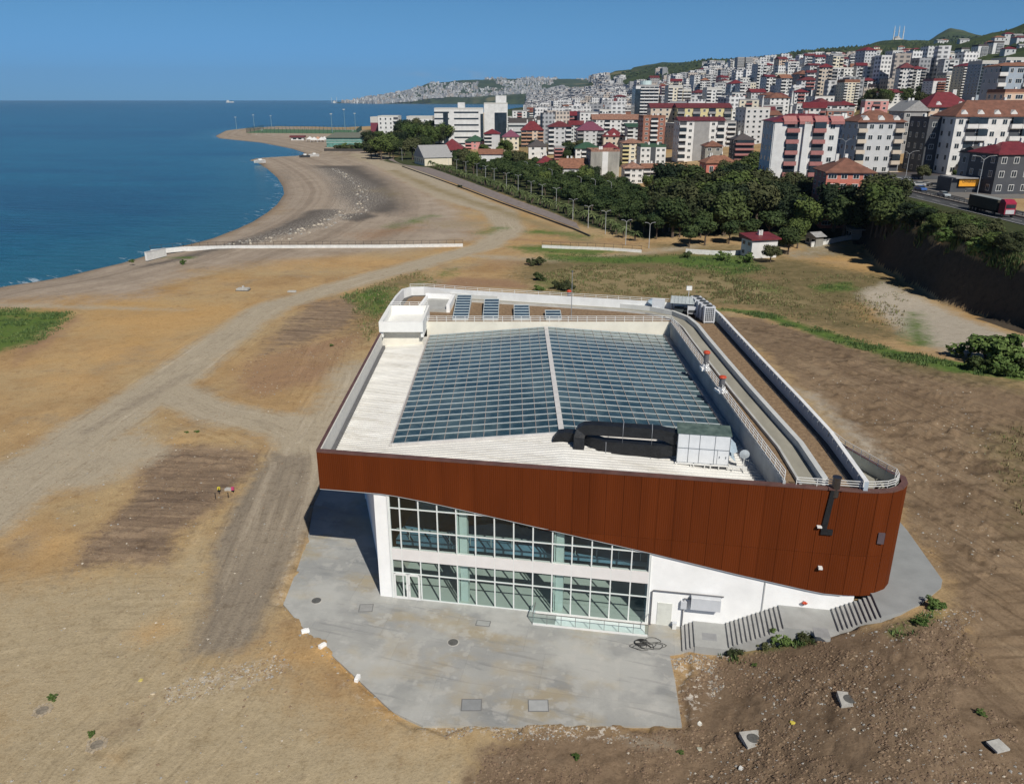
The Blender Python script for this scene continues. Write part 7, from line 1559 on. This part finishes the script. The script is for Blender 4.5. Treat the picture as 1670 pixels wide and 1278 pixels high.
dup(l2, (118.5, 172, 10.4), 0, None, 'tall twin armed road lamp at the right edge'); dup(l2, (118.5, 292, 10.6), 0, None, 'tall twin armed road lamp before the grey stone block'); dup(l2, (118.5, 244, 10.5), 0, .9, 'tall leaning road pole by the parked cars')
# coast road on the bank
asph = mat('road_asphalt', (.055, .057, .060), .8, var=.25, scale=.4, stretch=(1, .15, 1)); line = mat('road_line', (.6, .6, .58), .7)
b = MB(); zr = 10.46
b.prism([(111.5, 150), (125, 150), (125, 300), (111.5, 300)], 10.0, zr); rd = b.build('coast_road', asph); tag(rd, kind='structure')
b = MB(); b.box(117.9, 118.9, 150, 300, 10.3, zr + .32); tag(b.build('median_strip', mat('median_stone', (.25, .22, .19), .9, var=.3)), kind='structure')
b = MB()
for y in np.arange(152, 298, 9): b.box(114.7, 114.85, y, y + 4, zr, zr + .006); b.box(121.7, 121.85, y, y + 4, zr, zr + .006)
b.box(111.9, 112.05, 150, 300, zr, zr + .006); tag(b.build('road_markings', line), kind='structure')
b = MB(); b.prism([(125.2, 222), (146, 222), (146, 286), (125.2, 286)], 10.0, zr + .12); tag(b.build('parking_pavement', mat('parking_stone', (.16, .15, .14), .9, var=.2)), kind='structure')
gf = thing('road_guard_fence', 'dark low guard fence along the middle of the coast road', 'fence', (118.4, 150, zr + .3)); b = MB()
for z in (.3, .75): b.beam((0, 0, z), (0, 150, z), .07)
b.build('rail', mat('fence_dark', (.05, .045, .045), .7), gf); b = MB()
for y in np.arange(0, 150.1, 2.5): b.box(-.06, .06, y - .06, y + .06, 0, .85)
b.build('post', mat('fence_dark', (0, 0, 0)), gf)
tyre = mat('tyre', (.02, .02, .02), .8); chrome = mat('wheel_rim', (.35, .35, .36), .4, metal=.6)
def wheel(parent, x, y, r=.33, w_=.22):
    b = MB(); b.tube([(x - w_ / 2, y, r), (x + w_ / 2, y, r)], r, 14); wo = b.build('wheel', tyre, parent); b = MB(); b.tube([(x - w_ / 2 - .01, y, r), (x + w_ / 2 + .01, y, r)], r * .55, 10); b.build('rim', chrome, wo)
def car(label, P, rz, col, name='parked_car', grp='cars beside the coast road'):
    o = thing(name, label, 'car', P, rz, grp); m = mat('paint_%d_%d_%d' % tuple(int(c * 99) for c in col), col, .3, var=.03, spec=.7)
    pf = [(-2.15, .35), (2.1, .35), (2.15, .75), (1.9, .9), (.95, 1.0), (-1.6, 1.02), (-2.1, .9)]; b = MB(); n = len(pf)
    for s in (-1, 1): b.add([(s * .86, y, z) for y, z in pf], [tuple(range(n)) if s > 0 else tuple(reversed(range(n)))])
    o_ = len(b.v); b.v += [(-.86, y, z) for y, z in pf] + [(.86, y, z) for y, z in pf]
    for i in range(n): j = (i + 1) % n; b.f.append((o_ + i, o_ + j, o_ + n + j, o_ + n + i)); b.m.append(0)
    b.build('body', m, o); b = MB(); b.add([(-.8, -1.5, 1.0), (.8, -1.5, 1.0), (.8, 1.0, 1.0), (-.8, 1.0, 1.0), (-.64, -1.0, 1.43), (.64, -1.0, 1.43), (.64, .35, 1.45), (-.64, .35, 1.45)], [(0, 1, 5, 4), (1, 2, 6, 5), (2, 3, 7, 6), (3, 0, 4, 7)]); b.build('windows', glassm, o)
    b = MB(); b.box(-.65, .65, -1.02, .37, 1.43, 1.48); b.build('car_roof', m, o)
    for x in (-.8, .8):
        for y in (-1.3, 1.3): wheel(o, x, y)
    return o
zc = zr + .12
cars = [(1463, 297, 'white parked car at the left end of the row by the road', (.6, .6, .6)), (1471, 299, 'silver parked car, second from left in the row', (.35, .36, .38)), (1480, 301, 'white parked car, third from left in the row', (.55, .56, .58)), (1489, 303, 'dark parked car, fourth from left in the row', (.04, .045, .05)), (1497, 304, 'pale grey parked car, fifth from left in the row', (.42, .43, .44)), (1507, 304, 'black parked car at the right end of the row', (.03, .03, .03))]
for i, (u, v, l, c_) in enumerate(cars): P = g(u, v, zc); car(l, (P.x, P.y, zc), R(75 + 10 * (i % 2)), c_)
P = g(1541, 311, zr); car('blue and white car driving beyond the median', (122.6, P.y, zr), R(182), (.06, .14, .38), 'passing_car'); P = g(1558, 321, zr); car('silver car driving beyond the median behind the truck', (121.3, P.y, zr), R(182), (.40, .44, .46), 'passing_car')
P = g(1655, 339, zr); car('grey car at the right end of the visible road', (127.5, 186, zr - .3), R(170), (.2, .2, .21))
# truck
tk = thing('truck', 'articulated truck with crimson cab and dark trailer on the coast road', 'truck', (114.9, 186.5, zr), R(0)); b = MB(); b.box(-1.25, 1.25, -2.2, .2, .7, 3.3); b.add([(-1.25, -2.2, 3.3), (1.25, -2.2, 3.3), (1.15, -1.2, 3.95), (-1.15, -1.2, 3.95), (-1.25, .2, 3.3), (1.25, .2, 3.3), (1.15, .1, 3.95), (-1.15, .1, 3.95)], [(0, 1, 2, 3), (1, 5, 6, 2), (4, 0, 3, 7), (3, 2, 6, 7), (5, 4, 7, 6)]); b.build('cab', mat('crimson_paint', (.30, .02, .05), .4), tk)
b = MB(); b.box(-1.1, 1.1, -2.24, -2.2, 2.1, 2.95); b.build('windscreen', glassm, tk); b = MB(); b.box(-1.0, 1.0, -2.26, -2.2, .8, 1.75); b.build('grille', mat('grille_silver', (.5, .5, .5), .4), tk)
b = MB(); b.box(-1.28, 1.28, 1.0, 13.2, 1.1, 3.6); b.build('trailer', mat('trailer_dark', (.045, .04, .03), .7), tk); b = MB(); b.box(-1.2, 1.2, 1.05, 13.1, 3.6, 3.66); b.build('trailer_cover', mat('tarpaulin', (.26, .28, .27), .7), tk)
b = MB(); b.box(-.5, .5, -1.8, 13, .55, .95); b.build('chassis', tyre, tk)
for y in (-1.5, 2.2, 9.5, 10.9, 12.2):
    for x in (-1.05, 1.05): wheel(tk, x, y, .5, .35)
# shop front signs (the words as they stand in the place)
def text(name, body, P, size, m, rz, parent, ext=.02):
    cu = bpy.data.curves.new(name, 'FONT'); cu.body = body; cu.size = size; cu.extrude = ext; cu.align_x = 'CENTER'; cu.align_y = 'CENTER'; tmp = bpy.data.objects.new(name + '_curve', cu); COL.objects.link(tmp)
    me_ = bpy.data.meshes.new_from_object(tmp.evaluated_get(bpy.context.evaluated_depsgraph_get())); bpy.data.objects.remove(tmp); me_.name = name; me_.materials.clear(); me_.materials.append(m)
    o = link(me_, name, parent); o.location = P; o.rotation_euler = (R(90), 0, rz); return o
yl = mat('sign_yellow', (.75, .33, .02), .6); ink = mat('sign_ink', (.02, .02, .02), .7)
P = atY(1580, 304, 236); sg1 = thing('shop_sign', 'bright yellow shop sign board with dark lettering over the roadside shop', 'sign', P); b = MB(); b.add([(-3.0, 0, 0), (2.3, 0, 0), (3.1, 0, 2.3), (-3.0, 0, 2.3), (-3.0, .2, 0), (2.3, .2, 0), (3.1, .2, 2.3), (-3.0, .2, 2.3)], [(0, 1, 2, 3), (7, 6, 5, 4), (0, 4, 5, 1), (1, 5, 6, 2), (2, 6, 7, 3), (3, 7, 4, 0)]); b.build('board', yl, sg1); text('lettering', 'Ormakine', (-.2, -.04, 1.35), .95, ink, 0, sg1)
sh = thing('roadside_shop', 'low dark roadside shop under the yellow sign', 'shop', Vector((P.x, P.y + .6, 10.4))); b = MB(); b.box(-5, 9, 0, 8, -1, P.z - 10.4 + 2.2); b.build('wall', wallm['dark'], sh); b = MB(); b.box(-4.5, 8.5, -1.2, 8, P.z - 10.4 + 2.2, P.z - 10.4 + 2.45); b.build('roof', roofm['grey'], sh); b = MB(); b.add([(4.5, -2, 2.2), (14, -2, 1.9), (14, 3, 2.7), (4.5, 3, 3.0)], [(0, 1, 2, 3)]); b.build('awning', mat('awning_orange', (.45, .14, .05), .8), sh)
P = atY(1421, 301, 262); sg2 = thing('shop_sign', 'small dark sign board with yellow letters right of the rose red house', 'sign', P); b = MB(); b.box(-1.9, 1.9, 0, .2, -.6, 2.4); b.build('board', ink, sg2); text('lettering', 'KÖFTECİ\nYUSUF', (0, -.04, 1.2), .95, mat('sign_gold', (.65, .45, .05), .6), 0, sg2); b = MB(); b.box(-1.7, -1.6, .05, .15, -4, -.6); b.box(1.6, 1.7, .05, .15, -4, -.6); b.build('post', ink, sg2)
P = atY(1475, 296, 276); sg3 = thing('shop_sign', 'dim letters reading GÜNAYDIN on the dark roadside front', 'sign', P); text('lettering', 'GÜNAYDIN', (0, 0, .6), 2.0, mat('letter_grey', (.30, .31, .36), .6), 0, sg3, .05); b = MB(); b.box(-5.6, 12, .06, .3, -.5, 1.9); b.build('board', wallm['dark'], sg3)
sh = thing('restaurant', 'low dark restaurant building behind the parked cars', 'shop', Vector((P.x, P.y + .4, 10.4))); b = MB(); b.box(-6, 14, 0, 10, -1, P.z - 10.4 + 1.9); b.build('wall', wallm['dark'], sh); b = MB(); b.box(-6.3, 14.3, -.3, 10.3, P.z - 10.4 + 1.9, P.z - 10.4 + 2.2); b.build('roof', roofm['dark'], sh)
bo = thing('parked_boat', 'small white boat on a trailer beside the yellow sign shop', 'boat', g(1575, 313, zc), R(80)); b = MB()
hs = [(-2.8, .05, 1.0), (-2.0, .8, .95), (0, 1.05, .9), (2.2, .95, .9), (2.8, .85, .9)]
for i in range(4):
    y0, w0, h0 = hs[i]; y1, w1, h1 = hs[i + 1]
    for s in (-1, 1): q = [(s * w0 * .4, y0, .4), (s * w1 * .4, y1, .4), (s * w1, y1, h1 + .3), (s * w0, y0, h0 + .3)]; b.quad(*(q if s > 0 else q[::-1]))
    b.quad((-w0 * .4, y0, .4), (-w1 * .4, y1, .4), (w1 * .4, y1, .4), (w0 * .4, y0, .4)); b.quad((-w0 * .9, y0, h0 + .15), (w0 * .9, y0, h0 + .15), (w1 * .9, y1, h1 + .15), (-w1 * .9, y1, h1 + .15))
b.build('hull', frw, bo); b = MB(); b.box(-.6, .6, -.6, 1.2, 1.1, 1.7); b.build('cabin', wallm['green'], bo); wheel(bo, -.9, .4); wheel(bo, .9, .4)
# footbridge over the road
fbg = thing('footbridge', 'pale steel footbridge with railings crossing to the grey stone block', 'footbridge', atY(1400, 276, 300)); b = MB(); b.box(-6, 14, 0, 2.5, -.4, 0); b.build('deck', wallm['pale grey'], fbg); b = MB()
for z in (.5, 1.1): b.beam((-6, 0, z), (14, 0, z), .08)
for x in np.arange(-6, 14.1, 1.25): b.beam((x, 0, 0), (x, 0, 1.1), .07)
b.build('railing', frw, fbg); b = MB(); b.add([(14, 0, 0), (24, 0, -4.5), (24, 2.5, -4.5), (14, 2.5, 0), (14, 0, -.5), (24, 0, -5)], [(0, 1, 2, 3), (4, 5, 1, 0)]); b.build('ramp', wallm['pale grey'], fbg)
for x in (-4, 12): b = MB(); b.box(x - .3, x + .3, .8, 1.5, -7, -.4); b.build('pier', wallm['grey'], fbg)
# shed roofs and white wall above the chalky slope
o = thing('field_wall', 'long broken white wall above the chalky slope', 'wall', gp(1270, 400)); p0 = gp(1262, 408); b = MB()
wp = [gp(*q) - p0 for q in [(1322, 403), (1336, 400), (1350, 398), (1368, 394), (1385, 391), (1402, 388)]]
o.location = p0
for a, c_ in zip(wp[:-1], wp[1:]): b.beam(a + Vector((0, 0, .5)), c_ + Vector((0, 0, .5)), .3, 1.3)
b.build('wall_run', frw, o); b = MB(); b.beam(wp[0] + Vector((0, 0, 1.2)), wp[-1] + Vector((0, 0, 1.2)), .4, .1); b.build('coping', wallm['pale grey'], o)
Bd('small shed with pale metal roof right of the field edge house', 'shed', 1328, 1343, 394, 402, 'concrete', ('gable', 'grey', 1.0), 1, 's', 4, 20, name='metal_shed', detail=1)
Bd('low shed with grey roof at the top of the cut', 'shed', 1388, 1404, 383, 391, 'concrete', ('shed', 'grey', .8), 1, 's', 4, 0, name='metal_shed', detail=1)
# sea wall with fence across the beach, and two low walls
def lowwall(name, label, pts, h, fence=True, z0=-.4, mcol=None):
    W = [gp(*q) for q in pts]; p0 = W[0].copy(); o = thing(name, label, 'wall', p0); b = MB(); L_ = [w_ - p0 for w_ in W]
    for a, c_ in zip(L_[:-1], L_[1:]): b.beam(a + Vector((0, 0, h / 2 + z0 / 2)), c_ + Vector((0, 0, h / 2 + z0 / 2)), .35, h - z0)
    b.build('wall_run', mcol or frw, o)
    if fence:
        b = MB()
        for a, c_ in zip(L_[:-1], L_[1:]):
            b.beam(a + Vector((0, 0, h + .95)), c_ + Vector((0, 0, h + .95)), .06); b.beam(a + Vector((0, 0, h + .3)), c_ + Vector((0, 0, h + .3)), .05); n = max(1, int((c_ - a).length / 2))
            for k in range(n + 1): p = a.lerp(c_, k / n); b.beam(p + Vector((0, 0, h - .05)), p + Vector((0, 0, h + 1.0)), .07)
        b.build('fence', mat('fence_dark', (0, 0, 0)), o)
    return o
lowwall('sea_wall', 'long white wall with dark fence running from the sea across the sand', [(246, 412), (300, 407), (380, 405), (500, 404.5), (620, 404), (755, 402)], .75)
b = MB(); o = thing('wall_wing', 'white sloping end wing of the sea wall at the water', 'wall', gp(237, 422)); b.add([(0, 0, -.5), (2.0, 6.5, -.5), (2.0, 6.5, 1.4), (0, 0, 1.6), (.5, -.1, -.5), (2.5, 6.4, -.5), (2.5, 6.4, 1.4), (.5, -.1, 1.6)], [(0, 3, 2, 1), (4, 5, 6, 7), (0, 4, 7, 3), (3, 7, 6, 2), (1, 2, 6, 5)]); b.build('wing_body', frw, o)
b = MB(); b.add([(-.05, -.1, 1.6), (.55, -.2, 1.6), (2.55, 6.4, 1.4), (1.95, 6.5, 1.4), (-.05, -.1, 1.68), (.55, -.2, 1.68), (2.55, 6.4, 1.48), (1.95, 6.5, 1.48)], [(4, 5, 6, 7), (0, 1, 5, 4), (1, 2, 6, 5), (3, 0, 4, 7)]); b.build('coping', wallm['pale grey'], o)
lowwall('field_wall', 'low white wall with dark mesh fence in the green strip', [(884, 404), (930, 406), (985, 408), (1046, 412)], .7)
lowwall('field_wall', 'low white wall left of the field edge house', [(1118, 413), (1150, 415), (1190, 417), (1214, 414)], 1.1, False)
lowwall('kerb_wall', 'dark low broken wall along the sandy side of the promenade', [(962, 386), (936, 374.5), (881, 354.5), (821, 333), (761, 310), (701, 288), (656, 272)], .45, False, -.3, mat('kerb_dark', (.06, .055, .05), .9))
# football pitch on the point
pt = thing('football_pitch', 'green football pitch behind tall dark netting on the point', 'sports pitch', g(495, 214, .3)); P0 = pt.location; c4 = [g(402, 216.5, .3), g(582, 218, .3), g(590, 212, .3), g(430, 211, .3)]
b = MB(); b.prism([((p - P0).x, (p - P0).y) for p in c4], -.6, .02); b.build('turf', mat('turf_green', (.07, .15, .07), .9), pt)
for i in range(4):
    a, c_ = c4[i] - P0, c4[(i + 1) % 4] - P0; b = MB(); n = max(2, int((c_ - a).length / 5))
    for k in range(n + 1): p = a.lerp(c_, k / n); b.beam(p, p + Vector((0, 0, 5.0)), .28)
    for z in (1.3, 2.6, 3.9, 5.0): b.beam(a + Vector((0, 0, z)), c_ + Vector((0, 0, z)), .16)
    b.build('net_fence', mat('net_green', (.03, .07, .06), .8), pt)
for p in (c4[0].lerp(c4[3], .5) - P0 + Vector((8, 0, 0)), c4[1].lerp(c4[2], .5) - P0 - Vector((8, 0, 0))): b = MB(); b.beam(p + Vector((0, -3, 2.4)), p + Vector((0, 3, 2.4)), .3); b.beam(p + Vector((0, -3, 0)), p + Vector((0, -3, 2.4)), .3); b.beam(p + Vector((0, 3, 0)), p + Vector((0, 3, 2.4)), .3); b.build('goal', frw, pt)
f0 = None
for i, (u, v, h) in enumerate([(386, 211, 15), (415, 209, 17), (443, 207, 15), (542, 217, 21), (563, 213, 25), (580, 212, 20)]):
    lab = f'tall floodlight pole by the pitch, {["first", "second", "third", "fourth", "fifth", "sixth"][i]} from the left'
    if f0 is None:
        f0 = thing('floodlight_pole', lab, 'floodlight', g(u, v, 0), 0, 'floodlight poles round the pitch'); b = MB(); b.tube([(0, 0, 0), (0, 0, 15)], [.35, .2], 7); b.build('pole', mat('pole_teal', (.20, .30, .34), .5), f0); b = MB(); b.box(-1.3, 1.3, -.3, .3, 14.5, 15.2); b.build('lamp_bank', lampm, f0)
    else: dup(f0, g(u, v, 0), 0, (1, 1, h / 15), lab)
gh = thing('clubhouse', 'green glazed clubhouse with olive roof beside the pitch', 'clubhouse', g(565, 240, 0)); b = MB(); b.box(-16, 15, 0, 20, 0, 7.2); b.build('wall', mat('green_glazing', (.10, .24, .21), .5, var=.4, scale=.3), gh); b = MB(); b.add([(-17, -1, 7.2), (16, -1, 7.2), (13, 21, 10.5), (-13, 21, 10.5)], [(0, 1, 2, 3)]); b.build('roof', mat('olive_roof', (.14, .15, .12), .8), gh)
b = MB()
for z in (3.2, 5.0): b.box(-16.1, 15.1, -.2, 0, z, z + .6)
b.build('band', mat('band_pale', (.3, .42, .38), .7), gh)
kk_ = thing('beach_kiosk', 'small beach kiosk with flat red roof', 'kiosk', g(485, 229, 0)); b = MB(); b.box(-6, 6, 0, 5, 0, 2.6); b.build('wall', frw, kk_); b = MB(); b.box(-7, 7, -1, 6, 2.6, 4.2); b.build('roof', roofm['dark red'], kk_); b = MB(); b.box(-4, -1, -.1, 0, .8, 2.2); b.box(1, 4, -.1, 0, .8, 2.2); b.build('window', glassm, kk_)
for i, (u, l, c_) in enumerate([(506, 'white beach tent, leftmost of the row', 'white'), (513, 'white beach tent, second in the row', 'white'), (519, 'bright orange beach tent in the middle of the row', 'orange'), (525, 'white beach tent right of the orange one', 'white'), (530, 'white beach tent at the right end of the row', 'white')]):
    o = thing('beach_tent', l, 'tent', g(u, 231 + (i % 2), 0), 0, 'beach tents on the point'); b = MB(); b.add([(-3.2, -3, 2.0), (3.2, -3, 2.0), (3.2, 3, 2.0), (-3.2, 3, 2.0), (0, 0, 4.6)], [(0, 1, 4), (1, 2, 4), (2, 3, 4), (3, 0, 4)]); b.build('canopy', wallm[c_], o)
    b = MB()
    for x in (-3, 3):
        for y in (-2.8, 2.8): b.box(x - .12, x + .12, y - .12, y + .12, 0, 2.05)
    b.build('pole', lampm, o)
hd = thing('low_hedge_wall', 'dark low wall carrying a row of clipped bushes on the sand', 'wall', g(529, 246.5, 0)); q = g(594, 247, 0) - hd.location; b = MB(); b.beam((0, 0, .9), q + Vector((0, 0, .9)), 1.0, 1.8); b.build('wall_run', mat('kerb_dark', (0, 0, 0)), hd)
for i in range(8):
    u = 553 + i * 5.2; tree('bush', g(u, 246.0, 0) + Vector((0, 1.5, .6)), 5.4, f'round clipped bush on the low dark wall, {ordw(i)} from left', 'shrub', 'clipped bushes in the row on the dark wall', 'clipped_bush', sx=1.0)
for u, v, l, c_ in [(424, 265, 'small white boat hull at the tip of the inner spit', 'white'), (512, 255, 'white boat pulled up at the head of the inlet', 'white'), (497, 256.5, 'dark boat pulled up at the head of the inlet', 'dark')]:
    o = thing('beached_boat', l, 'boat', g(u, v, .2), .4); b = MB(); hs = [(-3.5, .2), (-2, 1.2), (1, 1.5), (3.4, 1.2)]
    for i in range(3):
        (y0, w0), (y1, w1) = hs[i], hs[i + 1]
        for s in (-1, 1): q = [(y0, s * w0 * .4, -.3), (y1, s * w1 * .4, -.3), (y1, s * w1, 1.3), (y0, s * w0, 1.5)]; b.quad(*(q if s < 0 else q[::-1]))
        b.quad((y0, -w0, 1.3), (y0, w0, 1.3), (y1, w1, 1.1), (y1, -w1, 1.1))
    b.build('hull', wallm[c_], o); b = MB(); b.box(-.8, 1.2, -.7, .7, 1.1, 2.2); b.build('cabin', frw, o)
o = thing('ship', 'tiny white ship on the horizon left of centre', 'ship', g(376, 167.5, SEA)); b = MB(); b.box(-60, 50, -8, 8, 0, 14); b.build('hull', frw, o); b = MB(); b.box(-50, -20, -7, 7, 14, 32); b.build('bridge', frw, o)
# ---------------------------------------------------------------- air
hz = bpy.data.materials.new('air_haze'); hz.use_nodes = True; t = hz.node_tree; t.nodes.remove(t.nodes['Principled BSDF'])
pvn = t.nodes.new('ShaderNodeVolumePrincipled'); pvn.inputs['Density'].default_value = HAZE; pvn.inputs['Color'].default_value = (.52, .76, 1.0, 1); pvn.inputs['Anisotropy'].default_value = .2
t.links.new(pvn.outputs[0], t.nodes['Material Output'].inputs['Volume'])
b = MB(); b.box(-16000, 16000, -200, 14600, -12, 520); hb_ = b.build('haze', hz); tag(hb_, kind='stuff')
